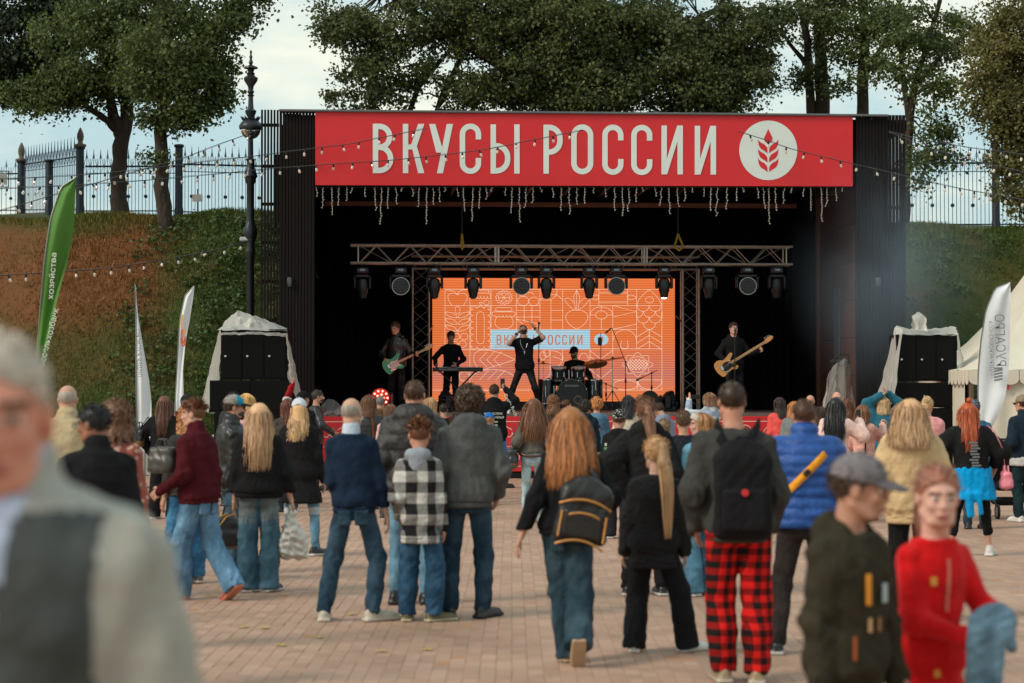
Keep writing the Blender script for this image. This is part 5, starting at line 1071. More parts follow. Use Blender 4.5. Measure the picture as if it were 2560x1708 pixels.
def sdf(prims, h, k=.03, cuts=(), subs=(), keep=None):
    """prims are smooth-united; cuts = (n, c): keep n.p < c; subs are subtracted"""
    bb = [sd_box(p) for p in prims]; lo = np.min([b[0] for b in bb], 0) - 3 * h; hi = np.max([b[1] for b in bb], 0) + 3 * h
    n = np.ceil((hi - lo) / h).astype(int) + 1; D = np.full(n, .5); ax = [lo[i] + np.arange(n[i]) * h for i in range(3)]
    def sub(p, m):
        b = sd_box(p); i0 = np.clip(np.floor((b[0] - m - lo) / h).astype(int), 0, n - 1); i1 = np.clip(np.ceil((b[1] + m - lo) / h).astype(int) + 1, 1, n)
        sl_ = tuple(slice(i0[i], i1[i]) for i in range(3)); G = np.stack(np.meshgrid(*[ax[i][sl_[i]] for i in range(3)], indexing='ij'), -1); return sl_, G
    for p in prims:
        kk = p[-1]['k'] if isinstance(p[-1], dict) else k; p = p[:-1] if isinstance(p[-1], dict) else p
        s, G = sub(p, kk + 2 * h); d = sd_eval(p, G); o = D[s]; t = np.clip(.5 + .5 * (o - d) / kk, 0, 1); D[s] = o * (1 - t) + d * t - kk * t * (1 - t)
    for p in subs:
        s, G = sub(p, 2 * h); D[s] = np.maximum(D[s], -sd_eval(p, G))
    if cuts:
        G = np.stack(np.meshgrid(*ax, indexing='ij'), -1)
        for nn, c in cuts: D = np.maximum(D, G @ np.array(nn, float) - c)
    return surfnets(D, lo, h)
def vnormals(V, F):
    a = np.cross(V[F[:, 2]] - V[F[:, 0]], V[F[:, 3]] - V[F[:, 1]]); N_ = np.zeros_like(V)
    for i in range(4): np.add.at(N_, F[:, i], a)
    return N_ / (np.linalg.norm(N_, axis=1)[:, None] + 1e-12)
def folds(V, F, amp, seed, centers=(), freq=18, base=.4, zs=1.0):
    r = np.random.default_rng(seed); N_ = vnormals(V, F); w = np.full(len(V), base)
    for c, rad in centers: w = np.maximum(w, np.exp(-((V - np.array(c)) ** 2).sum(1) / rad ** 2))
    s = 0
    for i in range(6):
        kv = r.normal(0, 1, 3) * freq * r.uniform(.5, 1.6); kv[2] *= zs; k2 = r.normal(0, 1, 3) * freq * .45
        s = s + np.sin(V @ kv + 1.8 * np.sin(V @ k2 + r.uniform(0, 6)) + r.uniform(0, 6))
    return V + N_ * (amp * w * s / 2.4)[:, None]
# ---- fabric materials
def fabric(col, kind='cloth', col2=None):
    key = 'fabric_%s_%02x%02x%02x' % (kind, *[int(255 * min(1, c) ** .4545) for c in col[:3]]) + (('_%02x%02x%02x' % tuple(int(255 * min(1, c) ** .4545) for c in col2[:3])) if col2 else '')
    if key in MATS: return MATS[key]
    if kind == 'leather': return mat(key, col, .38, var=.25, vs=8, bump=.35, bs=22, bd=.012)
    m, N, L, B = nodes_of(key); MATS[key] = m
    tcn = N.new('ShaderNodeTexCoord'); O = tcn.outputs['Object']
    def nz(s, d=4, st=None, rg=.6):
        n = N.new('ShaderNodeTexNoise'); n.inputs['Scale'].default_value = s; n.inputs['Detail'].default_value = d; n.inputs['Roughness'].default_value = rg
        if st:
            mp = N.new('ShaderNodeMapping'); mp.inputs['Scale'].default_value = st; L.new(O, mp.inputs[0]); L.new(mp.outputs[0], n.inputs['Vector'])
        else: L.new(O, n.inputs['Vector'])
        return n.outputs[0]
    def rng_(x, a, b, c, d):
        q = N.new('ShaderNodeMapRange'); L.new(x, q.inputs[0])
        for i, v in enumerate((a, b, c, d)): q.inputs[i + 1].default_value = v
        return q.outputs[0]
    B.inputs['Roughness'].default_value = .9; B.inputs['Specular IOR Level'].default_value = .12
    big = rng_(nz(5, 5), .3, .7, .78, 1.22)
    if kind == 'denim':
        fade = rng_(nz(3.2, 3), .45, .68, 0, 1); mx = N.new('ShaderNodeMix'); mx.data_type = 'RGBA'; L.new(fade, mx.inputs[0]); mx.inputs['A'].default_value = (*[c * .8 for c in col], 1); mx.inputs['B'].default_value = (*[min(1, c * 1.5 + .02) for c in col], 1); base = mx.outputs['Result']
    elif kind in ('plaid', 'buffalo'):
        sp = N.new('ShaderNodeSeparateXYZ'); L.new(O, sp.inputs[0]); yx = N.new('ShaderNodeMath'); yx.operation = 'MULTIPLY_ADD'; L.new(sp.outputs[1], yx.inputs[0]); yx.inputs[1].default_value = .6; L.new(sp.outputs[0], yx.inputs[2])
        per = .19 if kind == 'plaid' else .078
        def stripe(src, duty, ph=0.0):
            a = N.new('ShaderNodeMath'); a.operation = 'MULTIPLY_ADD'; L.new(src, a.inputs[0]); a.inputs[1].default_value = 1 / per; a.inputs[2].default_value = ph
            f = N.new('ShaderNodeMath'); f.operation = 'FRACT'; L.new(a.outputs[0], f.inputs[0]); return rng_(f.outputs[0], duty - .03, duty + .03, 0, 1)
        sx_, sz_ = stripe(yx.outputs[0], .5), stripe(sp.outputs[2], .5)
        ad = N.new('ShaderNodeMath'); ad.operation = 'ADD'; L.new(sx_, ad.inputs[0]); L.new(sz_, ad.inputs[1]); hv = N.new('ShaderNodeMath'); hv.operation = 'MULTIPLY'; hv.inputs[1].default_value = .5; L.new(ad.outputs[0], hv.inputs[0])
        rp2 = N.new('ShaderNodeValToRGB'); rp2.color_ramp.elements[0].color = (*col, 1); rp2.color_ramp.elements[1].color = (*col2, 1); L.new(hv.outputs[0], rp2.inputs[0])
        q = rp2.color_ramp.elements.new(.5); q.color = (*[(a + b) / 2 * .7 for a, b in zip(col, col2)], 1); base = rp2.outputs[0]
    elif kind in ('floral', 'dots', 'hound'):
        vo = N.new('ShaderNodeTexVoronoi'); vo.inputs['Scale'].default_value = {'floral': 24, 'dots': 45, 'hound': 38}[kind]; L.new(O, vo.inputs['Vector']); d = rng_(vo.outputs['Distance'], .28, .42, 1, 0)
        mx = N.new('ShaderNodeMix'); mx.data_type = 'RGBA'; L.new(d, mx.inputs[0]); mx.inputs['A'].default_value = (*col, 1); mx.inputs['B'].default_value = (*col2, 1); base = mx.outputs['Result']
    else:
        cc = N.new('ShaderNodeRGB'); cc.outputs[0].default_value = (*col, 1); base = cc.outputs[0]
    mu = N.new('ShaderNodeVectorMath'); mu.operation = 'SCALE'; L.new(base, mu.inputs[0]); L.new(big, mu.inputs['Scale']); L.new(mu.outputs[0], B.inputs['Base Color'])
    wr = nz(16 if kind != 'smooth' else 3, 4, (1, 1, .75)); fi = nz(220 if kind != 'fleece' else 70, 2)
    b1 = N.new('ShaderNodeBump'); b1.inputs['Strength'].default_value = .7; b1.inputs['Distance'].default_value = .03; L.new(wr, b1.inputs['Height'])
    b2 = N.new('ShaderNodeBump'); b2.inputs['Strength'].default_value = .35; b2.inputs['Distance'].default_value = .003 if kind != 'fleece' else .012; L.new(fi, b2.inputs['Height']); L.new(b1.outputs[0], b2.inputs['Normal']); L.new(b2.outputs[0], B.inputs['Normal'])
    if kind in ('knit', 'fleece', 'cloth') and max(col) > .1: B.inputs['Sheen Weight'].default_value = .1
    if kind == 'puffer': B.inputs['Roughness'].default_value = .5; B.inputs['Specular IOR Level'].default_value = .45
    return m
def hair_mat(c):
    key = 'hair_%02x%02x%02x' % tuple(int(255 * min(1, x) ** .4545) for x in c)
    if key in MATS: return MATS[key]
    m, N, L, B = nodes_of(key); MATS[key] = m; g = N.new('ShaderNodeNewGeometry'); tcn = N.new('ShaderNodeTexCoord')
    mp = N.new('ShaderNodeMapping'); mp.inputs['Scale'].default_value = (60, 60, 4); L.new(tcn.outputs['Object'], mp.inputs[0]); n = N.new('ShaderNodeTexNoise'); n.inputs['Scale'].default_value = 1; n.inputs['Detail'].default_value = 3; L.new(mp.outputs[0], n.inputs['Vector'])
    ad = N.new('ShaderNodeMath'); ad.operation = 'ADD'; L.new(n.outputs[0], ad.inputs[0]); L.new(g.outputs['Random Per Island'], ad.inputs[1])
    mr = N.new('ShaderNodeMapRange'); mr.inputs[1].default_value = .2; mr.inputs[2].default_value = 1.6; mr.inputs[3].default_value = .3; mr.inputs[4].default_value = 1.75; L.new(ad.outputs[0], mr.inputs[0])
    mu = N.new('ShaderNodeVectorMath'); mu.operation = 'SCALE'; mu.inputs[0].default_value = c; L.new(mr.outputs[0], mu.inputs['Scale']); L.new(mu.outputs[0], B.inputs['Base Color'])
    bu = N.new('ShaderNodeBump'); bu.inputs['Strength'].default_value = .3; bu.inputs['Distance'].default_value = .006; L.new(n.outputs[0], bu.inputs['Height']); L.new(bu.outputs[0], B.inputs['Normal'])
    B.inputs['Roughness'].default_value = .45; B.inputs['Specular IOR Level'].default_value = .4; return m
def skin_mat(c):
    key = 'skin_%02x%02x%02x' % tuple(int(255 * x ** .4545) for x in c)
    if key in MATS: return MATS[key]
    m = mat(key, c, .55, var=.1, vs=9, bump=.1, bs=60, bd=.003, spec=.35); B = m.node_tree.nodes['Principled BSDF']; B.inputs['Subsurface Weight'].default_value = .12; B.inputs['Subsurface Radius'].default_value = (.02, .008, .004); return m
SKIN = (.50, .27, .185); SKIN_T = (.40, .20, .13); SKIN_P = (.58, .34, .25)
eye_m = mat('eye_dark', (.03, .022, .02), .2, var=0); eyew_m = mat('eye_white', (.6, .58, .55), .3, var=0); brow_m = mat('brow', (.07, .04, .025), .8)
lip_m = mat('lip', (.36, .11, .09), .45, var=.1)
# ---- head template (head centre at origin, +y forward)
def make_head(soft=False):
    prims = [('el', (0, -.012, .030), (.076, .096, .090)), ('el', (0, .022, -.035), (.060, .070, .084)), ('el', (0, .066, -.094), (.026, .022, .020)), ('el', (0, .074, .026), (.054, .022, .014)),
             ('el', (.036, .066, -.022), (.022, .018, .018)), ('el', (-.036, .066, -.022), (.022, .018, .018)), ('rc', (0, .092, .012), (0, .112, -.024), .008, .0125), ('el', (0, .100, -.032), (.018, .012, .009)),
             ('el', (0, .090, -.062), (.025, .012, .009)), ('rc', (.045, -.01, -.05), (.035, .05, -.088), .03, .02), ('rc', (-.045, -.01, -.05), (-.035, .05, -.088), .03, .02), ('rc', (0, -.02, -.05), (0, -.03, -.14), .056, .056)]
    if soft:
        prims[1] = ('el', (0, .022, -.032), (.058, .068, .078)); prims[2] = ('el', (0, .062, -.088), (.022, .02, .018)); prims[3] = ('el', (0, .072, .028), (.05, .02, .016)); prims[6] = ('rc', (0, .088, .008), (0, .102, -.022), .006, .0095); prims[7] = ('el', (0, .094, -.028), (.013, .009, .007))
    prims = [p + ({'k': .018},) for p in prims]
    for s in (-1, 1):
        prims += [('el', (s * .079, -.008, -.004), (.009, .021, .031), {'k': .008}), ('el', (s * .031, .080, .004), (.014, .011, .010), {'k': .004})]
    V, F = sdf(prims, .0068, .018, subs=[('el', (.032, .100, .006), (.014, .0085, .0085)), ('el', (-.032, .100, .006), (.014, .0085, .0085))])
    c = V[F].mean(1); mi = np.zeros(len(F), int)
    for s in (-1, 1):
        e = (np.abs(c[:, 0] - s * .031) < .012) & (np.abs(c[:, 2] - .005) < .0055) & (c[:, 1] > .07); mi[e] = 1
        e2 = e & (np.abs(c[:, 0] - s * .031) < .007); mi[e2] = 2
        mi[(np.abs(c[:, 0] - s * .033) < .022) & (np.abs(c[:, 2] - .0265) < .006) & (c[:, 1] > .06)] = 3
    mi[(np.abs(c[:, 0]) < .024) & (np.abs(c[:, 2] + .0625) < .0095) & (c[:, 1] > .082)] = 4
    return V, F, mi
HEAD, HEAD_S = make_head(), make_head(True)
def make_hand(curl):
    """right hand hanging down (-z), palm towards -x, thumb forward (+y); wrist at origin"""
    P = [('box', (0, 0, -.05), (.014, .040, .045), .012)]
    for i, (y, L_, c0) in enumerate(((.030, .072, 0), (.010, .080, .06), (-.011, .075, .12), (-.030, .060, .2))):
        a = np.array([0, y, -.09]); ang = 0; r = .0092 - .0006 * i
        for seg, fr in enumerate((.45, .32, .26)):
            ang += (curl + c0 * .5) * (.75 if seg == 0 else 1.0); b = a + L_ * fr * np.array([-math.sin(ang), 0, -math.cos(ang)]); P.append(('rc', tuple(a), tuple(b), r, r * .9)); a = b; r *= .93
    a = np.array([-.004, .034, -.035]); b = a + np.array([-.012, .026, -.030]); c = b + np.array([-.014 - .01 * curl, .006 - .012 * curl, -.030]); P += [('rc', tuple(a), tuple(b), .013, .011), ('rc', tuple(b), tuple(c), .0105, .009)]
    P.append(('rc', (0, 0, .03), (0, 0, -.02), .024, .023)); return sdf(P, .0052, .006)
HANDS = {'r': make_hand(.32), 'f': make_hand(1.25), 'o': make_hand(.06)}
def make_shoe(kind):
    if kind == 'boot': P = [('el', (0, .055, .04), (.048, .13, .042)), ('rc', (0, -.02, .07), (0, -.015, .17), .05, .05), ('el', (0, -.03, .05), (.043, .055, .05))]
    else: P = [('el', (0, .06, .036), (.048, .13, .036)), ('el', (0, -.03, .05), (.042, .06, .05)), ('rc', (0, .01, .06), (0, -.02, .095), .036, .034)]
    P = P + [('box', (0, .045, .012), (.046, .14, .016), .014)]
    V, F = sdf(P, .011, .02, cuts=[((0, 0, -1), 0)]); c = V[F].mean(1); return V, F, (c[:, 2] < .026).astype(int)
SHOES = {'s': make_shoe('s'), 'boot': make_shoe('boot')}
SHOE_ME = {}
def shoe_mesh(kind, up, sole):
    k = (kind, tuple(up), tuple(sole))
    if k not in SHOE_ME:
        V, F, mi = SHOES[kind]; SHOE_ME[k] = npmesh('shoe', V * np.array([1.08, 1.1, 1.05]), F, [fabric(up, 'leather'), mat('sole_%d' % len(SHOE_ME), sole, .7, var=.15)], mi, True)
    return SHOE_ME[k]
def ik(a, c, l1, l2, pole):
    a, c = np.array(a, float), np.array(c, float); d = c - a; L_ = np.linalg.norm(d); m = (l1 + l2) * .998
    if L_ > m: c = a + d / L_ * m; d = c - a; L_ = m
    x = (l1 * l1 - l2 * l2 + L_ * L_) / (2 * L_); hh = math.sqrt(max(l1 * l1 - x * x, 0)); u = d / L_; pv = np.array(pole, float); pv = pv - (pv @ u) * u; pv /= np.linalg.norm(pv) + 1e-9
    return a + u * x + pv * hh, c
def rotm(yaw, pitch=0, roll=0): return np.array((Matrix.Rotation(R(yaw), 3, 'Z') @ Matrix.Rotation(R(pitch), 3, 'X') @ Matrix.Rotation(R(roll), 3, 'Y')))
def frame_to(d, roll=0.0, fwd=(0, 1, 0)):
    """rotation taking -z onto d, +y near fwd"""
    z = -np.array(d, float); z /= np.linalg.norm(z); y = np.array(fwd, float); y = y - (y @ z) * z
    if np.linalg.norm(y) < 1e-4: y = np.array([1., 0, 0]) - z[0] * z
    y /= np.linalg.norm(y); x = np.cross(y, z); M = np.stack([x, y, z], 1); c, s = math.cos(roll), math.sin(roll); return M @ np.array([[c, -s, 0], [s, c, 0], [0, 0, 1]])
def strands(paths, w, seed, seg=7):
    """hair ribbons from control polylines (n, k, 3)"""
    r = np.random.default_rng(seed); P = np.asarray(paths); n, k, _ = P.shape
    t = np.linspace(0, k - 1, seg); i0 = np.minimum(t.astype(int), k - 2); f = (t - i0)[None, :, None]; C = P[:, i0] * (1 - f) + P[:, i0 + 1] * f
    if seg > 4: C[:, 1:-1] = .25 * C[:, :-2] + .5 * C[:, 1:-1] + .25 * C[:, 2:]
    tg = np.gradient(C, axis=1); out = C * np.array([1, 1, .0]); out = out / (np.linalg.norm(out, axis=2, keepdims=True) + 1e-6); sd = np.cross(tg, out + r.normal(0, .35, (n, 1, 3))); sd /= np.linalg.norm(sd, axis=2, keepdims=True) + 1e-9
    wd_ = (w * r.uniform(.6, 1.3, (n, 1, 1))) * np.concatenate([np.full(seg - 2, 1.0), [.7, .15]])[None, :, None]
    V = np.stack([C - sd * wd_, C + sd * wd_], 2).reshape(-1, 3); b = np.arange(n)[:, None, None] * seg * 2 + np.arange(seg - 1)[None, :, None] * 2; F = (b + np.array([[[0, 1, 3, 2]]])).reshape(-1, 4); return V, F
def make_hair(style, L_, seed, vol=1.0, back=.1, h=.011):
    def yb(z):
        t = np.clip((-.03 - z) / .27, 0, 1); return -back * t * t * (3 - 2 * t)
    r = np.random.default_rng(seed); G = []; cap = lambda s=1.0: ('el', (0, -.014, .034), (.083 * s, .103 * s, .094 * s)); cut = ((0, .60, -.80), .002)
    def add(VF): G.append(VF)
    def fuzz(n, ln, w, top=False, lift=.4, comb=(0, -.3, -.6)):
        d = r.normal(0, 1, (n * 3, 3)); d /= np.linalg.norm(d, axis=1)[:, None]; p = d * np.array([.083, .103, .094]) * vol + np.array([0, -.014, .034]); ok = (p @ np.array([0, .60, -.80]) < .0) & (p[:, 2] > -.07)
        if top: ok &= p[:, 2] > .05
        p, d = p[ok][:n], d[ok][:n]; tn = np.array(comb) - (d @ np.array(comb))[:, None] * d; tn = tn + r.normal(0, .45, tn.shape); l_ = ln * r.uniform(.5, 1.4, (len(p), 1)); q = d * lift + tn * (1 - lift * .5); q /= np.linalg.norm(q, axis=1)[:, None]
        add(strands(np.stack([p - d * .006, p + q * l_ * .5 + d * .006, p + q * l_], 1), w, seed + 1, 4))
    if style == 'buzz': add(sdf([cap(.975 * vol)], h, cuts=[cut])); fuzz(320, .009, .003, lift=.3)
    elif style == 'short': add(sdf([cap(vol)], h, cuts=[cut])); fuzz(950, .024, .0028, lift=.04)
    elif style == 'messy': add(sdf([cap(1.03 * vol), ('el', (0, .01, .075), (.075, .085, .055))], h, .03, cuts=[((0, .60, -.80), .004)])); fuzz(520, .055, .007, lift=.65, comb=(0, .2, .1)); fuzz(260, .07, .007, True, .8, (0, .2, .3))
    elif style == 'fade': add(sdf([cap(.98)], h, cuts=[cut])); add(sdf([('el', (0, .008, .078), (.076, .09, .052))], h, cuts=[((0, .6, -.8), .004)])); fuzz(420, .04, .007, True, .6, (0, .4, .2))
    elif style == 'bald_ring':
        add(sdf([cap(.965)], h, cuts=[cut, ((0, .35, 1), .035)])); fuzz(0, .01, .003)
    elif style == 'curly':
        add(sdf([cap(1.05 * vol), ('el', (0, -.02, .02), (.1 * vol, .11 * vol, .1 * vol))], h, .03, cuts=[((0, .62, -.78), .006)])); n = 520; d = r.normal(0, 1, (n, 3)); d /= np.linalg.norm(d, axis=1)[:, None]; p = d * np.array([.1, .11, .105]) * vol + np.array([0, -.018, .03]); ok = p @ np.array([0, .62, -.78]) < .01; p, d = p[ok], d[ok]
        a1 = np.cross(d, r.normal(0, 1, d.shape)); a1 /= np.linalg.norm(a1, axis=1)[:, None]; a2 = np.cross(d, a1); rr = .013 * r.uniform(.7, 1.5, (len(p), 1)); dn = np.array([0, 0, -.03 - L_ * .12])
        add(strands(np.stack([p, p + d * .01 + a1 * rr, p + d * .02 + a2 * rr + dn * .3, p + d * .014 - a1 * rr + dn * .6, p + d * .006 - a2 * rr + dn], 1), .007, seed, 9))
        if L_ > .12:
            n = 260; ph = r.uniform(-2.3, 2.3, n); z0 = r.uniform(-.02, .06, n); R0 = .1 * vol; P = []
            for k in range(7):
                t = k / 6; z = z0 - t * (L_ + .02); wob_ = .016; P.append(np.stack([np.sin(ph) * (R0 + .02 * t) + wob_ * np.sin(k * 2.3 + ph * 9), -np.cos(ph) * (R0 * 1.05 + .015 * t) + yb(z) - .005 + wob_ * np.cos(k * 2.1 + ph * 7), z], -1))
            add(strands(np.stack(P, 1), .009, seed + 3, 13)); add(sdf([('rc', (0, -.04, 0), (0, -.06, -L_ * .8), .095 * vol, .075 * vol)], h * 1.2))
    elif style in ('long', 'bob'):
        W = .088 * vol; add(sdf([cap(1.03), ('rc', (0, -.03, .02), (0, -.05, -min(.14, L_ * .6)), W, W * .92)] + ([('rc', (sx_ * .04, -.07, -.1), (sx_ * .045, -.06 + float(yb(-.25)), -.25), .048, .036) for sx_ in (-1, 0, 1)] + [('rc', (sx_ * .042, -.058 + float(yb(-.25)), -.22), (sx_ * .04 * vol ** 2, -.062 + float(yb(-L_)), -L_ * .86), .036 * vol, .022) for sx_ in (-1, 0, 1)] if L_ > .27 else [('rc', (sx_ * .045, -.05, -.05), (sx_ * .05, -.06, -L_ * .92), .052 * vol, .04) for sx_ in (-1, 0, 1)]), h, .03, cuts=[((0, .72, -.69), .006 if style == 'long' else .014), ((0, 1, 0), .06)]))
        n = 1300; ph = r.uniform(-2.25, 2.25, n); P = []; ln = L_ * r.uniform(.72, 1.12, n); e = .98 + .24 * r.uniform(0, 1, n) ** 2 + .14 * (r.uniform(0, 1, n) > .93); wv_ = r.uniform(0, 6, n)
        P.append(np.stack([np.sin(ph) * .03, -np.cos(ph) * .04 - .01, np.full(n, .128)], -1))
        for k in range(1, 8):
            t = k / 7; z = .11 - (ln + .11) * t ** 1.05; rx = (.086 + .012 * min(t * 3, 1) - (.02 * t if style == 'long' else 0) + (vol - 1) * .38 * t) * e * (1 + (vol - 1) * .5); ry = (.104 + .01 * min(t * 3, 1) - .012 * t) * e
            P.append(np.stack([np.sin(ph) * rx + (.011 + .06 * max(0, vol - 1.1)) * np.sin(wv_ + k * 1.1), -np.cos(ph) * ry * np.where(np.cos(ph) < 0, .55 + .2 * t, 1) - .012 - .012 * t + yb(z), z], -1))
        add(strands(np.stack(P, 1), .0038, seed + 2, 11))
    elif style in ('pony', 'bun'):
        add(sdf([cap(1.0)], h, cuts=[((0, .66, -.75), .004)])); fuzz(700, .03, .0026, False, .0, (0, -1, .05)); tz_ = .035 if L_ < .6 else .06; ty = -.115
        if style == 'bun': add(sdf([('el', (0, -.11, .075 + .02), (.042, .036, .04))], h)); n = 160; d = r.normal(0, 1, (n, 3)); d /= np.linalg.norm(d, axis=1)[:, None]; a1 = np.cross(d, (0, 1, 0)); p = d * .042 + np.array([0, -.11, .095]); add(strands(np.stack([p, p + a1 * .03 + d * .004, p + a1 * .05 - d * .012], 1), .006, seed, 5))
        else:
            add(sdf([('rc', (0, ty + .01, tz_), (0, ty - .03, tz_ + .005), .026, .03), ('rc', (0, ty - .03, tz_), (0, ty - .055, tz_ - .12), .034, .042 * vol), ('rc', (0, ty - .055, tz_ - .12), (.005, ty - .03 + float(yb(tz_ - L_ * .5)) * .75, tz_ - L_ * .5), .042 * vol, .036 * vol), ('rc', (.005, ty - .03 + float(yb(tz_ - L_ * .5)) * .75, tz_ - L_ * .5), (.01, ty - .02 + float(yb(tz_ - L_)) * .75, tz_ - L_ * .92), .036 * vol, .014)], h, .02)); n = 420; a = r.uniform(0, 6.28, n); ra = .036 * vol * np.sqrt(r.uniform(.2, 1, n)); ln = L_ * r.uniform(.82, 1.06, n); P = [np.stack([np.cos(a) * .012, ty + 0 * a, tz_ + np.sin(a) * .012], -1)]
            for k in range(1, 7):
                t = k / 6; q = 1 + .25 * math.sin(t * 3.1) - .45 * t * t; P.append(np.stack([np.cos(a) * ra * q + .01 * t, ty - .035 - .03 * math.sin(min(t * 2.4, 1.57)) + .02 * t + .75 * yb(tz_ - ln * t) + np.sin(a) * ra * q, tz_ + .012 * (1 - t) - ln * t ** 1.15], -1))
            add(strands(np.stack(P, 1), .005, seed, 10))
    elif style == 'strand_under':       # hair showing below a cap or scarf
        n = 520; ph = r.uniform(-1.9, 1.9, n); ln = L_ * r.uniform(.75, 1.1, n); wv_ = r.uniform(0, 6, n); P = []
        for k in range(7):
            t = k / 6; P.append(np.stack([np.sin(ph) * (.083 + .035 * t * vol) + .014 * np.sin(wv_ + k), -np.cos(ph) * (.1 + .012 * t) - .014 - .01 * t + yb(.02 - ln * t), .02 - ln * t], -1))
        add(strands(np.stack(P, 1), .0065, seed, 10)); add(sdf([('rc', (0, -.05, 0), (0, -.07, -L_ * .75), .08, .07 * vol)], h))
    V = np.concatenate([g[0] for g in G]); o = 0; F = []
    for v, f in G: F.append(f + o); o += len(v)
    return V, np.concatenate(F)
HAIRC = {}
def hair_vf(*a):
    if a not in HAIRC: HAIRC[a] = make_hair(*a)
    return HAIRC[a]
def make_cap(kind):
    if kind == 'bandana': V, F = sdf([('el', (0, -.012, .04), (.086, .106, .095)), ('el', (0, -.112, .0), (.03, .018, .022))], .009, .02, cuts=[((0, -.18, -1), .0), ((0, .9, -.35), .085)])
    else: V, F = sdf([('el', (0, -.012, .045), (.088, .108, .095))], .009, cuts=[((0, -.12, -1), -.03)], subs=[('el', (0, -.118, .035), (.032, .05, .03))])
    c = V[F].mean(1); mi = (c[:, 1] > .02).astype(int); G = [(V, F, mi)]
    if kind != 'bandana':
        V2, F2 = sdf([('el', (0, .095, .036), (.074, .095, .012), rotm(0, -12))], .008, cuts=[((0, -1, 0), -.055)]); V2[:, 2] -= (V2[:, 0] / .074) ** 2 * .016; G.append((V2, F2, np.full(len(F2), 2)))
        V3, F3 = sdf([('el', (0, -.012, .142), (.008, .008, .006))], .004); G.append((V3, F3, np.zeros(len(F3), int)))
    V = np.concatenate([g[0] for g in G]); o = 0; Fs = []
    for v, f, _ in G: Fs.append(f + o); o += len(v)
    return V, np.concatenate(Fs), np.concatenate([g[2] for g in G])
CAPS = {'cap': make_cap('cap'), 'bandana': make_cap('bandana')}
PSEED = [100]
def person(label, u, k, H, yaw=0, top=None, bot=None, shoe=((.6, .6, .58), (.7, .7, .68)), hair=None, skin=SKIN, sex='m', head=(0, 0), hs=.955, w=1.0, LF=None, RF=None, LA=None, RA=None, lean=(0, 0), cap=None, group='people watching the concert', world=None, grip='rr', beard=None, glasses=False, sit=None, band=None, q=None, shoek='s', nk=0.0):
    """k: pixels per metre at the person's distance; limbs in body space (x right, y forward) for a 1.75 m figure"""
    PSEED[0] += 1; seed = PSEED[0]; s = H / 1.75; Y = FPX / k
    loc = Vector(((u - 1280) / k, Y, 0)) if world is None else Vector(world)
    M = Matrix.Translation(loc) @ Matrix.Rotation(R(yaw), 4, 'Z') @ Matrix.Scale(s, 4)
    h = q or (.013 if k > 240 else .016 if k > 170 else .019); top = dict(top or {}); bot = bot or {}; top['g'] = top.get('g', .022) * .8; w = w * .93; rr_ = random.Random(seed)
    if lean == (0, 0): lean = (rr_.uniform(-.025, .025), rr_.uniform(-.01, .02))
    yaw += rr_.uniform(-4, 4); head = (head[0] + rr_.uniform(-6, 6),) + tuple(head[1:])
    fem = sex == 'f'; sw = (.150 if fem else .168) * w; hipx = .09 * w
    LF = LF or (-.105, 0, -6); RF = RF or (.105, 0, 6); feet = []
    for f, sg in ((LF, -1), (RF, 1)): feet.append((np.array([f[0], f[1], (f[3] if len(f) > 3 else 0) + .085]), f[2], f[4] if len(f) > 4 else 0))
    pz = sit if sit else .915
    if not sit:
        for (a, _, _), sg in zip(feet, (-1, 1)):
            d2 = (a[0] - sg * hipx) ** 2 + a[1] ** 2
            if a[2] < .1: pz = min(pz, a[2] + math.sqrt(max(.826 ** 2 - d2, .2)) * .998)
    dz = pz - .915; lx, ly = lean; SC = lambda z: (lx * max(0, z - .95) / .48, ly * max(0, z - .95) / .48)   # spine shift
    hips = [np.array([-hipx, 0, pz]), np.array([hipx, 0, pz])]; legs = []
    for i in (0, 1):
        toe = R(feet[i][1]); pole = (-math.sin(toe) * .5 + (-.15, .15)[i], math.cos(toe), 0.05); kn, an = ik(hips[i], feet[i][0], .428, .402, pole); legs.append((hips[i], kn, an))
    sh = [np.array([-sw * .97 + lx, ly, 1.378 + dz]), np.array([sw * .97 + lx, ly, 1.378 + dz])]; arms = []
    for i, (A_, sg) in enumerate(((LA, -1), (RA, 1))):
        if A_ is None: A_ = (sg * (.222 + rr_.uniform(-.015, .02)), rr_.uniform(0, .1), .83 + rr_.uniform(0, .03))
        pole = (A_[3] * .6, A_[4], A_[5]) if len(A_) >= 6 else (sg * .22, -1, -.15); t = np.array([A_[0] + lx * .6, A_[1] + ly * .6, A_[2] + dz]); el_, wr = ik(sh[i], t, .285, .255, pole); arms.append((sh[i], el_, wr))
    hb = np.array([lx * 1.12, ly * 1.12 + .012, 1.475 + dz]); hR = rotm(head[0], head[1], head[2] if len(head) > 2 else 0); hc = hb + np.array([0, .012, .04 - nk]) + (hR @ np.array([0, .012, .118])) * hs
    TZ = np.array([.84, .90, .96, 1.07, 1.18, 1.30, 1.38, 1.44, 1.49]); 
    TA = np.array([.135, .168, .172, .146, .150, .164, .150, .105, .060]) * (1 if not fem else 1) ; TB = np.array([.10, .122, .122, .104, .112, .118, .108, .085, .058])
    if fem: TA = TA * np.array([1.02, 1.06, 1.06, .9, .92, .92, .9, .92, .9])
    TA = TA * w; TB = TB * (1 + (w - 1) * .9)
    cx = np.array([SC(z)[0] for z in TZ]); cy_ = np.array([SC(z)[1] for z in TZ])
    # --- body (skin)
    B_ = [('loft', TZ + dz, TA * .93, TB * .93, cx, cy_)]
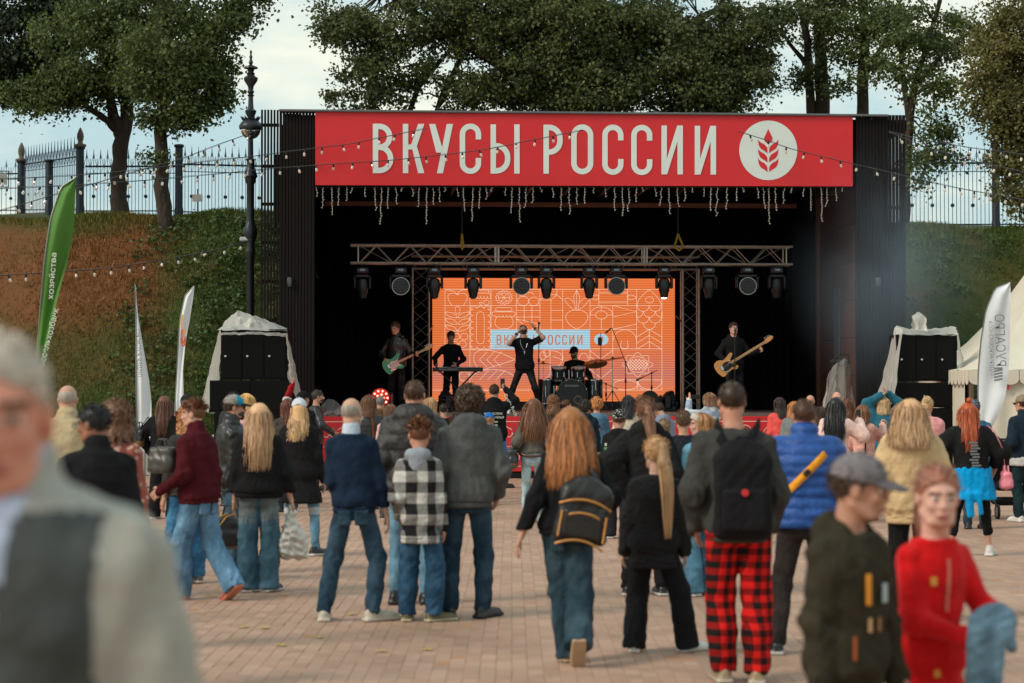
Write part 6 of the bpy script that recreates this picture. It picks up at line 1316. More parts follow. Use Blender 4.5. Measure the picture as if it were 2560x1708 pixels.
    for (a, b, c), f in zip(legs, feet): B_ += [('rc', a, b, .066 * w, .042), ('rc', b, c, .042, .030), ('rc', c, c + np.array([-math.sin(R(f[1])) * .1, math.cos(R(f[1])) * .1, -.045]), .035, .03)]
    for a, b, c in arms: B_ += [('rc', a, b, .048 * w, .038), ('rc', b, c, .040, .026)]
    B_ += [('rc', hb + np.array([0, -.015, -.055]), a, .05, .045) for a in sh]
    B_ += [('rc', hb + np.array([0, -.012, -.06]), hc + hR @ np.array([0, -.025, -.06]) * hs, .062 if not fem else .055, .056 if not fem else .049)]
    V, F = sdf(B_, max(h, .016), .03); mi = np.zeros(len(F), int); parts = [(V, F, mi)]
    HD = HEAD_S if (fem or hs > 1.05) else HEAD; Vh = HD[0] * hs * np.array([.96 if fem else 1, .97 if fem else 1, .97 if fem else 1]); parts.append((Vh @ hR.T + hc, HD[1], HD[2]))
    hw = []
    for i, (a, b, c) in enumerate(arms):
        d = c - b; d = d / np.linalg.norm(d); G = HANDS[grip[i]]; Vx = G[0].copy(); Fx = G[1]
        if i == 0: Vx = Vx * np.array([-1, 1, 1]); Fx = Fx[:, ::-1]
        fw = (0, 1, 0) if abs(d[1]) < .75 else (0, 0, 1); Rm = frame_to(d, 0, fw); parts.append((Vx @ Rm.T + c, Fx, np.zeros(len(Fx), int))); hw.append((c, Rm, d))
    o = 0; FF = []
    for v, f, _ in parts: FF.append(f + o); o += len(v)
    ob = link('person', npmesh('person', np.concatenate([p[0] for p in parts]), np.concatenate(FF), [skin_mat(skin), eyew_m, eye_m, brow_m, lip_m], np.concatenate([p[2] for p in parts]), True), M=M); tag(ob, label, 'person', group)
    # --- trousers
    bk = bot.get('fit', 'straight'); bc = bot.get('c', (.03, .05, .09)); r1, r2, r3, r4 = {'skinny': (.086, .060, .053, .043), 'straight': (.093, .071, .067, .059), 'wide': (.100, .090, .092, .098), 'baggy': (.103, .086, .088, .074)}[bk]; r1 *= w
    P = [('loft', np.array([.80, .86, .92, .98, 1.03]) + dz, np.array([.148, .168, .170, .158, .145]) * w * (1.05 if fem else 1), np.array([.106, .127, .126, .113, .104]) * (1 + (w - 1) * .9), [0, 0, 0, SC(.98)[0], SC(1.03)[0]], [0, -.01, -.012, SC(.98)[1], SC(1.03)[1]])]; hem = bot.get('hem', .030 if bk == 'wide' else .062); cuts = []
    cen = []
    for (a, b, c), f in zip(legs, feet):
        d = (c - b) / np.linalg.norm(c - b); e = c + d * (.085 - hem); mid = b * .5 + c * .5 - np.array([0, .012, 0]); P += [('rc', a + np.array([0, 0, -.02]), b, r1, r2), ('rc', b, mid, r2, r3), ('rcf', mid, e, r3, r4)]; cen += [(b, .13), (e + np.array([0, 0, .05]), .12), (a, .12)]
        if hem > .2: pass
    V, F = sdf(P, h, .022, cuts=[((0, 0, -1), -.008)] if not sit else []); V = folds(V, F, bot.get('fold', .011 if bk != 'skinny' else .006), seed, cen, 46, .25, .55); mts = [bot.get('m') or fabric(bc, bot.get('kind', 'denim'), bot.get('c2'))]; mi = None
    if 'split' in bot: mi = bot['split'](V[F].mean(1)); mts.append(fabric(bot['c3'], bot.get('kind', 'denim')))
    link('trousers', npmesh('trousers', V, F, mts, mi, True), ob)
    if k > 240 and bot.get('kind', 'denim') == 'denim' and top.get('hem', .9) >= .9 and 'split' not in bot:
        for sg in (-1, 1):
            Vp, Fp = sdf([('box', (sg * .077 * w, -.124 * (1 + (w - 1) * .9) - .002, .826 + dz), (.054, .014, .060), .01, rotm(sg * 14, 6))], .011); link('pocket', npmesh('pocket', Vp, Fp, mts[:1], None, True), ob)
    # --- top
    if len(top) > 1:
        g = top.get('g', .022); hz = top.get('hem', .90); fl = top.get('flare', 0); kind = top.get('kind', 'cloth'); tc_ = top.get('c', (.02, .02, .022))
        Z = np.array([.55, .70] + list(TZ[:-1]) + [1.465]); Aa = np.concatenate([[TA[1] + .03, TA[1] + .015], TA[:-1], [.085 * (w ** .5)]]); Ab = np.concatenate([[TB[1] + .03, TB[1] + .015], TB[:-1], [.076]])
        box = top.get('box', 0); Aa = Aa + g + box * np.exp(-((Z - 1.0) / .28) ** 2); Ab = Ab + g + box * .8 * np.exp(-((Z - 1.0) / .28) ** 2); Aa = Aa + .008; Ab = Ab + .008; below = np.clip(.95 - Z, 0, 1); Aa = Aa + fl * below; Ab = Ab + fl * below
        cxx = np.array([SC(z)[0] for z in Z]); cyy = np.array([SC(z)[1] for z in Z]); ok = Z >= hz - .16
        P = [('loft', Z[ok] + dz, Aa[ok], Ab[ok], cxx[ok], cyy[ok])]; cen = []; sl_ = top.get('sleeve', 'long'); sr = top.get('sr', 0)
        for i, (a, b, c) in enumerate(arms):
            if sl_ == 'none': P.append(('el', a, (.065 + g, .07 + g, .07 + g))); continue
            ra, rb, rc_ = .052 * (w ** .7) + g * .9 + sr * .5, .042 + g * .85 + sr, .031 + g * .55 + sr * .7
            if sl_ == 'short': P.append(('rc', a + np.array([0, 0, -.005]), a + (b - a) * .72, ra, rb + .006))
            else: P += [('rc', a + np.array([0, 0, -.005]), b, ra, rb), ('rc', b, c + (c - b) * .04, rb, rc_)]; cen += [(b, .12), (c, .08)]
        P += [('rc', hb + np.array([0, -.018, -.05]), a, .042 + g * .9, .040 + g * .9) for a in sh]
        if top.get('collar'): cl = top['collar']; P.append(('rc', hb + np.array([0, -.01, -.03]), hb + np.array([0, -.004, cl]), .078 + g * .5, .07 + g * .3))
        if top.get('hood'):
            q_ = top['hood']; P += [('el', hb + np.array([0, -.085, -.005]), (.115 * q_, .07 * q_, .075 * q_)), ('el', hb + np.array([0, -.115, -.07]), (.085 * q_, .05 * q_, .07 * q_)), ('el', hb + np.array([.075, -.03, .0]), (.045, .075, .05)), ('el', hb + np.array([-.075, -.03, .0]), (.045, .075, .05))]
        V, F = sdf(P, h, .03, cuts=[((0, 0, -1), -(hz + dz))] if hz > .5 else []); cen += [((0, 0, hz + dz + .06), .2), (sh[0], .1), (sh[1], .1)]
        V = folds(V, F, top.get('fold', .008) * 1.35, seed + 7, cen, 34, .28, .8)
        if kind == 'puffer':
            N_ = vnormals(V, F); V = V + N_ * (top.get('puff', .011) * np.abs(np.sin((V[:, 2] - dz) * math.pi / top.get('rib', .075))) ** .6)[:, None]
        mts = [top.get('m') or fabric(tc_, kind, top.get('c2'))]; mi = None
        if 'split' in top: mi = top['split'](V[F].mean(1) - np.array([0, 0, dz])); mts += [fabric(c_, top.get('kind3', kind)) for c_ in top['c3']]
        link(top.get('name', 'jacket'), npmesh('jacket', V, F, mts, mi, True), ob)
        if k > 240 and hz > .7 and kind != 'puffer':
            a_, b_ = float(np.interp(hz, Z, Aa)) - .006, float(np.interp(hz, Z, Ab)) - .006; Vb, Fb2 = sdf([('loft', np.array([hz - .042, hz - .03, hz, hz + .02]) + dz, (a_ - .006, a_ + .002, a_, a_ - .01), (b_ - .006, b_ + .002, b_, b_ - .01), (0,) * 4, (0,) * 4)], .011); link('hem_band', npmesh('hem_band', Vb, Fb2, mts[:1], None, True), ob)
        if top.get('hood2'):   # hood of a second garment over the collar
            V, F = sdf([('el', hb + np.array([0, -.09, .0]), (.115, .065, .065)), ('el', hb + np.array([0, -.12, -.075]), (.08, .04, .075)), ('el', hb + np.array([.08, -.03, .01]), (.035, .07, .045)), ('el', hb + np.array([-.08, -.03, .01]), (.035, .07, .045))], h, .03); V = folds(V, F, .006, seed + 3, (), 16, 1); link('hood', npmesh('hood', V, F, fabric(top['hood2'], 'knit'), None, True), ob)
        if top.get('hem2'):
            V, F = sdf([('loft', np.array([hz - .1, hz - .02, hz + .03]) + dz, (Aa[4] - .008,) * 3, (Ab[4] - .006,) * 3, (0, 0, 0), (-.005,) * 3)], h); link('shirt_hem', npmesh('shirt_hem', V, F, fabric(top['hem2'], 'cloth'), None, True), ob)
        if top.get('shirt'):
            V, F = sdf([('rc', hb + np.array([0, -.008, -.03]), hb + np.array([0, .0, .042]), .076, .068)], .011); link('shirt_collar', npmesh('shirt_collar', V, F, fabric(top['shirt'], 'cloth'), None, True), ob)
    # --- shoes
    for i, (a, toe, tilt) in enumerate(feet):
        c = legs[i][2]; o = link('shoe', shoe_mesh(shoek, *shoe), ob); Rm = Matrix.Rotation(R(toe), 3, 'Z') @ Matrix.Rotation(R(-tilt), 3, 'X'); o.matrix_local = Matrix.Translation(Vector(c) - Rm @ Vector((0, -.02, .083))) @ Rm.to_4x4()
    # --- hair, cap, beard, glasses (head frame)
    HM = Matrix.Translation(Vector(hc)) @ Matrix(hR.tolist()).to_4x4() @ Matrix.Scale(hs, 4)
    if hair:
        V, F = hair_vf(hair[0], hair[2] if len(hair) > 2 else .3, (seed % 5) if hair[0] in ('buzz', 'short') else seed, hair[3] if len(hair) > 3 else 1.0, round(.045 + top.get('g', .022) * 1.1 + (.085 if top.get('hood') or top.get('hood2') else 0) + (.02 if w > 1.05 else 0), 3)); o = link('hair', npmesh('hair', V, F, hair_mat(hair[1]), None, True), ob); o.matrix_local = HM
        if hair[0] in ('long', 'curly', 'bob', 'pony', 'strand_under') and (abs(head[1]) > 1 or len(head) > 2): o.matrix_local = Matrix.Translation(Vector(hc)) @ Matrix.Rotation(R(head[0]), 4, 'Z') @ Matrix.Rotation(R(head[1] * .35), 4, 'X') @ Matrix.Scale(hs, 4)
    if cap:
        V, F, mi = CAPS[cap[0]]; yawc = cap[2] if len(cap) > 2 else 0; cols = cap[1]; o = link('cap' if cap[0] == 'cap' else 'bandana', npmesh('cap', V, F, [c_ if not isinstance(c_, tuple) else fabric(c_, 'smooth') for c_ in cols], mi, True), ob); o.matrix_local = HM @ Matrix.Rotation(R(yawc), 4, 'Z')
    if beard:
        V, F = sdf([('el', (0, .03, -.062), (.064, .072, .06)), ('el', (0, .076, -.098), (.032, .026, .03))], .009, .02, cuts=[((0, -.5, 1), -.075), ((0, -1, 0), .005)], subs=[('el', (0, .108, -.062), (.022, .02, .009))]); o = link('beard', npmesh('beard', V, F, hair_mat(beard), None, True), ob); o.matrix_local = HM
    if glasses:
        g_ = MB()
        for sg in (-1, 1): g_.box((sg * .033, .104, .006), (.05, .008, .034), bev=.003).box((sg * .077, .04, .01), (.004, .12, .008))
        g_.box((0, .104, .014), (.02, .006, .006)); o = g_.build('sunglasses', rubber, ob); o.matrix_local = HM
    if band:
        V, F = sdf([('loft', [-.03, .0, .03], (.0875,) * 3, (.106,) * 3, (0, 0, 0), (0, 0, 0))], .009); V = V @ rotm(0, 30).T + np.array([0, -.005, .05]); o = link('headband', npmesh('headband', V, F, fabric(band, 'knit'), None, True), ob); o.matrix_local = HM
    def tpt(ang, z, off=.0):     # point on the clothed torso; ang 0 = back, 90 = right side, 180 = front
        g = top.get('g', .022) + .006 + off; zz = z; a = np.interp(zz, TZ, TA) + g; b = np.interp(zz, TZ, TB) + g; c, s_ = -math.cos(R(ang)), math.sin(R(ang)); e = 2.4; rr = 1 / ((abs(s_ / a) ** e + abs(c / b) ** e) ** (1 / e))
        return Vector((SC(zz)[0] + s_ * rr, SC(zz)[1] + c * rr, zz + dz))
    return dict(o=ob, M=M, dz=dz, hands=hw, arms=arms, sh=sh, hc=hc, hR=hR, tpt=tpt, legs=legs, hb=hb)
# ================================================================ band on the stage
BLK, BLK2, CHAR = (.011, .011, .013), (.018, .018, .021), (.035, .036, .038)
JEAN, JEAND, JEANL = (.075, .145, .215), (.028, .058, .085), (.30, .42, .50)
WS = ((.62, .60, .56), (.68, .66, .62)); BS = ((.012, .012, .013), (.02, .02, .02)); BSW = ((.014, .014, .016), (.6, .6, .58))
BR1, BR2, BR3, GING, RED_H, BLON, BLON2, BLKH, GREY = (.045, .022, .012), (.085, .038, .018), (.13, .055, .025), (.38, .145, .045), (.36, .085, .022), (.44, .26, .125), (.54, .38, .22), (.010, .009, .010), (.26, .24, .22)
def wpos(u, sy_): return SM @ Vector((ST(u, 900, sy_).x, sy_, FLOOR))
def kk(sy_): return FPX / (38.8 + sy_)
SY = math.degrees(SYAW)
GB = 'band members on the stage'
def Hat(v, k): return CAMZ + (966 - v) / k
guit = person('guitarist in a dark leather jacket playing a green electric guitar', 0, kk(2.0), 1.84, 168, top=dict(c=(.016, .014, .014), kind='leather', hem=.88, collar=.03), bot=dict(c=BLK, fit='straight'), shoe=BS, hair=('short', BR2), head=(-20, -14), RA=(.17, .22, 1.02, 1, -.4, -.1), LA=(-.44, .20, 1.12, -.4, -.4, -1), grip='ff', world=wpos(992, 2.0), group=GB)
keyb = person('keyboard player in a black sweater looking down at the keys', 0, kk(3.6), 1.70, 176, top=dict(c=(.008, .008, .010), kind='knit', hem=.92), bot=dict(c=BLK, fit='straight'), shoe=BS, hair=('short', BR1, .3, 1.05), head=(12, -22), lean=(0, .08), RA=(.30, .28, 1.02, 1, -.5, 0), LA=(-.16, .30, 1.03, -1, -.6, 0), world=wpos(1128, 3.6), group=GB)
sing = person('singer in a black t-shirt leaning back with a microphone', 0, kk(1.5), 1.86, 180, top=dict(c=(.009, .009, .011), sleeve='short', hem=.86, g=.026, name='t_shirt'), bot=dict(c=BLK, fit='skinny'), shoe=BS, hair=('buzz', BR1), skin=SKIN_P, beard=BR1, head=(6, 38), lean=(.02, -.05), RA=(.13, .20, 1.55, 1, .1, -.7), LA=(-.19, .14, 1.66, -1, .2, -.2), LF=(-.30, .05, -25), RF=(.36, -.05, 25), grip='of', world=wpos(1312, 1.5), group=GB)
drum = person('drummer in a black cap and sweater seated behind the kit', 0, kk(4.1), 1.78, 172, top=dict(c=(.008, .010, .010), hem=.86, g=.04), bot=dict(c=BLK), shoe=BS, hair=('short', BR1), beard=BR2, cap=('cap', (BLK, BLK, BLK)), head=(-15, -10), sit=.52, LF=(-.22, .42, -15), RF=(.22, .42, 15), LA=(-.42, .30, .95, -1, -.3, -.3), RA=(.2, .36, .98, 1, -.3, -.3), grip='ff', world=wpos(1440, 4.1), group=GB)
bass = person('bass player in a black hoodie singing at a microphone stand', 0, kk(.9), 1.81, 186, top=dict(c=(.010, .010, .011), hem=.80, hood=.9, g=.03), bot=dict(c=BLK), shoe=WS, hair=('short', BR1), skin=SKIN_P, head=(4, 0), RA=(.19, .20, 1.0, 1, -.4, -.1), LA=(-.44, .24, 1.20, -.4, -.4, -1), grip='ff', world=wpos(1836, .9), group=GB)
bass['o'].rotation_euler
def inst(name, label, cat, M): return empty(name, label, cat, M=M)
def outline(pts, n=5):
    """closed smooth outline through control points (Catmull-Rom)"""
    P = [np.array(p, float) for p in pts]; m = len(P); out = []
    for i in range(m):
        a, b, c, d = P[i - 1], P[i], P[(i + 1) % m], P[(i + 2) % m]
        for j in range(n):
            t = j / n; out.append(tuple(.5 * (2 * b + (c - a) * t + (2 * a - 5 * b + 4 * c - d) * t * t + (3 * b - a - 3 * c + d) * t ** 3)))
    return out
def guitar(name, label, M, bodym, guardm, neckm, scale=1.0, headm=None, long=1.0):
    e = empty(name, label, 'guitar', M=M @ Matrix.Scale(scale, 4))
    pts = [(-.22, -.02), (-.2, .12), (-.1, .165), (.0, .12), (.08, .135), (.19, .175), (.215, .13), (.13, .06), (.13, -.03), (.17, -.09), (.2, -.13), (.14, -.16), (.05, -.12), (-.06, -.14), (-.16, -.16)]
    MB().prism(outline(pts), .045).build('body', bodym, e, smooth=True)
    MB().prism(outline([(-.06, -.1), (-.09, 0), (-.02, .07), (.1, .05), (.17, .1), (.12, .03), (.12, -.05), (.16, -.1), (.08, -.08)]), .006, Matrix.Translation((0, -.007, 0))).build('pickguard', guardm, e)
    Ln = .64 * long; MB().box((.1 + Ln / 2, -.012, 0), (Ln, .022, .052), bev=.006).build('neck', neckm, e)
    x0 = .1 + Ln; MB().prism(outline([(x0, -.028), (x0 + .02, -.035), (x0 + .15, -.02), (x0 + .19, .02), (x0 + .15, .055), (x0 + .05, .045), (x0, .03)]), .018, Matrix.Translation((0, -.018, 0))).build('headstock', headm or neckm, e, smooth=True)
    MB().box((-.1, -.01, 0), (.05, .02, .08), bev=.004).build('bridge', chrome, e)
    for xx in (-.03, .04, .1): MB().box((xx, -.012, 0), (.02, .012, .075), bev=.003).build('pickup', white_plastic if guardm is not rubber else rubber, e)
    st = MB()
    for i in range(4): st.tube([(-.1, -.026, -.02 + i * .0135), (x0 + .03, -.03, -.02 + i * .0135)], .0012, 4)
    tag(st.build('strings', chrome, e), kind='stuff')
    for i in range(4): MB().tube([(x0 + .03 + i * .035, -.01, .05 - .002 * i), (x0 + .03 + i * .035, -.01, .085)], .008, 6).build('tuning_peg', chrome, e)
    for i in range(3): MB().lathe([(.014, 0), (.013, .016), (.004, .018)], 8, (-.08 + i * .04, -.007, -.1 - .008 * i), M=Matrix.Rotation(R(90), 3, 'X')).build('knob', chrome, e)
    return e
grn = mat('guitar_green', (.012, .22, .07), .22, var=.05, coat=.5); maple = mat('guitar_maple', (.50, .28, .11), .4, var=.15, vs=12, stretch=(.2, 1, 1)); natw = mat('bass_natural', (.55, .24, .055), .3, var=.15, vs=6, coat=.4); pearl = mat('pearl_guard', (.42, .44, .43), .35, var=.5, vs=70)
def spl(u, v, sy_, rot, tilt=0): return SM @ Matrix.Translation(ST(u, v, sy_)) @ Matrix.Rotation(R(-rot), 4, 'Y') @ Matrix.Rotation(R(tilt), 4, 'X')
egt = guitar('electric_guitar', 'green electric guitar with a pearl pickguard and pale maple neck', spl(983, 911, 1.72, 25), grn, pearl, maple, .96)
guitar('bass_guitar', 'natural wood bass guitar with a black pickguard', spl(1816, 914, .60, 31), natw, rubber, maple, 1.02, natw, 1.22)
for nm, lab, pp, m_ in (('guitar_strap', 'grey patterned strap over the guitarist shoulder', guit, mat('strap_grey', (.2, .2, .2), .8, var=.5, vs=60)),):
    e = bpy.data.objects.new('strap', None); COL.objects.link(e); e.parent = egt; e.matrix_local = (spl(983, 911, 1.72, 25) @ Matrix.Scale(.96, 4)).inverted() @ pp['M']; q = [pp['tpt'](a, z) for a, z in ((205, 1.02), (203, 1.2), (205, 1.34), (215, 1.42))] + [Vector((-.12, -.02, 1.475)), pp['tpt'](-30, 1.40), pp['tpt'](0, 1.2), pp['tpt'](40, 1.05)]
    s = MB(); V = []
    for i, p in enumerate(q): d = Vector((.028, .005, 0)); V += [p - d, p + d]
    s.add(V, [(2 * i, 2 * i + 1, 2 * i + 3, 2 * i + 2) for i in range(len(q) - 1)]); s.build('band', m_, e, smooth='all')
# microphones and stands
micb = mat('mic_black', (.012, .012, .013), .5)
def mic(parent, p, d, L_=.17):
    Rm = Vector((0, 0, 1)).rotation_difference(Vector(d)).to_matrix(); MB().lathe([(.010, 0), (.012, .02), (.017, L_ * .7), (.022, L_ * .74)], 10, p, M=Rm).build('microphone_body', micb, parent, smooth=True); MB().lathe([(.021, L_ * .74), (.026, L_ * .82), (.024, L_ * .95), (.012, L_ * 1.02)], 10, p, M=Rm).build('grille', mat('mic_grille', (.12, .12, .12), .5, .6), parent, smooth=True)
def micstand(label, u, sy_, vtop, boom=None, kind='straight', m=dark_metal):
    b = ST(u, 900, sy_); e = empty('microphone_stand', label, 'microphone stand', 'microphone stands on the stage', M=SM @ Matrix.Translation((b.x, sy_, FLOOR))); h = ST(u, vtop, sy_).z - FLOOR
    for k in range(3): a = k * 2.094 + .5; MB().tube([(0, 0, .2), (.26 * math.cos(a), .26 * math.sin(a), .015)], .009, 6).build('leg', m, e, smooth=True)
    MB().tube([(0, 0, .12), (0, 0, h)], [.012, .009], 8).build('tube', m, e, smooth=True); MB().lathe([(.018, -.04), (.022, 0), (.016, .05)], 10, (0, 0, h * .62)).build('clutch', m, e, smooth=True)
    if boom:
        p0 = Vector((0, 0, h)); p1 = Vector(boom[0]) ; p2 = Vector(boom[1]); MB().tube([p0 + p1, p0 + p2], .008, 6).build('boom', m, e, smooth=True); MB().lathe([(.02, -.02), (.02, .02)], 8, p0).build('joint', m, e); mic(e, p0 + p2, (p2 - p1).normalized() if len(boom) < 3 else boom[2])
    else: mic(e, Vector((0, 0, h - .02)), (0, -.35, .8))
    return e
micstand('straight microphone stand in front of the bass player', 1837, .55, 838)
micstand('slim microphone stand beside the singer with its microphone on top', 1347, 2.6, 822)
micstand('tall boom microphone stand reaching over the drum kit', 1564, 2.2, 905, ((.08, 0, -.22), (-.28, 0, .70), (-.75, 0, -.6)))
micstand('short boom microphone stand in front of the screen right part', 1629, 3.0, 933, ((.12, 0, .06), (-.17, 0, -.08)))
micstand('low boom stand crossing before the drum kit', 1515, 1.9, 960, ((.24, 0, -.1), (-.4, 0, .16), (-.9, 0, -.3)))
ph = empty('phone_stand', 'thin stand holding a phone beside the drummer', 'stand', M=SM @ Matrix.Translation((ST(1502, 900, 2.3).x, 2.3, FLOOR))); hh = ST(1502, 832, 2.3).z - FLOOR
MB().tube([(0, 0, 0), (0, 0, hh)], .008, 6).build('tube', dark_metal, ph); MB().box((-.02, -.02, hh - .18), (.085, .012, .17), bev=.004).build('phone', rubber, ph)
for k in range(3): a = k * 2.094; MB().tube([(0, 0, .15), (.2 * math.cos(a), .2 * math.sin(a), .01)], .007, 5).build('leg', dark_metal, ph)
hm = empty('hand_microphone', 'black hand microphone held to the singer mouth', 'microphone', M=sing['M']); c = Vector(sing['hands'][1][0]); tgt = Vector(sing['hc'] + sing['hR'] @ np.array([0, .12, -.06])); dm = (tgt - c).normalized(); mic(hm, c - dm * .06, dm, .2)
nk = bpy.data.objects.new('necklace', None); COL.objects.link(nk); nk.parent = sing['o']; s = MB(); q = [Vector(sing['tpt'](180 + a, 1.44 - .2 * (1 - (a / 34) ** 2))) for a in range(-34, 35, 4)]; s.tube(q, .004, 5); p = q[len(q) // 2]; s.box(p + Vector((0, .004, -.05)), (.008, .006, .07)).box(p + Vector((0, .005, -.04)), (.04, .006, .008)); s.build('chain', chrome, nk)
for i, pz in ((0, .02), (1, .02)):
    c, Rm, d = sing['hands'][i]; w_ = bpy.data.objects.new('wristband', None); COL.objects.link(w_); w_.parent = sing['o']; MB().lathe([(.030, -.012), (.033, -.008), (.033, .012), (.030, .016)], 12, Vector(c - d * .02), M=Matrix(frame_to(d).tolist())).build('strap', rubber, w_, smooth=True)
# keyboard on an X stand
kb0, kb1 = ST(1083, 924, 3.1), ST(1207, 924, 3.1); kx = (kb0.x + kb1.x) / 2; kw = kb1.x - kb0.x
kb = empty('keyboard', 'black stage keyboard with white maker lettering on its back', 'keyboard', M=SM @ Matrix.Translation((kx, 3.1, kb0.z)))
MB().box((0, .15, 0), (kw, .3, .085), bev=.015).build('case', mat('keyboard_black', (.014, .018, .02), .4), kb, smooth=True)
for s in (-1, 1): MB().box((s * (kw / 2 - .012), .15, .002), (.03, .31, .095), bev=.01).build('end_cheek', rubber, kb)
ky = MB().box((0, 0, 0), (.021, .13, .012), bev=.002).mesh('key', white_plastic)
for i in range(40): link('key', ky, kb).location = (-kw / 2 + .1 + i * .0225, .23, .048)
text_on('Roland  JUNO-DS', .05, 'lettering', mat('grey_print', (.45, .46, .46), .5), kb, Matrix.Translation((-.2, -.003, .005)) @ Matrix.Rotation(R(90), 4, 'X'))
xs_ = empty('keyboard_stand', 'black crossed stand under the keyboard', 'stand', M=SM @ Matrix.Translation((kx, 3.25, FLOOR))); hk = kb0.z - .05 - FLOOR
for s, yy in ((-1, 0), (1, .05)): MB().tube([(-s * .42, yy, .03), (s * .36, yy, hk)], .02, 6).build('leg', dark_metal, xs_, smooth=True)
for z_, y_ in ((.02, 0), (hk, 0)): MB().box((-.38, .02, z_), (.04, .4, .03)).box((.38, .03, z_ + .001), (.04, .4, .03)).build('foot_bar', dark_metal, xs_)
# drum kit
drm = mat('drum_lacquer', (.010, .022, .026), .22, var=.15, coat=.4); skinw = mat('drum_head', (.014, .016, .018), .45); cy_m = mat('cymbal_bronze', (.30, .13, .05), .35, .7, var=.2, vs=12)
RX = Matrix.Rotation(R(90), 3, 'X'); YD = 3.1
dk = empty('drum_kit', 'dark green five piece drum kit with a lettered bass drum', 'drum kit', M=SM @ Matrix.Translation((ST(1430, 900, YD).x, YD, FLOOR)))
bz = .35; MB().lathe([(.315, -.2), (.315, .2)], 32, (0, .2, bz), M=RX, cap=False).build('bass_drum', drm, dk, smooth=True)
MB().lathe([(.315, -.02), (.335, -.02), (.335, .025), (.315, .025), (.312, 0)], 36, (0, -.01, bz), M=RX, cap=False).build('hoop', drm, dk, smooth=True); MB().lathe([(.001, 0), (.312, 0)], 32, (0, -.004, bz), M=RX, cap=False).build('drum_head', skinw, dk)
MB().lathe([(.068, 0), (.075, .004), (.082, 0)], 20, (.12, -.012, bz - .1), M=RX, cap=False).build('port_ring', mat('port_ring', (.5, .3, .2), .5), dk, smooth=True)
text_on('YAMAHA', .058, 'lettering', mat('drum_print', (.6, .6, .58), .5), dk, Matrix.Translation((.02, -.012, bz + .19)) @ Matrix.Rotation(R(90), 4, 'X')); lg = MB(); lg.lathe([(.016, 0), (.022, 0)], 14, (-.125, -.012, bz + .19), M=RX, cap=False); lg.build('logo', MATS['drum_print'], dk)
for k in range(8): a = k * math.pi / 4 + .39; MB().box((.325 * math.cos(a), -.03, bz + .325 * math.sin(a)), (.03, .03, .03), bev=.006).build('lug_claw', chrome, dk)
def drumshell(x, y, z, r, h, tilt, name):
    Rm = Matrix.Rotation(R(tilt), 3, 'X'); c = Vector((x, y, z)); MB().lathe([(r, -h / 2), (r, h / 2)], 24, c, M=Rm, cap=False).build(name, drm, dk, smooth=True)
    for zz in (-h / 2, h / 2): MB().lathe([(r, zz - .012), (r + .012, zz - .012), (r + .012, zz + .012), (r, zz + .012)], 24, c, M=Rm, cap=False).build('rim', chrome, dk, smooth=True)
    MB().lathe([(.001, h / 2 + .002), (r, h / 2 + .002)], 20, c, M=Rm, cap=False).build('drum_head', white_plastic, dk)
    for k in range(6): a = k * 1.047 + .3; MB().box(c + Rm @ Vector((r * math.cos(a), r * math.sin(a), 0)), (.022, .022, h * .5), bev=.005).build('lug', chrome, dk)
drumshell(-.28, .1, .80, .15, .24, 12, 'tom'); drumshell(.14, .1, .80, .14, .24, 12, 'tom'); drumshell(.50, .5, .45, .2, .42, 0, 'floor_tom'); drumshell(-.5, .35, .42, .19, .5, 0, 'floor_tom'); drumshell(-.3, .75, .62, .18, .15, 0, 'snare')
MB().tube([(-.05, .12, bz + .3), (-.05, .12, .88)], .016, 8).tube([(-.05, .12, .8), (-.15, .1, .8)], .011, 6).tube([(-.05, .12, .78), (.03, .1, .78)], .011, 6).build('tom_mount', chrome, dk, smooth=True)
for x_, y_ in ((.4, .36), (.62, .55), (.5, .72)): MB().tube([(x_, y_, 0), (x_, y_, .5)], .009, 6).build('leg', chrome, dk)
def cymbal(label, u, v, sy_, r, tilt, tiltx=14):
    p = ST(u, v, sy_); e = empty('cymbal', label, 'cymbal', 'cymbals on stands', M=SM @ Matrix.Translation((p.x, sy_, FLOOR))); h = p.z - FLOOR; Rm = Matrix.Rotation(R(tilt), 3, 'Y') @ Matrix.Rotation(R(tiltx), 3, 'X')
    MB().lathe([(.008, .028), (.035, .024), (.05, .012), (r, -.008), (r, -.011), (.05, .008), (.008, .024)], 28, (0, 0, h), M=Rm).build('plate', cy_m, e, smooth=True); MB().tube([(0, 0, .35), (0, 0, h + .04)], [.014, .009], 8).build('tube', chrome, e, smooth=True); MB().lathe([(.015, 0), (.015, .03)], 8, (0, 0, h + .02)).build('wing_nut', rubber, e)
    for k in range(3): a = k * 2.094 + .4; MB().tube([(0, 0, .45), (.3 * math.cos(a), .3 * math.sin(a), .015)], .009, 6).build('leg', chrome, e)
cymbal('large crash cymbal tilted towards the crowd right of the drummer', 1489, 909, 2.8, .25, -8, 22); cymbal('high ride cymbal farther right of the drummer', 1531, 897, 3.3, .26, -9, 4); cymbal('hi hat cymbal partly hidden behind the singer', 1358, 909, 3.3, .2, 3, 3)
stool = empty('drum_stool', 'round black stool under the drummer', 'stool', M=SM @ Matrix.Translation((ST(1440, 900, 4.1).x, 4.1, FLOOR))); MB().lathe([(.17, .40), (.18, .43), (.17, .465), (.05, .47)], 20).build('seat', rubber, stool, smooth=True); MB().tube([(0, 0, .1), (0, 0, .42)], .02, 8).build('post', chrome, stool)
for k in range(3): a = k * 2.094; MB().tube([(0, 0, .2), (.22 * math.cos(a), .22 * math.sin(a), .01)], .01, 6).build('leg', chrome, stool)
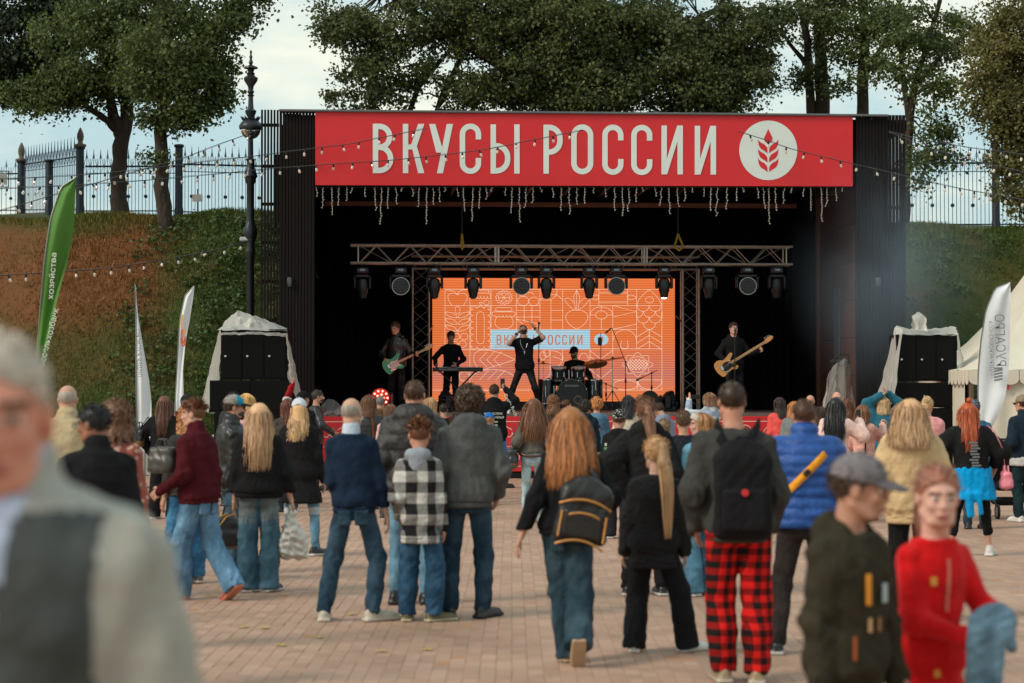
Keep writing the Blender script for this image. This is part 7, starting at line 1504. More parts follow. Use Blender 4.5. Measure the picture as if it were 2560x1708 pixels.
for i, lab in ((0, 'drumstick in the lowered hand over the cymbals'), (1, 'drumstick in the hand over the toms')):
    c, Rm, d = drum['hands'][i]; e = empty('drumstick', lab, 'drumstick', M=drum['M']); c = Vector(c) + Vector(d) * .07; MB().tube([c - Vector((0, .05, -.03)), c + Vector((.04 if i else -.1, .3, .06))], [.008, .005], 6).build('stick', maple, e)
# ================================================================ things people carry
def part_of(P, name, label=None):
    o = bpy.data.objects.new(name, None); COL.objects.link(o); o.parent = P['o']
    if label: o['label'] = label
    return o
def vf_obj(name, VF, m, parent, mi=None): return link(name, npmesh(name, VF[0], VF[1], m, mi, True), parent)
def strap_mesh(q, w, th=.006, side=None):
    s = MB(); V = []; F = []; n = len(q)
    for i, p in enumerate(q):
        t = (Vector(q[min(i + 1, n - 1)]) - Vector(q[max(i - 1, 0)])).normalized(); o = Vector((p[0], p[1], 0)); o = o.normalized() if o.length > 1e-4 else Vector((0, -1, 0)); sd = t.cross(o).normalized() * w / 2; o = o * th; p = Vector(p); V += [p - sd, p + sd, p + sd + o, p - sd + o]
    for i in range(n - 1):
        for k in range(4): F.append((i * 4 + k, i * 4 + (k + 1) % 4, i * 4 + 4 + (k + 1) % 4, i * 4 + 4 + k))
    s.add(V, F); return s
def backpack(P, label, c, sz_, z=1.16, trim=None, kind='cloth', dot=None, x=0.0, roll=0, pocket=True):
    e = empty('backpack', label, 'bag', 'backpacks', M=P['M']); w, d, h = sz_; yb = P['tpt'](0, z)[1]; cc = np.array([x, yb - d / 2 + .012, z + P['dz']]); m = fabric(c, kind); Rm = rotm(0, 0, roll); T = lambda p: tuple(np.array(Rm) @ np.array(p) + cc)
    VF = sdf([('box', T((0, 0, -h * .06)), (w / 2, d / 2, h * .44), .045, Rm), ('el', T((0, 0, h * .3)), (w * .46, d * .48, h * .22), Rm)], .012, .04); V = folds(VF[0], VF[1], .006, 5, (), 30, 1); vf_obj('main_compartment', (V, VF[1]), m, e)
    if pocket: VF = sdf([('box', T((0, -d / 2 - .005, -h * .2)), (w * .4, .035, h * .22), .025, Rm)], .012); vf_obj('front_pocket', VF, m, e)
    if trim:
        tm = mat('gold_trim_%d' % len(MATS), trim, .5, .3)
        for zz, ww, yy in ((h * .18, w * .98, -d / 2 - .01), (-h * .02, w * .84, -d / 2 - .044), (-h * .44, w * .9, -d / 2 - .03)):
            q = [T((-ww / 2 + ww * i / 10, yy + .03 * (abs(i - 5) / 5) ** 3, zz - (.05 * (abs(i - 5) / 5) ** 2))) for i in range(11)]; s = MB(); s.tube(q, .0085, 6); s.build('zip_trim', tm, e, smooth=True)
        for sg in (-1, 1): s = MB(); s.tube([T((sg * w * .42, -d / 2 - .03, -h * .03)), T((sg * w * .43, -d / 2 - .035, -h * .43))], .0085, 6); s.build('zip_trim', tm, e, smooth=True)
    if dot: MB().lathe([(.001, .012), (.02, .01), (.022, 0)], 12, T((0, -d / 2 - .042, -h * .02)), M=Matrix.Rotation(R(90), 3, 'X')).build('badge', mat('badge_red', (.55, .02, .02), .5), e, smooth=True)
    for sg in (-1, 1):
        q = [Vector(T((sg * w * .3, d * .45, h * .35)))] + [P['tpt'](sg * 34, 1.40 + .02, .012), Vector((sg * .115 + P['sh'][0][0] * 0, P['hb'][1] - .03, P['hb'][2] + .012 + .02)), P['tpt'](180 - sg * 38, 1.36, .01), P['tpt'](180 - sg * 55, 1.2, .01), P['tpt'](sg * 75, 1.08, .01)]; strap_mesh(q, .055, .012).build('shoulder_strap', m, e, smooth='all')
    q = [T((-.05, 0, h * .47)), T((-.03, -.01, h * .53)), T((.03, -.01, h * .53)), T((.05, 0, h * .47))]; MB().tube(q, .009, 6).build('grab_handle', m, e)
    return e
def handbag(P, label, c, pos, sz_, kind='leather', strap=None, c2=None, roll=0):
    """pos in body space = centre of the bag"""
    e = empty('handbag', label, 'bag', 'handbags', M=P['M']); w, d, h = sz_; Rm = rotm(0, 0, roll); VF = sdf([('box', pos, (d / 2, w / 2, h / 2), min(.04, d * .4), Rm), ('box', (pos[0], pos[1], pos[2] - h * .2), (d * .58, w * .54, h * .3), min(.04, d * .4), Rm)], .011, .03); V = folds(VF[0], VF[1], .006, 3, (), 26, 1); mi = None; ms = [fabric(c, kind)]
    if c2: mi = (V[VF[1]].mean(1)[:, 2] < pos[2] - h * .22).astype(int); ms.append(fabric(c2, kind))
    link('pouch', npmesh('pouch', V, VF[1], ms, mi, True), e)
    if strap: strap_mesh([Vector(p) for p in strap], .022, .006).build('strap', ms[0], e, smooth='all')
    for s in (-1, 1): MB().tube([(pos[0] + .02 * s, pos[1] - w * .25, pos[2] + h * .45), (pos[0] + .02 * s, pos[1] - w * .12, pos[2] + h * .8), (pos[0] + .02 * s, pos[1] + w * .12, pos[2] + h * .8), (pos[0] + .02 * s, pos[1] + w * .25, pos[2] + h * .45)], .007, 6).build('handle', ms[0], e, smooth=True)
    return e
def cross_strap(P, label, c, a0, a1, w=.03, name='bag_strap', buckle=False):
    e = empty(name, label, 'strap', M=P['M']); q = []
    for i in range(11): t = i / 10; q.append(P['tpt'](a0[0] + (a1[0] - a0[0]) * t, a0[1] + (a1[1] - a0[1]) * t, .014))
    strap_mesh(q, w, .008).build('webbing', fabric(c, 'cloth'), e, smooth='all')
    if buckle: p = q[6]; MB().box(p + Vector((0, -.012, 0)), (.05, .02, .04), M=Matrix.Rotation(R(-40), 3, 'Y'), bev=.006).build('buckle', rubber, e)
def phone(P, i, label, off=(0, .03, .07), yaw=0, land=False):
    c, Rm, d = P['hands'][i]; e = empty('mobile_phone', label, 'phone', 'mobile phones', M=P['M'] @ Matrix.Translation(Vector(c) + Vector(d) * .06 + Vector(off)) @ Matrix.Rotation(R(yaw), 4, 'Z') @ (Matrix.Rotation(R(90), 4, 'Y') if land else Matrix.Identity(4)))
    MB().box((0, 0, 0), (.074, .009, .155), bev=.004).build('case', mat('phone_case', (.015, .016, .018), .3), e); MB().box((0, .0055, 0), (.068, .002, .145)).build('display', mat('phone_screen', (.25, .18, .15), .2, var=.5, vs=14, emit=.25), e); MB().box((-.018, -.006, .052), (.03, .004, .03), bev=.001).build('lens_block', dark_metal, e)
def pants(c, fit='straight', kind='denim', **k): return dict(c=c, fit=fit, kind=kind, **k)
C = srgb
# ================================================================ foreground
G1 = 'passers-by in the foreground'
def split_vest(c):
    mi = np.zeros(len(c), int); mi[(c[:, 1] > -.03) & (np.abs(c[:, 0]) < .158) & (c[:, 2] < 1.445)] = 1
    op = (c[:, 1] > .03) & (np.abs(c[:, 0]) < .022 + np.maximum(0, c[:, 2] - 1.2) * .13); mi[op] = 2; mi[op & (c[:, 2] < 1.22) & (c[:, 2] > 1.0)] = 3; return mi
p1 = person('grey haired man in a pale grey jacket close to the camera at left', 36, 1600, 1.935, 172, nk=.055, top=dict(c=C(160, 158, 150), kind='cloth', g=.034, collar=.03, hem=.86, split=split_vest, c3=[C(74, 78, 78), C(170, 182, 206), C(160, 26, 26)], fold=.010, shirt=C(186, 196, 216)), bot=pants(C(60, 64, 70)), hair=('buzz', (.50, .43, .36), .3), skin=(.62, .27, .19), head=(14, -4), LA=(-.31, .02, .86), w=1.08, q=.012, group=G1)
p2 = person('boy in a grey cap and dark olive jacket passing at right', 2112, 690, 1.50, 222, top=dict(c=C(54, 50, 40), kind='cloth', g=.042, hem=.72, hood=1.15, fold=.012), bot=pants(C(40, 42, 46)), hair=('short', BR1), cap=('cap', (C(120, 116, 120), C(120, 116, 120), C(96, 92, 96))), skin=(.46, .235, .16), head=(30, -6), hs=1.14, LA=(-.27, .05, .85), q=.012, group=G1)
p3 = person('girl in a red zip top carrying a denim jacket', 2318, 655, 1.44, 200, sex='f', top=dict(c=C(205, 22, 26), kind='cloth', g=.022, hem=.62, flare=.05, fold=.008), bot=pants(C(190, 20, 26), 'straight', 'cloth'), hair=('pony', (.24, .10, .065), .3), skin=(.66, .38, .30), head=(-16, -4), hs=1.2, w=.92, RA=(-.02, .26, 1.04, 1.6, -.5, -.8), LA=(-.13, .28, 1.02, -1.5, -.4, -.8), grip='ff', q=.012, group=G1)
def front_bits(P, name, label, cat, items):
    e = part_of(P, name, label)
    for (ang, z, w, h, c) in items: p = P['tpt'](ang, z, .012); n = Vector((p.x, p.y, 0)).normalized(); Rm = Matrix.Rotation(math.atan2(n.x, -n.y), 3, 'Z'); MB().box(p, (w, .012, h), M=Rm, bev=.003).build('tab', mat('tab_%d_%d_%d' % c, srgb(*c), .6), e)
front_bits(p2, 'jacket_trim', 'orange zip pulls and a white badge on the boy jacket', 'trim', [(160, 1.24, .024, .13, (215, 140, 40)), (168, 1.09, .016, .06, (190, 150, 110)), (140, 1.0, .016, .1, (150, 75, 28)), (198, 1.22, .045, .08, (170, 185, 190)), (190, 1.09, .016, .06, (160, 110, 70)), (150, .80, .13, .03, (80, 82, 88))])
front_bits(p3, 'zip_fastener', 'pale zip line and gold emblem on the red top', 'trim', [(182, 1.36 - i * .04, .014, .041, (205, 120, 100)) for i in range(6)] + [(152, 1.28, .03, .04, (215, 150, 60)), (165, .86, .03, .035, (220, 150, 60))])
dj = empty('denim_jacket', 'folded blue denim jacket hanging from the girl hands', 'jacket', M=p3['M']); c = Vector(p3['hands'][0][0]) + Vector((.19, .05, .06)); D0 = fabric(C(92, 122, 142), 'denim')
VF = sdf([('el', c + Vector((-.14, .05, .03)), (.12, .04, .10)), ('rc', c + Vector((-.07, .05, .0)), c + Vector((-.07, .03, -.25)), .052, .056), ('rc', c + Vector((-.07, .03, -.25)), c + Vector((-.10, .02, -.52)), .056, .042), ('rc', c + Vector((-.15, .05, .0)), c + Vector((-.15, .03, -.36)), .05, .036), ('rc', c + Vector((-.20, .06, .06)), c + Vector((-.235, .05, -.08)), .032, .026)], .011, .018); V = folds(VF[0], VF[1], .005, 4, (), 40, 1); vf_obj('cloth', (V, VF[1]), D0, dj)
# ================================================================ second row
p4 = person('man in red and black plaid trousers with a black backpack', 1845, 414, 1.82, 0, top=dict(c=C(62, 62, 60), kind='knit', g=.034, hem=.86, fold=.010, sr=.01), bot=pants(C(205, 32, 30), 'baggy', 'buffalo', c2=(.012, .010, .010)), shoe=(C(150, 128, 100), (.5, .45, .38)), hair=('buzz', BR1, .3, 1.0), skin=(.52, .25, .165), head=(6, 0), LF=(-.09, .0, 4), RF=(.10, -.05, -8), LA=(-.22, .10, .90, -.7, -1, 0), RA=(.22, .10, .90, .7, -1, 0), w=1.08, lean=(-.03, 0))
backpack(p4, 'black backpack with a red dot worn by the plaid trousers man', (.012, .012, .014), (.32, .17, .56), 1.13, dot=True)
p5_ = person('woman with long loose red hair walking away in wide jeans', 1418, 384, 1.655, 2, sex='f', top=dict(c=(.010, .010, .012), kind='cloth', g=.034, hem=.92, fold=.009), bot=pants(C(44, 66, 78), 'wide'), shoe=(C(150, 105, 65), (.45, .32, .2)), hair=('long', GING, .42, 1.17), LF=(.015, -.05, -4), RF=(.05, -.36, 0, .10, 50), LA=(-.34, -.10, .86), RA=(.22, .12, .95, 1, -.6, 0), group='people watching the concert')
backpack(p5_, 'black leather backpack with tan trim on the red haired woman', (.012, .011, .011), (.36, .15, .44), 1.05, trim=C(190, 135, 70), kind='leather', x=.10, roll=10)
p6 = person('girl in black with a very long blonde ponytail', 1634, 372, 1.43, -4, sex='f', top=dict(c=(.020, .019, .021), kind='cloth', g=.044, hem=.76, fold=.009, sr=.012), bot=pants((.012, .012, .014), 'wide', 'cloth'), shoe=((.62, .60, .56), (.68, .66, .62)), hair=('pony', BLON, .64, 1.15), hs=1.1, skin=SKIN_P, head=(22, 0), LF=(-.16, .0, -2), RF=(.27, .05, -50), LA=(-.25, .1, .86), RA=(.24, .1, .86))
p7 = person('man in a blue quilted vest with an orange strap across his back', 2012, 375, 1.71, -2, top=dict(c=C(26, 76, 150), kind='puffer', g=.05, hem=.88, sleeve='none', collar=.05, puff=.013, rib=.072), bot=pants(C(52, 47, 46), 'straight', 'cloth'), shoe=BSW, hair=('buzz', BR2), skin=(.52, .25, .165), LF=(-.20, .0, -4), RF=(.12, 0, 6), LA=(-.27, .14, .95), RA=(.26, .14, .95), w=1.1)
cross_strap(p7, 'orange bag strap across the blue vest', C(232, 158, 48), (-62, 1.06), (38, 1.38), .052, buckle=True)
vs_ = part_of(p7, 'undershirt_sleeves', 'dark shirt sleeves of the blue vest wearer')
for a, b, c_ in p7['arms']: vf_obj('sleeve', sdf([('rc', a, b, .062, .05), ('rc', b, c_, .05, .036)], .014, .03), fabric(C(24, 44, 62), 'knit'), vs_)
# ================================================================ middle: balding man, boy, hoodie man, puffer man
p8 = person('balding man in a navy sweater and jeans with feet apart', 886, 329, 1.715, 0, top=dict(c=C(26, 40, 60), kind='knit', g=.024, hem=.90, shirt=C(190, 205, 220)), bot=pants(C(44, 68, 86), 'straight'), shoe=(C(180, 172, 156), (.55, .52, .46)), hair=('bald_ring', (.30, .26, .22)), skin=(.56, .33, .235), head=(-14, 0), LF=(-.23, 0, 4), RF=(.15, .0, -58), RA=(.27, .02, .80), w=.92, LA=(-.13, .2, .98, -.2, -1, 0), beard=(.5, .48, .45))
p9 = person('boy in a black and white plaid jacket with a grey hood', 1052, 329, 1.50, -4, top=dict(c=(.014, .014, .015), c2=C(196, 194, 190), kind='plaid', g=.040, hem=.74, hood2=C(150, 158, 168), fold=.009), bot=pants(C(44, 78, 106), 'baggy'), shoe=(C(92, 84, 52), (.5, .44, .3)), hair=('fade', (.14, .058, .028)), skin=(.54, .27, .18), head=(10, 0), hs=1.12, LF=(-.12, 0, 2), RF=(.12, -.02, -55), RA=(.21, .05, .78), LA=(-.19, .12, .93), w=.88)
p10 = person('man in a grey hooded sweatshirt with bushy brown hair', 1168, 325, 1.79, 2, top=dict(c=C(82, 84, 84), kind='knit', g=.036, hem=.88, hood=1.12, fold=.010), bot=pants(C(36, 58, 76), 'straight'), shoe=BS, hair=('curly', BR1, .05, 1.06), skin=SKIN, LF=(-.13, 0, 10), RF=(.12, .02, -35), RA=(.22, .12, .92, .8, -1, 0), LA=(-.22, .12, .92, -.8, -1, 0), w=1.06)
p11 = person('tall man in a black hooded puffer jacket behind the plaid boy', 1030, 305, 1.84, -2, top=dict(c=C(40, 38, 38), kind='puffer', g=.055, hem=.82, hood=1.35, puff=.010, rib=.12), bot=pants(C(100, 140, 165), 'skinny'), shoe=BS, hair=('buzz', BR2), skin=(.54, .26, .175), LF=(-.13, 0, -4), LA=(-.25, .12, .95), RA=(.25, .12, .95), w=1.1)
# ================================================================ left group
p12 = person('young man in a maroon jacket and loose jeans stepping to the left', 498, 299, 1.68, 62, top=dict(c=C(74, 22, 30), kind='cloth', g=.040, hem=.90, collar=.045, fold=.010), bot=pants(C(96, 136, 168), 'wide'), shoe=(C(165, 60, 40), (.55, .2, .12)), hair=('fade', (.16, .062, .028)), skin=(.58, .32, .24), head=(20, 0), LF=(-.05, .16, 0), RF=(.08, -.30, -12, .06, 38), RA=(.24, -.02, .80), LA=(-.24, .2, .98), lean=(0, .02))
handbag(p12, 'grey leather shoulder bag hanging before the maroon jacket', C(70, 68, 66), (-.20, .24, 1.22), (.24, .12, .22), 'leather')
p13 = person('person with loose ginger curls behind the maroon jacket', 470, 276, 1.62, 30, sex='f', top=dict(c=C(60, 58, 56), kind='cloth', g=.03), bot=pants(C(56, 110, 150), 'baggy'), shoe=(C(90, 84, 78), (.6, .58, .52)), hair=('curly', (.40, .17, .06), .18), head=(0, 0), LF=(-.12, 0, 20))
p14 = person('man in a teal and grey trucker cap and sunglasses looking right', 578, 262, 1.70, -72, top=dict(c=(.013, .013, .014), kind='leather', g=.034, hem=.84, collar=.05), bot=pants(C(58, 84, 100), 'straight'), shoe=BS, hair=('short', BR1), cap=('cap', (C(150, 146, 138), C(40, 150, 186), (.018, .018, .02))), glasses=True, skin=(.54, .27, .19), head=(-6, 0), RA=(.22, .06, .82), beard=(.05, .026, .015))
bg2 = empty('backpack', 'black backpack with gold zips held low behind the trucker cap man', 'bag', 'backpacks', loc=(at(570, 1300, FPX / 270).x, FPX / 270, 0)); zc = at(570, 1335, FPX / 270).z
VF = sdf([('box', (0, 0, zc), (.13, .08, .14), .06), ('el', (0, 0, zc + .06), (.13, .085, .12)), ('box', (.03, -.08, zc - .04), (.09, .03, .07), .025)], .012, .03); vf_obj('main_compartment', VF, fabric((.012, .011, .011), 'leather'), bg2); gt = mat('gold_zip', C(190, 145, 70), .4, .5)
for o_ in (-.05, .02): MB().tube([(-.12 + o_, -.06, zc - .1), (-.10 + o_, -.09, zc + .06), (-.02 + o_, -.092, zc + .165), (.06 + o_, -.07, zc + .19)], .007, 6).build('zip_trim', gt, bg2, smooth=True)
MB().tube([(-.05, 0, zc + .16), (-.03, 0, zc + .26), (.03, 0, zc + .26), (.05, 0, zc + .16)], .012, 6).build('grab_handle', fabric((.012, .011, .011), 'leather'), bg2)
p15 = person('young woman with long blonde hair and wide faded jeans', 648, 288, 1.64, 6, sex='f', top=dict(c=(.012, .012, .013), kind='cloth', g=.045, hem=.92, box=.02, sr=.014, fold=.009), bot=pants(C(70, 104, 122), 'wide', split=lambda c: ((c[:, 2] + .05 * np.sin(c[:, 0] * 90 + 9 * np.sin(c[:, 1] * 40)) * np.sin(c[:, 2] * 70) > .66) & (np.abs(c[:, 0]) > .02)).astype(int), c3=C(104, 116, 118)), shoe=BSW, hair=('long', (.44, .26, .14), .48, 1.1), skin=SKIN_P, LF=(-.10, 0, 0), RF=(.09, 0, -30), RA=(.30, .02, .84))
bagm, N, L, B = nodes_of('white_bag_film'); B.inputs['Base Color'].default_value = (.62, .60, .55, 1); B.inputs['Roughness'].default_value = .4; B.inputs['Subsurface Weight'].default_value = .1
pbg = empty('plastic_bag', 'white plastic carrier bag hanging from the blonde woman hand', 'bag', M=p15['M']); c = Vector(p15['hands'][1][0]) + Vector((0, 0, -.1))
VF = sdf([('rc', c + Vector((0, 0, -.06)), c + Vector((.01, 0, -.2)), .03, .09), ('box', c + Vector((.02, 0, -.34)), (.13, .07, .11), .05), ('rc', c + Vector((0, .02, .02)), c + Vector((-.02, .0, -.12)), .012, .02), ('rc', c + Vector((0, -.02, .02)), c + Vector((.03, .0, -.12)), .012, .02)], .012, .05); V = folds(VF[0], VF[1], .016, 9, (), 40, 1); vf_obj('film', (V, VF[1]), bagm, pbg)
p16 = person('woman in a white cap with long blonde waves and a black coat', 752, 238, 1.66, -4, sex='f', top=dict(c=(.012, .012, .013), kind='knit', g=.038, hem=.60, flare=.04, collar=.02), bot=pants(C(96, 140, 166), 'skinny', split=lambda c: ((np.abs(c[:, 2] - .5) < .04) & (np.abs(c[:, 0]) > .05)).astype(int), c3=C(180, 190, 196)), shoe=(BLK, (.62, .6, .58)), hair=('strand_under', BLON, .36, 1.5), cap=('cap', (C(205, 210, 220),) * 3), LF=(-.16, .05, -10), RF=(.16, .05, -40), LA=(-.24, .1, .95), RA=(.25, .06, .86))
p17 = person('woman in black with long brown hair and a black shoulder bag', 410, 186, 1.66, -6, sex='f', top=dict(c=(.012, .012, .013), kind='cloth', g=.045, hem=.90, box=.02, sr=.02), bot=pants((.014, .014, .016), 'wide', 'cloth'), shoe=WS, hair=('long', (.095, .036, .018), .44, 1.05), LF=(-.14, 0, 0), RF=(.13, .02, -45), LA=(-.24, .12, .98, -1, -.3, 0), RA=(.25, .1, .95))
handbag(p17, 'big soft black shoulder bag on the woman beside the white flag', (.012, .012, .012), (-.36, .02, 1.16), (.40, .16, .26), 'leather', [(-.36, .06, 1.28), (-.24, .04, 1.44), (-.2, -.06, 1.44), (-.34, -.08, 1.28)], C(120, 92, 66), 14)
p18 = person('man in a red jacket and black cap beside the white swirl flag', 470, 176, 1.66, 10, top=dict(c=C(185, 24, 26), kind='cloth', g=.04, hem=.86, collar=.045), bot=pants(C(50, 54, 60)), shoe=BS, hair=('short', (.12, .11, .1)), cap=('cap', ((.016, .016, .02),) * 3), skin=(.5, .26, .18))
p19 = person('balding grey haired man in a beige jacket at far left', 160, 300, 1.80, 4, top=dict(c=C(188, 170, 136), kind='cloth', g=.045, hem=.84, collar=.035), bot=pants(C(92, 86, 76), 'straight', 'cloth'), shoe=BS, hair=('bald_ring', (.34, .30, .26)), skin=(.54, .30, .21), head=(-10, 0), w=1.08)
p20 = person('dark haired man with glasses in a black jacket looking left', 235, 430, 1.68, 28, top=dict(c=(.012, .012, .014), kind='cloth', g=.04, hem=.84, collar=.03), bot=pants(C(40, 42, 48)), shoe=BS, hair=('short', BLKH), skin=(.30, .13, .075), head=(42, -6), w=1.06)
gl_ = part_of(p20, 'eyeglasses', 'thin rimmed eyeglasses on the dark haired man'); gl_.matrix_local = Matrix.Translation(Vector(p20['hc'])) @ Matrix(p20['hR'].tolist()).to_4x4()
for s in (-1, 1): MB().lathe([(.019, -.002), (.022, -.002), (.022, .002), (.019, .002)], 14, (s * .032, .112, .006), M=Matrix.Rotation(R(90), 3, 'X'), cap=False).build('rim', dark_metal, gl_); MB().tube([(s * .054, .108, .01), (s * .078, .0, .012)], .002, 5).build('temple_arm', dark_metal, gl_)
p21 = person('woman with curly brown hair in a red floral blouse', 285, 370, 1.69, -18, sex='f', top=dict(c=C(150, 84, 76), c2=C(196, 160, 146), kind='floral', g=.03, hem=.84), bot=pants(C(60, 66, 80)), shoe=BS, hair=('curly', (.13, .06, .03), .16, 1.1), skin=(.5, .26, .18), head=(20, 0))
# ================================================================ rows close to the stage, left
Hh = lambda v, k: CAMZ + (966 - v) / k - .015
G2 = 'people close to the stage'
def crowd(label, u, v, k, yaw, **a): return person(label, u, k, Hh(v, k), yaw, group=G2, **a)
crowd('person with a blonde bob and pale pink top before the left speakers', 620, 980, 172, 8, sex='f', top=dict(c=C(220, 178, 176), g=.03), bot=pants(JEAN), hair=('bob', (.62, .36, .13), .17, 1.1), shoe=WS)
crowd('man with short black hair and glasses before the left speakers', 578, 976, 168, -30, top=dict(c=CHAR, g=.03), bot=pants(JEAND), hair=('short', BLKH), shoe=BS, head=(-30, 0), glasses=True)
crowd('woman with straight auburn hair behind the white cap', 718, 993, 176, 10, sex='f', top=dict(c=C(70, 66, 62)), bot=pants(JEAND), hair=('long', (.12, .035, .018), .3), shoe=BS)
q_ = crowd('person in a black cap raising one fist in a red cuffed sleeve', 756, 976, 158, -20, top=dict(c=(.014, .014, .016), g=.028, split=lambda c: np.where((c[:, 2] > 1.66) & (c[:, 0] < -.05), 1, np.where((c[:, 2] > 1.5) & (c[:, 0] < -.16), 2, 0)), c3=[C(150, 22, 26), C(190, 190, 190)]), bot=pants(JEAND), hair=('short', BLKH), cap=('cap', ((.012, .012, .014),) * 3), shoe=BS, LA=(-.22, .08, 1.86, -1, 0, .2), grip='fr', head=(-30, 0))
p26 = crowd('bearded man in a black bomber jacket standing sideways at the stage', 788, 972, 146, -80, top=dict(c=(.020, .022, .024), kind='leather', g=.034, hem=.82), bot=pants(C(60, 52, 44), 'straight', 'cloth'), hair=('short', (.05, .04, .034)), beard=(.03, .022, .018), shoe=BS, LA=(-.18, .26, 1.05, -1, -.5, 0), RA=(.18, .28, 1.0, 1, -.5, 0), head=(6, 0))
p27 = crowd('woman with a brown bob and dark leather jacket behind the balding man', 922, 984, 172, 4, sex='f', top=dict(c=(.020, .024, .028), kind='leather', g=.03), bot=pants(C(70, 74, 78)), hair=('bob', BR3, .22), shoe=BS)
cross_strap(p27, 'brown strap with a ring on the dark leather jacket', C(120, 66, 40), (30, 1.02), (22, 1.42), .03)
crowd('grey haired man with a brown fur collar lit red from the stage', 950, 986, 158, -10, top=dict(c=(.014, .014, .016), g=.045, hood2=C(96, 74, 46)), bot=pants(JEAND), hair=('buzz', (.22, .2, .19)), shoe=BS)
p29 = crowd('woman in a pale pink jacket behind the black puffer', 976, 1006, 184, -6, sex='f', top=dict(c=C(214, 172, 172), g=.034, hem=.86), bot=pants(C(74, 78, 84), 'straight', 'cloth'), hair=('long', BR3, .26), shoe=BS)
handbag(p29, 'small white shoulder bag at the pink jacket hip', C(190, 184, 178), (.06, -.20, .96), (.16, .09, .14), 'leather')
crowd('woman with fair hair half hidden by the black puffer jacket', 1072, 990, 165, -30, sex='f', top=dict(c=C(120, 90, 70)), bot=pants(JEAND), hair=('bob', BLON, .2), shoe=BS)
crowd('man with short dark hair in black at the stage edge', 1108, 1006, 152, -6, top=dict(c=BLK), bot=pants(JEAND), hair=('short', (.03, .018, .012)), shoe=BS)
q_ = crowd('person in maroon holding a phone with both hands', 1140, 1026, 160, 10, top=dict(c=C(96, 26, 36)), bot=pants(JEAND), hair=('long', BR1, .25), shoe=BS, sex='f', LA=(-.30, .3, 1.28), RA=(-.05, .3, 1.28)); phone(q_, 0, 'red phone held by the person in maroon', (.08, .05, 0), 90)
# ================================================================ rows close to the stage, middle
p31 = crowd('man in a black printed hoodie filming with a raised phone', 1238, 958, 143, -6, top=dict(c=(.010, .010, .011), g=.045, hem=.80, hood=1.0), bot=pants(C(60, 110, 160), 'straight'), hair=('short', BR1), shoe=BS, RA=(.16, .28, 1.66, 1, -.2, -.6), LA=(-.24, .14, 1.0), grip='rf', LF=(-.14, 0, 0), RF=(.15, .05, -35), w=1.06)
phone(p31, 1, 'phone held up high by the man in the printed hoodie', (-.02, .0, .07))
e = part_of(p31, 'hoodie_print', 'white lettering on the back and sleeve of the black hoodie')
for i, (t_, z_) in enumerate((('МЕСТО ВСТРЕЧИ', 1.26), ('ИЗМЕНИТЬ НЕЛЬЗЯ', 1.20), ('Live Music', 1.13), ('every day', 1.075))):
    p = p31['tpt'](0, z_, .045); text_on(t_, .05, 'lettering', wht, e, Matrix.Translation(p) @ Matrix.Rotation(R(90), 4, 'X') @ Matrix.Diagonal((.72, 1, 1, 1)))
a_, b_, c_ = [Vector(x) for x in p31['arms'][1]]; text_on('Castle Rock', .085, 'lettering', wht, e, Matrix.Translation((a_ + b_) / 2 + Vector((.03, -.088, -.02))) @ Matrix.Rotation(R(62), 4, 'Y') @ Matrix.Rotation(R(90), 4, 'X'))
crowd('boy in a blue patterned cap and green jacket', 1226, 1035, 166, -4, top=dict(c=C(78, 104, 92), g=.04, hem=.74, hood=.9), bot=pants(C(70, 72, 76)), hair=('buzz', BLON), cap=('cap', (fabric(C(40, 96, 180), 'dots', C(60, 150, 200)),) * 3), hs=1.14, shoe=BSW)
p33 = crowd('woman with very long brown hair and light jeans with a bucket bag', 1332, 993, 190, 0, sex='f', top=dict(c=C(92, 88, 82), kind='cloth', g=.03, hem=.98, sr=.012), bot=pants(C(166, 190, 200), 'skinny'), hair=('long', (.15, .06, .028), .48, 1.25), shoe=WS, LA=(-.25, .1, .98), RA=(.22, .16, 1.02))
handbag(p33, 'dark leather bucket bag with a brown base on the long haired woman', C(40, 46, 48), (-.30, -.06, .90), (.26, .15, .28), 'leather', [(-.27, -.08, 1.02), (-.27, -.1, 1.3), (-.2, -.04, 1.45)], C(96, 74, 58), 6)
e = part_of(p33, 'studded_belt', 'brown studded belt slung across the light jeans'); strap_mesh([p33['tpt'](a, .99 - .05 * math.cos(R(a)), .012) for a in range(-90, 91, 15)], .04, .006).build('belt', fabric(C(84, 62, 48), 'leather'), e, smooth='all')
crowd('woman with wavy brown hair right of the long haired woman', 1383, 984, 152, 0, sex='f', top=dict(c=C(60, 52, 48)), bot=pants(JEAND), hair=('curly', (.17, .075, .035), .22), shoe=BS)
crowd('woman with pulled back hair in profile before the bass drum', 1410, 996, 150, -70, sex='f', top=dict(c=CHAR), bot=pants(JEAND), hair=('pony', BR2, .2), shoe=BS, skin=SKIN_P)
crowd('man with dark curly hair in a dark teal jacket', 1458, 996, 168, -14, top=dict(c=C(24, 42, 54), g=.04, hood=.9), bot=pants(JEAND), hair=('curly', (.022, .014, .010), .05, 1.0), shoe=BS, head=(-20, 0))
p37 = crowd('person with ginger curls in a painted denim jacket', 1492, 990, 158, 0, sex='f', top=dict(c=C(86, 120, 146), kind='denim', g=.034, hem=.80), bot=pants((.014, .014, .018), 'straight', 'cloth'), hair=('curly', (.50, .20, .065), .1, 1.0), shoe=BS)
e = part_of(p37, 'jacket_painting', 'orange green and black painted patch on the denim back')
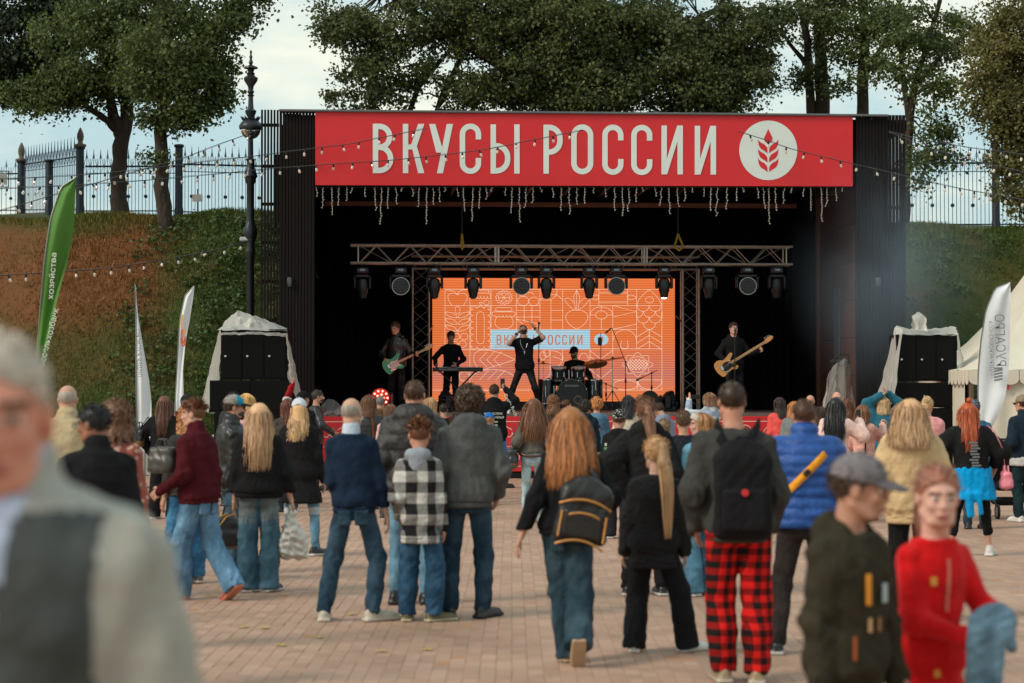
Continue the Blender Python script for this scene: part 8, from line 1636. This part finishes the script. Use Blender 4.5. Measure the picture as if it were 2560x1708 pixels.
for dx_, z_, w_, h_, c_ in ((0, 1.18, .09, .06, (226, 84, 48)), (.0, 1.10, .1, .05, (70, 150, 62)), (0, 1.25, .11, .05, (24, 28, 34)), (-.04, .96, .03, .06, (24, 28, 34)), (.03, .96, .03, .06, (24, 28, 34))): p = p37['tpt'](0, z_, .006); MB().box((dx_, p.y, z_ + p37['dz']), (w_, .004, h_)).build('patch', mat('paint_%d_%d_%d' % c_, srgb(*c_), .7), e)
crowd('woman with straight black hair in a cream jacket', 1568, 985, 164, 2, sex='f', top=dict(c=C(208, 198, 180), g=.055, hem=.8, sr=.02), bot=pants(JEAND), hair=('long', BLKH, .26, 1.05), shoe=WS)
crowd('woman with reddish brown hair in black behind the cream jacket', 1604, 984, 150, -12, sex='f', top=dict(c=BLK), bot=pants(JEAND), hair=('long', (.20, .075, .032), .24), shoe=BS)
p40 = crowd('child in a polka dot bandana and black hoodie', 1546, 1027, 213, -2, top=dict(c=(.012, .012, .013), g=.045, hem=.82, hood=.9), bot=pants(C(44, 46, 52), 'wide', 'cloth'), hair=('buzz', BR2), cap=('bandana', (fabric((.014, .014, .015), 'dots', (.62, .62, .6)),) * 2), hs=1.12, shoe=BSW, LF=(-.12, 0, 0))
e = part_of(p40, 'hoodie_graphic', 'green and white graphic on the sleeve of the bandana child')
for i in range(3): p = p40['arms'][0][0] * (.75 - .2 * i) + p40['arms'][0][1] * (.25 + .2 * i); MB().box((p[0] - .01, p[1] - .092, p[2]), (.05, .006, .04)).build('patch', mat('patch_green' if i % 2 else 'patch_white', (.12, .42, .12) if i % 2 else (.6, .62, .58), .6), e)
p41 = person('woman in a big black hoodie with a brown ponytail over her shoulder', 1616, 293, 1.68, 2, sex='f', top=dict(c=(.016, .016, .017), kind='knit', g=.055, hem=.76, hood=1.35, sr=.02, fold=.010), bot=pants((.013, .013, .015), 'straight', 'cloth'), shoe=(BLK, (.6, .58, .54)), hair=('pony', (.15, .065, .032), .32, 1.3), skin=SKIN, head=(10, 0), LA=(-.22, -.06, .98, -1, -.3, .2), RA=(.24, .12, .95), LF=(-.17, 0, -10), RF=(.13, 0, 8), w=1.08)
crowd('man in a blue grey hoodie bending his head down', 1664, 1002, 166, 34, top=dict(c=C(120, 132, 150), g=.045, hood=1.0), bot=pants(JEAND), hair=('short', (.04, .02, .014)), shoe=BS, head=(20, -28), skin=(.55, .31, .23), lean=(0, .08))
crowd('brown haired child behind the white headband', 1706, 1030, 225, 8, top=dict(c=C(36, 40, 48), g=.03), bot=pants(JEAND), hair=('short', (.10, .05, .028), .3, 1.08), hs=1.12, shoe=BS)
crowd('small child with light brown hair beside the big black hoodie', 1658, 1052, 210, 0, top=dict(c=C(130, 120, 110)), bot=pants(JEAND), hair=('short', (.22, .14, .08)), hs=1.16, shoe=BS)
p44 = person('woman in a white headband and denim jacket looking left', 1752, 293, 1.56, 38, sex='f', top=dict(c=C(92, 142, 164), kind='denim', g=.045, hem=.70, collar=.03, sr=.014), bot=pants(C(86, 130, 156), 'wide'), shoe=WS, hair=('bob', (.42, .22, .10), .13), band=C(206, 200, 188), skin=(.62, .34, .27), head=(46, 0), LA=(-.10, .30, 1.15), RA=(.2, .2, 1.0))
p45 = crowd('woman in a pale blue checked jacket filming with both hands up', 1770, 978, 152, 14, sex='f', top=dict(c=C(150, 176, 206), c2=C(206, 206, 204), kind='plaid', g=.045, hood=.9), bot=pants(JEAND), hair=('bob', (.22, .11, .06), .12), shoe=BS, LA=(-.24, .34, 1.60, -.6, -.3, -.8), RA=(.10, .34, 1.60, .6, -.3, -.8), grip='of')
phone(p45, 0, 'black phone held sideways by the woman in checked blue', (.12, .03, .02), 0, True)
# ================================================================ right group
p46 = crowd('woman in a coral jacket with long dark hair', 1952, 990, 152, 6, sex='f', top=dict(c=C(222, 86, 80), g=.045, hem=.76), bot=pants(JEAND), hair=('long', (.032, .014, .011), .26), shoe=WS)
crowd('woman with a copper bob in a grey and checked coat', 1985, 1000, 165, -8, sex='f', top=dict(c=C(120, 124, 124), g=.045), bot=pants(JEAND), hair=('bob', (.48, .21, .07), .16), shoe=BS)
p48 = crowd('woman in a black and white houndstooth jacket', 2052, 1012, 186, 4, sex='f', top=dict(c=(.02, .02, .022), c2=(.6, .6, .58), kind='hound', g=.04), bot=pants(JEAND), hair=('bob', BR1, .2), shoe=BS)
p49 = crowd('woman with long black hair in pale pink holding a phone', 2088, 990, 192, -16, sex='f', top=dict(c=C(232, 196, 186), g=.05, hem=.84, sr=.02), bot=pants((.02, .02, .024)), hair=('long', BLKH, .50, 1.15), shoe=BS, RA=(.30, .24, 1.40, 1, -.2, -.7), LA=(-.2, .16, 1.0), head=(-10, 0), grip='rf')
phone(p49, 1, 'phone held beside the black haired woman', (0, 0, .06), -30)
cross_strap(p49, 'black bag strap across the pale pink jacket', (.012, .012, .012), (-14, 1.42), (48, .98), .035)
crowd('bald man in a yellow and red jacket facing the crowd', 2090, 976, 148, 196, top=dict(c=C(228, 150, 46), g=.034, collar=.03), bot=pants(JEAND), shoe=BS, skin=(.60, .32, .235), beard=(.14, .06, .03), hair=None)
crowd('bald man half hidden behind the blue vest', 2027, 984, 150, 0, top=dict(c=(.02, .02, .022)), bot=pants(JEAND), hair=None, shoe=BS, skin=(.56, .29, .2))
crowd('girl with wavy brown hair in front of the dark column', 2122, 994, 162, -4, sex='f', top=dict(c=C(110, 70, 66)), bot=pants(JEAND), hair=('curly', (.15, .06, .03), .2), shoe=BS)
p53 = crowd('woman in a dusty pink jacket looking up to the right', 2158, 1008, 188, -40, sex='f', top=dict(c=C(214, 162, 150), kind='denim', g=.04, hem=.90, sr=.01), bot=pants(C(60, 84, 104)), hair=('long', (.17, .066, .03), .28, 1.1), shoe=BS, head=(-30, 14), skin=SKIN_P, RA=(.10, .40, 1.42, .6, -.2, -.8), LA=(-.2, .1, 1.0), grip='rf')
cross_strap(p53, 'thin brown strap over the dusty pink jacket', C(70, 36, 30), (38, .98), (40, 1.42), .022)
crowd('blonde person in a teal jacket with both hands on the head', 2212, 988, 166, 0, sex='f', top=dict(c=C(40, 98, 118), g=.05, hem=.84, sr=.012), bot=pants(JEAND), hair=('bob', (.46, .30, .16), .17), shoe=BS, LA=(-.07, -.04, 1.76, -1, .1, .0), RA=(.09, .04, 1.78, 1, .1, .0))
p55 = person('woman with wavy blonde hair in a cream fleece jacket', 2276, 330, 1.69, -2, sex='f', top=dict(c=C(204, 174, 132), kind='fleece', g=.062, hem=.82, hood2=C(140, 160, 172), sr=.028, fold=.013), bot=pants((.012, .012, .013), 'straight', 'cloth'), shoe=BS, hair=('bob', (.42, .25, .13), .25, 1.12), head=(-8, 0), LA=(-.25, .16, .95), RA=(.25, .16, .95), w=1.06)
p56 = crowd('woman with a blonde bun in a pink shirt before the right speakers', 2322, 990, 190, -16, sex='f', top=dict(c=C(236, 160, 160), g=.045, hem=.74), bot=pants(C(220, 150, 150), 'straight', 'cloth'), hair=('bun', (.58, .40, .22)), shoe=WS, w=1.1)
p57 = person('red haired woman with a bright blue sweater tied round her waist', 2428, 238, 1.63, -2, sex='f', top=dict(c=(.012, .012, .013), kind='knit', g=.055, hem=1.0, sr=.035), bot=pants((.010, .010, .011), 'skinny', 'cloth', hem=.24), shoe=WS, hair=('long', (.38, .075, .020), .42, 1.05), LF=(-.24, 0, 0), RF=(.20, .04, -20), LA=(-.32, .20, 1.05, -1, -.4, 0), RA=(.30, .14, .98, 1, -.4, 0), w=1.12)
V, F = hair_vf('bun', .1, 77); o = link('hair_bun', npmesh('hair_bun', *sdf([('el', (0, -.06, .145), (.034, .034, .032))], .01), hair_mat((.38, .075, .020)), None, True), p57['o']); o.matrix_local = Matrix.Translation(Vector(p57['hc']))
sk = empty('tied_sweater', 'bright blue sweater knotted round the red haired woman waist', 'sweater', M=p57['M']); z0 = p57['dz']
VF = sdf([('loft', np.array([.66, .74, .9, 1.02]) + z0, (.262, .25, .225, .205), (.205, .19, .175, .16), (0,) * 4, (-.01,) * 4), ('rc', (-.06, -.19, .72 + z0), (-.05, -.2, .5 + z0), .05, .04), ('rc', (.03, -.19, .72 + z0), (.06, -.2, .52 + z0), .045, .03)], .014, .02, cuts=[((-.1, 0, -1), -(.46 + z0))]); V = folds(VF[0], VF[1], .007, 3, (), 30, 1, .25); vf_obj('cloth', (V, VF[1]), fabric(C(0, 150, 214), 'knit'), sk)
e = part_of(p57, 'shirt_print', 'grey printed rows on the back of the black top')
for i in range(9): p = p57['tpt'](8, 1.30 - i * .032, .034); MB().box((p.x - .03 + .012 * (i % 3), p.y, p.z), (.10 - .02 * (i % 2), .004, .02)).build('patch', mat('print_grey', (.16, .17, .18), .8, var=.5, vs=50), e)
handbag(p57, 'pink handbag hanging from the red haired woman shoulder', C(226, 130, 146), (.37, -.06, .86), (.20, .10, .20), 'leather', [(.36, -.06, .95), (.33, -.1, 1.2), (.22, -.13, 1.42), (.16, -.05, 1.47)])
crowd('person in a patterned bandana and teal shirt behind the red hair', 2438, 995, 200, -6, top=dict(c=C(38, 96, 124), g=.035), bot=pants(JEAND), hair=('short', BR1), cap=('bandana', (fabric(C(60, 80, 110), 'dots', C(200, 205, 210)),) * 2), shoe=BS)
p59 = crowd('man in a navy jacket with cap and sunglasses at the right edge', 2560, 985, 190, 30, top=dict(c=C(30, 42, 54), g=.05, hem=.88, collar=.03, hem2=C(190, 190, 186)), bot=pants(C(28, 48, 52), 'straight', 'cloth'), hair=('short', BR1), cap=('cap', (C(150, 130, 110), C(150, 130, 110), C(170, 150, 130))), glasses=True, skin=(.55, .28, .18), shoe=WS, LA=(-.26, .2, 1.0), w=1.12)
# stroller
st = empty('stroller', 'black folding stroller beside the man in navy at the right edge', 'stroller', loc=((2515 - 1280) / 184, FPX / 184, 0))
for x_ in (-.2, .2):
    for y_ in (-.3, .3):
        wl2 = MB(); wl2.lathe([(.075, -.015), (.1, -.018), (.1, .018), (.075, .015)], 18, (x_, y_, .1), M=Matrix.Rotation(R(90), 3, 'Y'), cap=False); w_ = wl2.build('wheel', rubber, st, smooth=True); MB().lathe([(.001, -.012), (.072, -.012), (.072, .012), (.001, .012)], 14, (x_, y_, .1), M=Matrix.Rotation(R(90), 3, 'Y'), cap=False).build('hub', mat('hub_grey', (.2, .2, .21), .5), w_)
for x_ in (-.2, .2): MB().tube([(x_, -.3, .1), (x_, .1, .5), (x_, .34, 1.02)], .013, 6).tube([(x_, .3, .1), (x_, -.05, .5)], .012, 6).build('frame', dark_metal, st, smooth=True)
MB().tube([(-.2, .34, 1.02), (-.12, .38, 1.05), (.12, .38, 1.05), (.2, .34, 1.02)], .016, 6).build('handle', rubber, st, smooth=True); vf_obj('seat', sdf([('box', (0, 0, .42), (.18, .2, .05), .03), ('box', (0, .18, .62), (.18, .05, .24), .04, rotm(0, 20))], .02, .04), fabric((.014, .014, .016), 'cloth'), st); vf_obj('canopy', sdf([('el', (0, .1, .82), (.21, .28, .18))], .02, cuts=[((0, 0, -1), -.8)]), fabric((.016, .016, .018), 'cloth'), st); MB().box((0, .05, .22), (.34, .4, .1), bev=.03).build('basket', fabric((.014, .014, .016), 'cloth'), st)
# small bottle on the stage edge, pale floor litter
bt = empty('water_bottle', 'small white bottle standing on the stage edge', 'bottle', M=SM @ Matrix.Translation((ST(1272, 1030, .3).x, .3, FLOOR))); MB().lathe([(.03, 0), (.032, .02), (.032, .13), (.014, .17), (.014, .2)], 12).build('bottle_body', white_plastic, bt, smooth=True); MB().lathe([(.016, .195), (.016, .22)], 10).build('lid', white_plastic, bt)
lfm = mat('fallen_leaf', (.45, .33, .06), .7, var=.3)
for i, (u, v) in enumerate(((800, 1594), (612, 1568), (664, 1570), (955, 1628), (1070, 1624), (706, 1613), (985, 1498), (880, 1536))):
    k = (v - 966) / 1.78; e = MB(); a = i * 1.3; e.add([(.05 * math.cos(a + t) * (1 if j % 2 == 0 else .55), .05 * math.sin(a + t) * (1 if j % 2 == 0 else .55), .004 + .008 * (j % 2)) for j, t in enumerate([x * .785 for x in range(8)])], [tuple(range(8))]); o = e.build('fallen_leaf', lfm); o.location = ((u - 1280) / k, FPX / k, .003); tag(o, 'small yellow leaf on the paving, ' + ('below the left shoe of the navy sweater', 'leftmost of all by the jacket sleeve', 'second from the grey jacket sleeve', 'nearest one below the plaid boy', 'brown one right of the nearest leaf', 'lowest one in the left part', 'between navy sweater and plaid boy', 'just right of the navy sweater shoe')[i], 'leaf', 'fallen leaves on the paving')
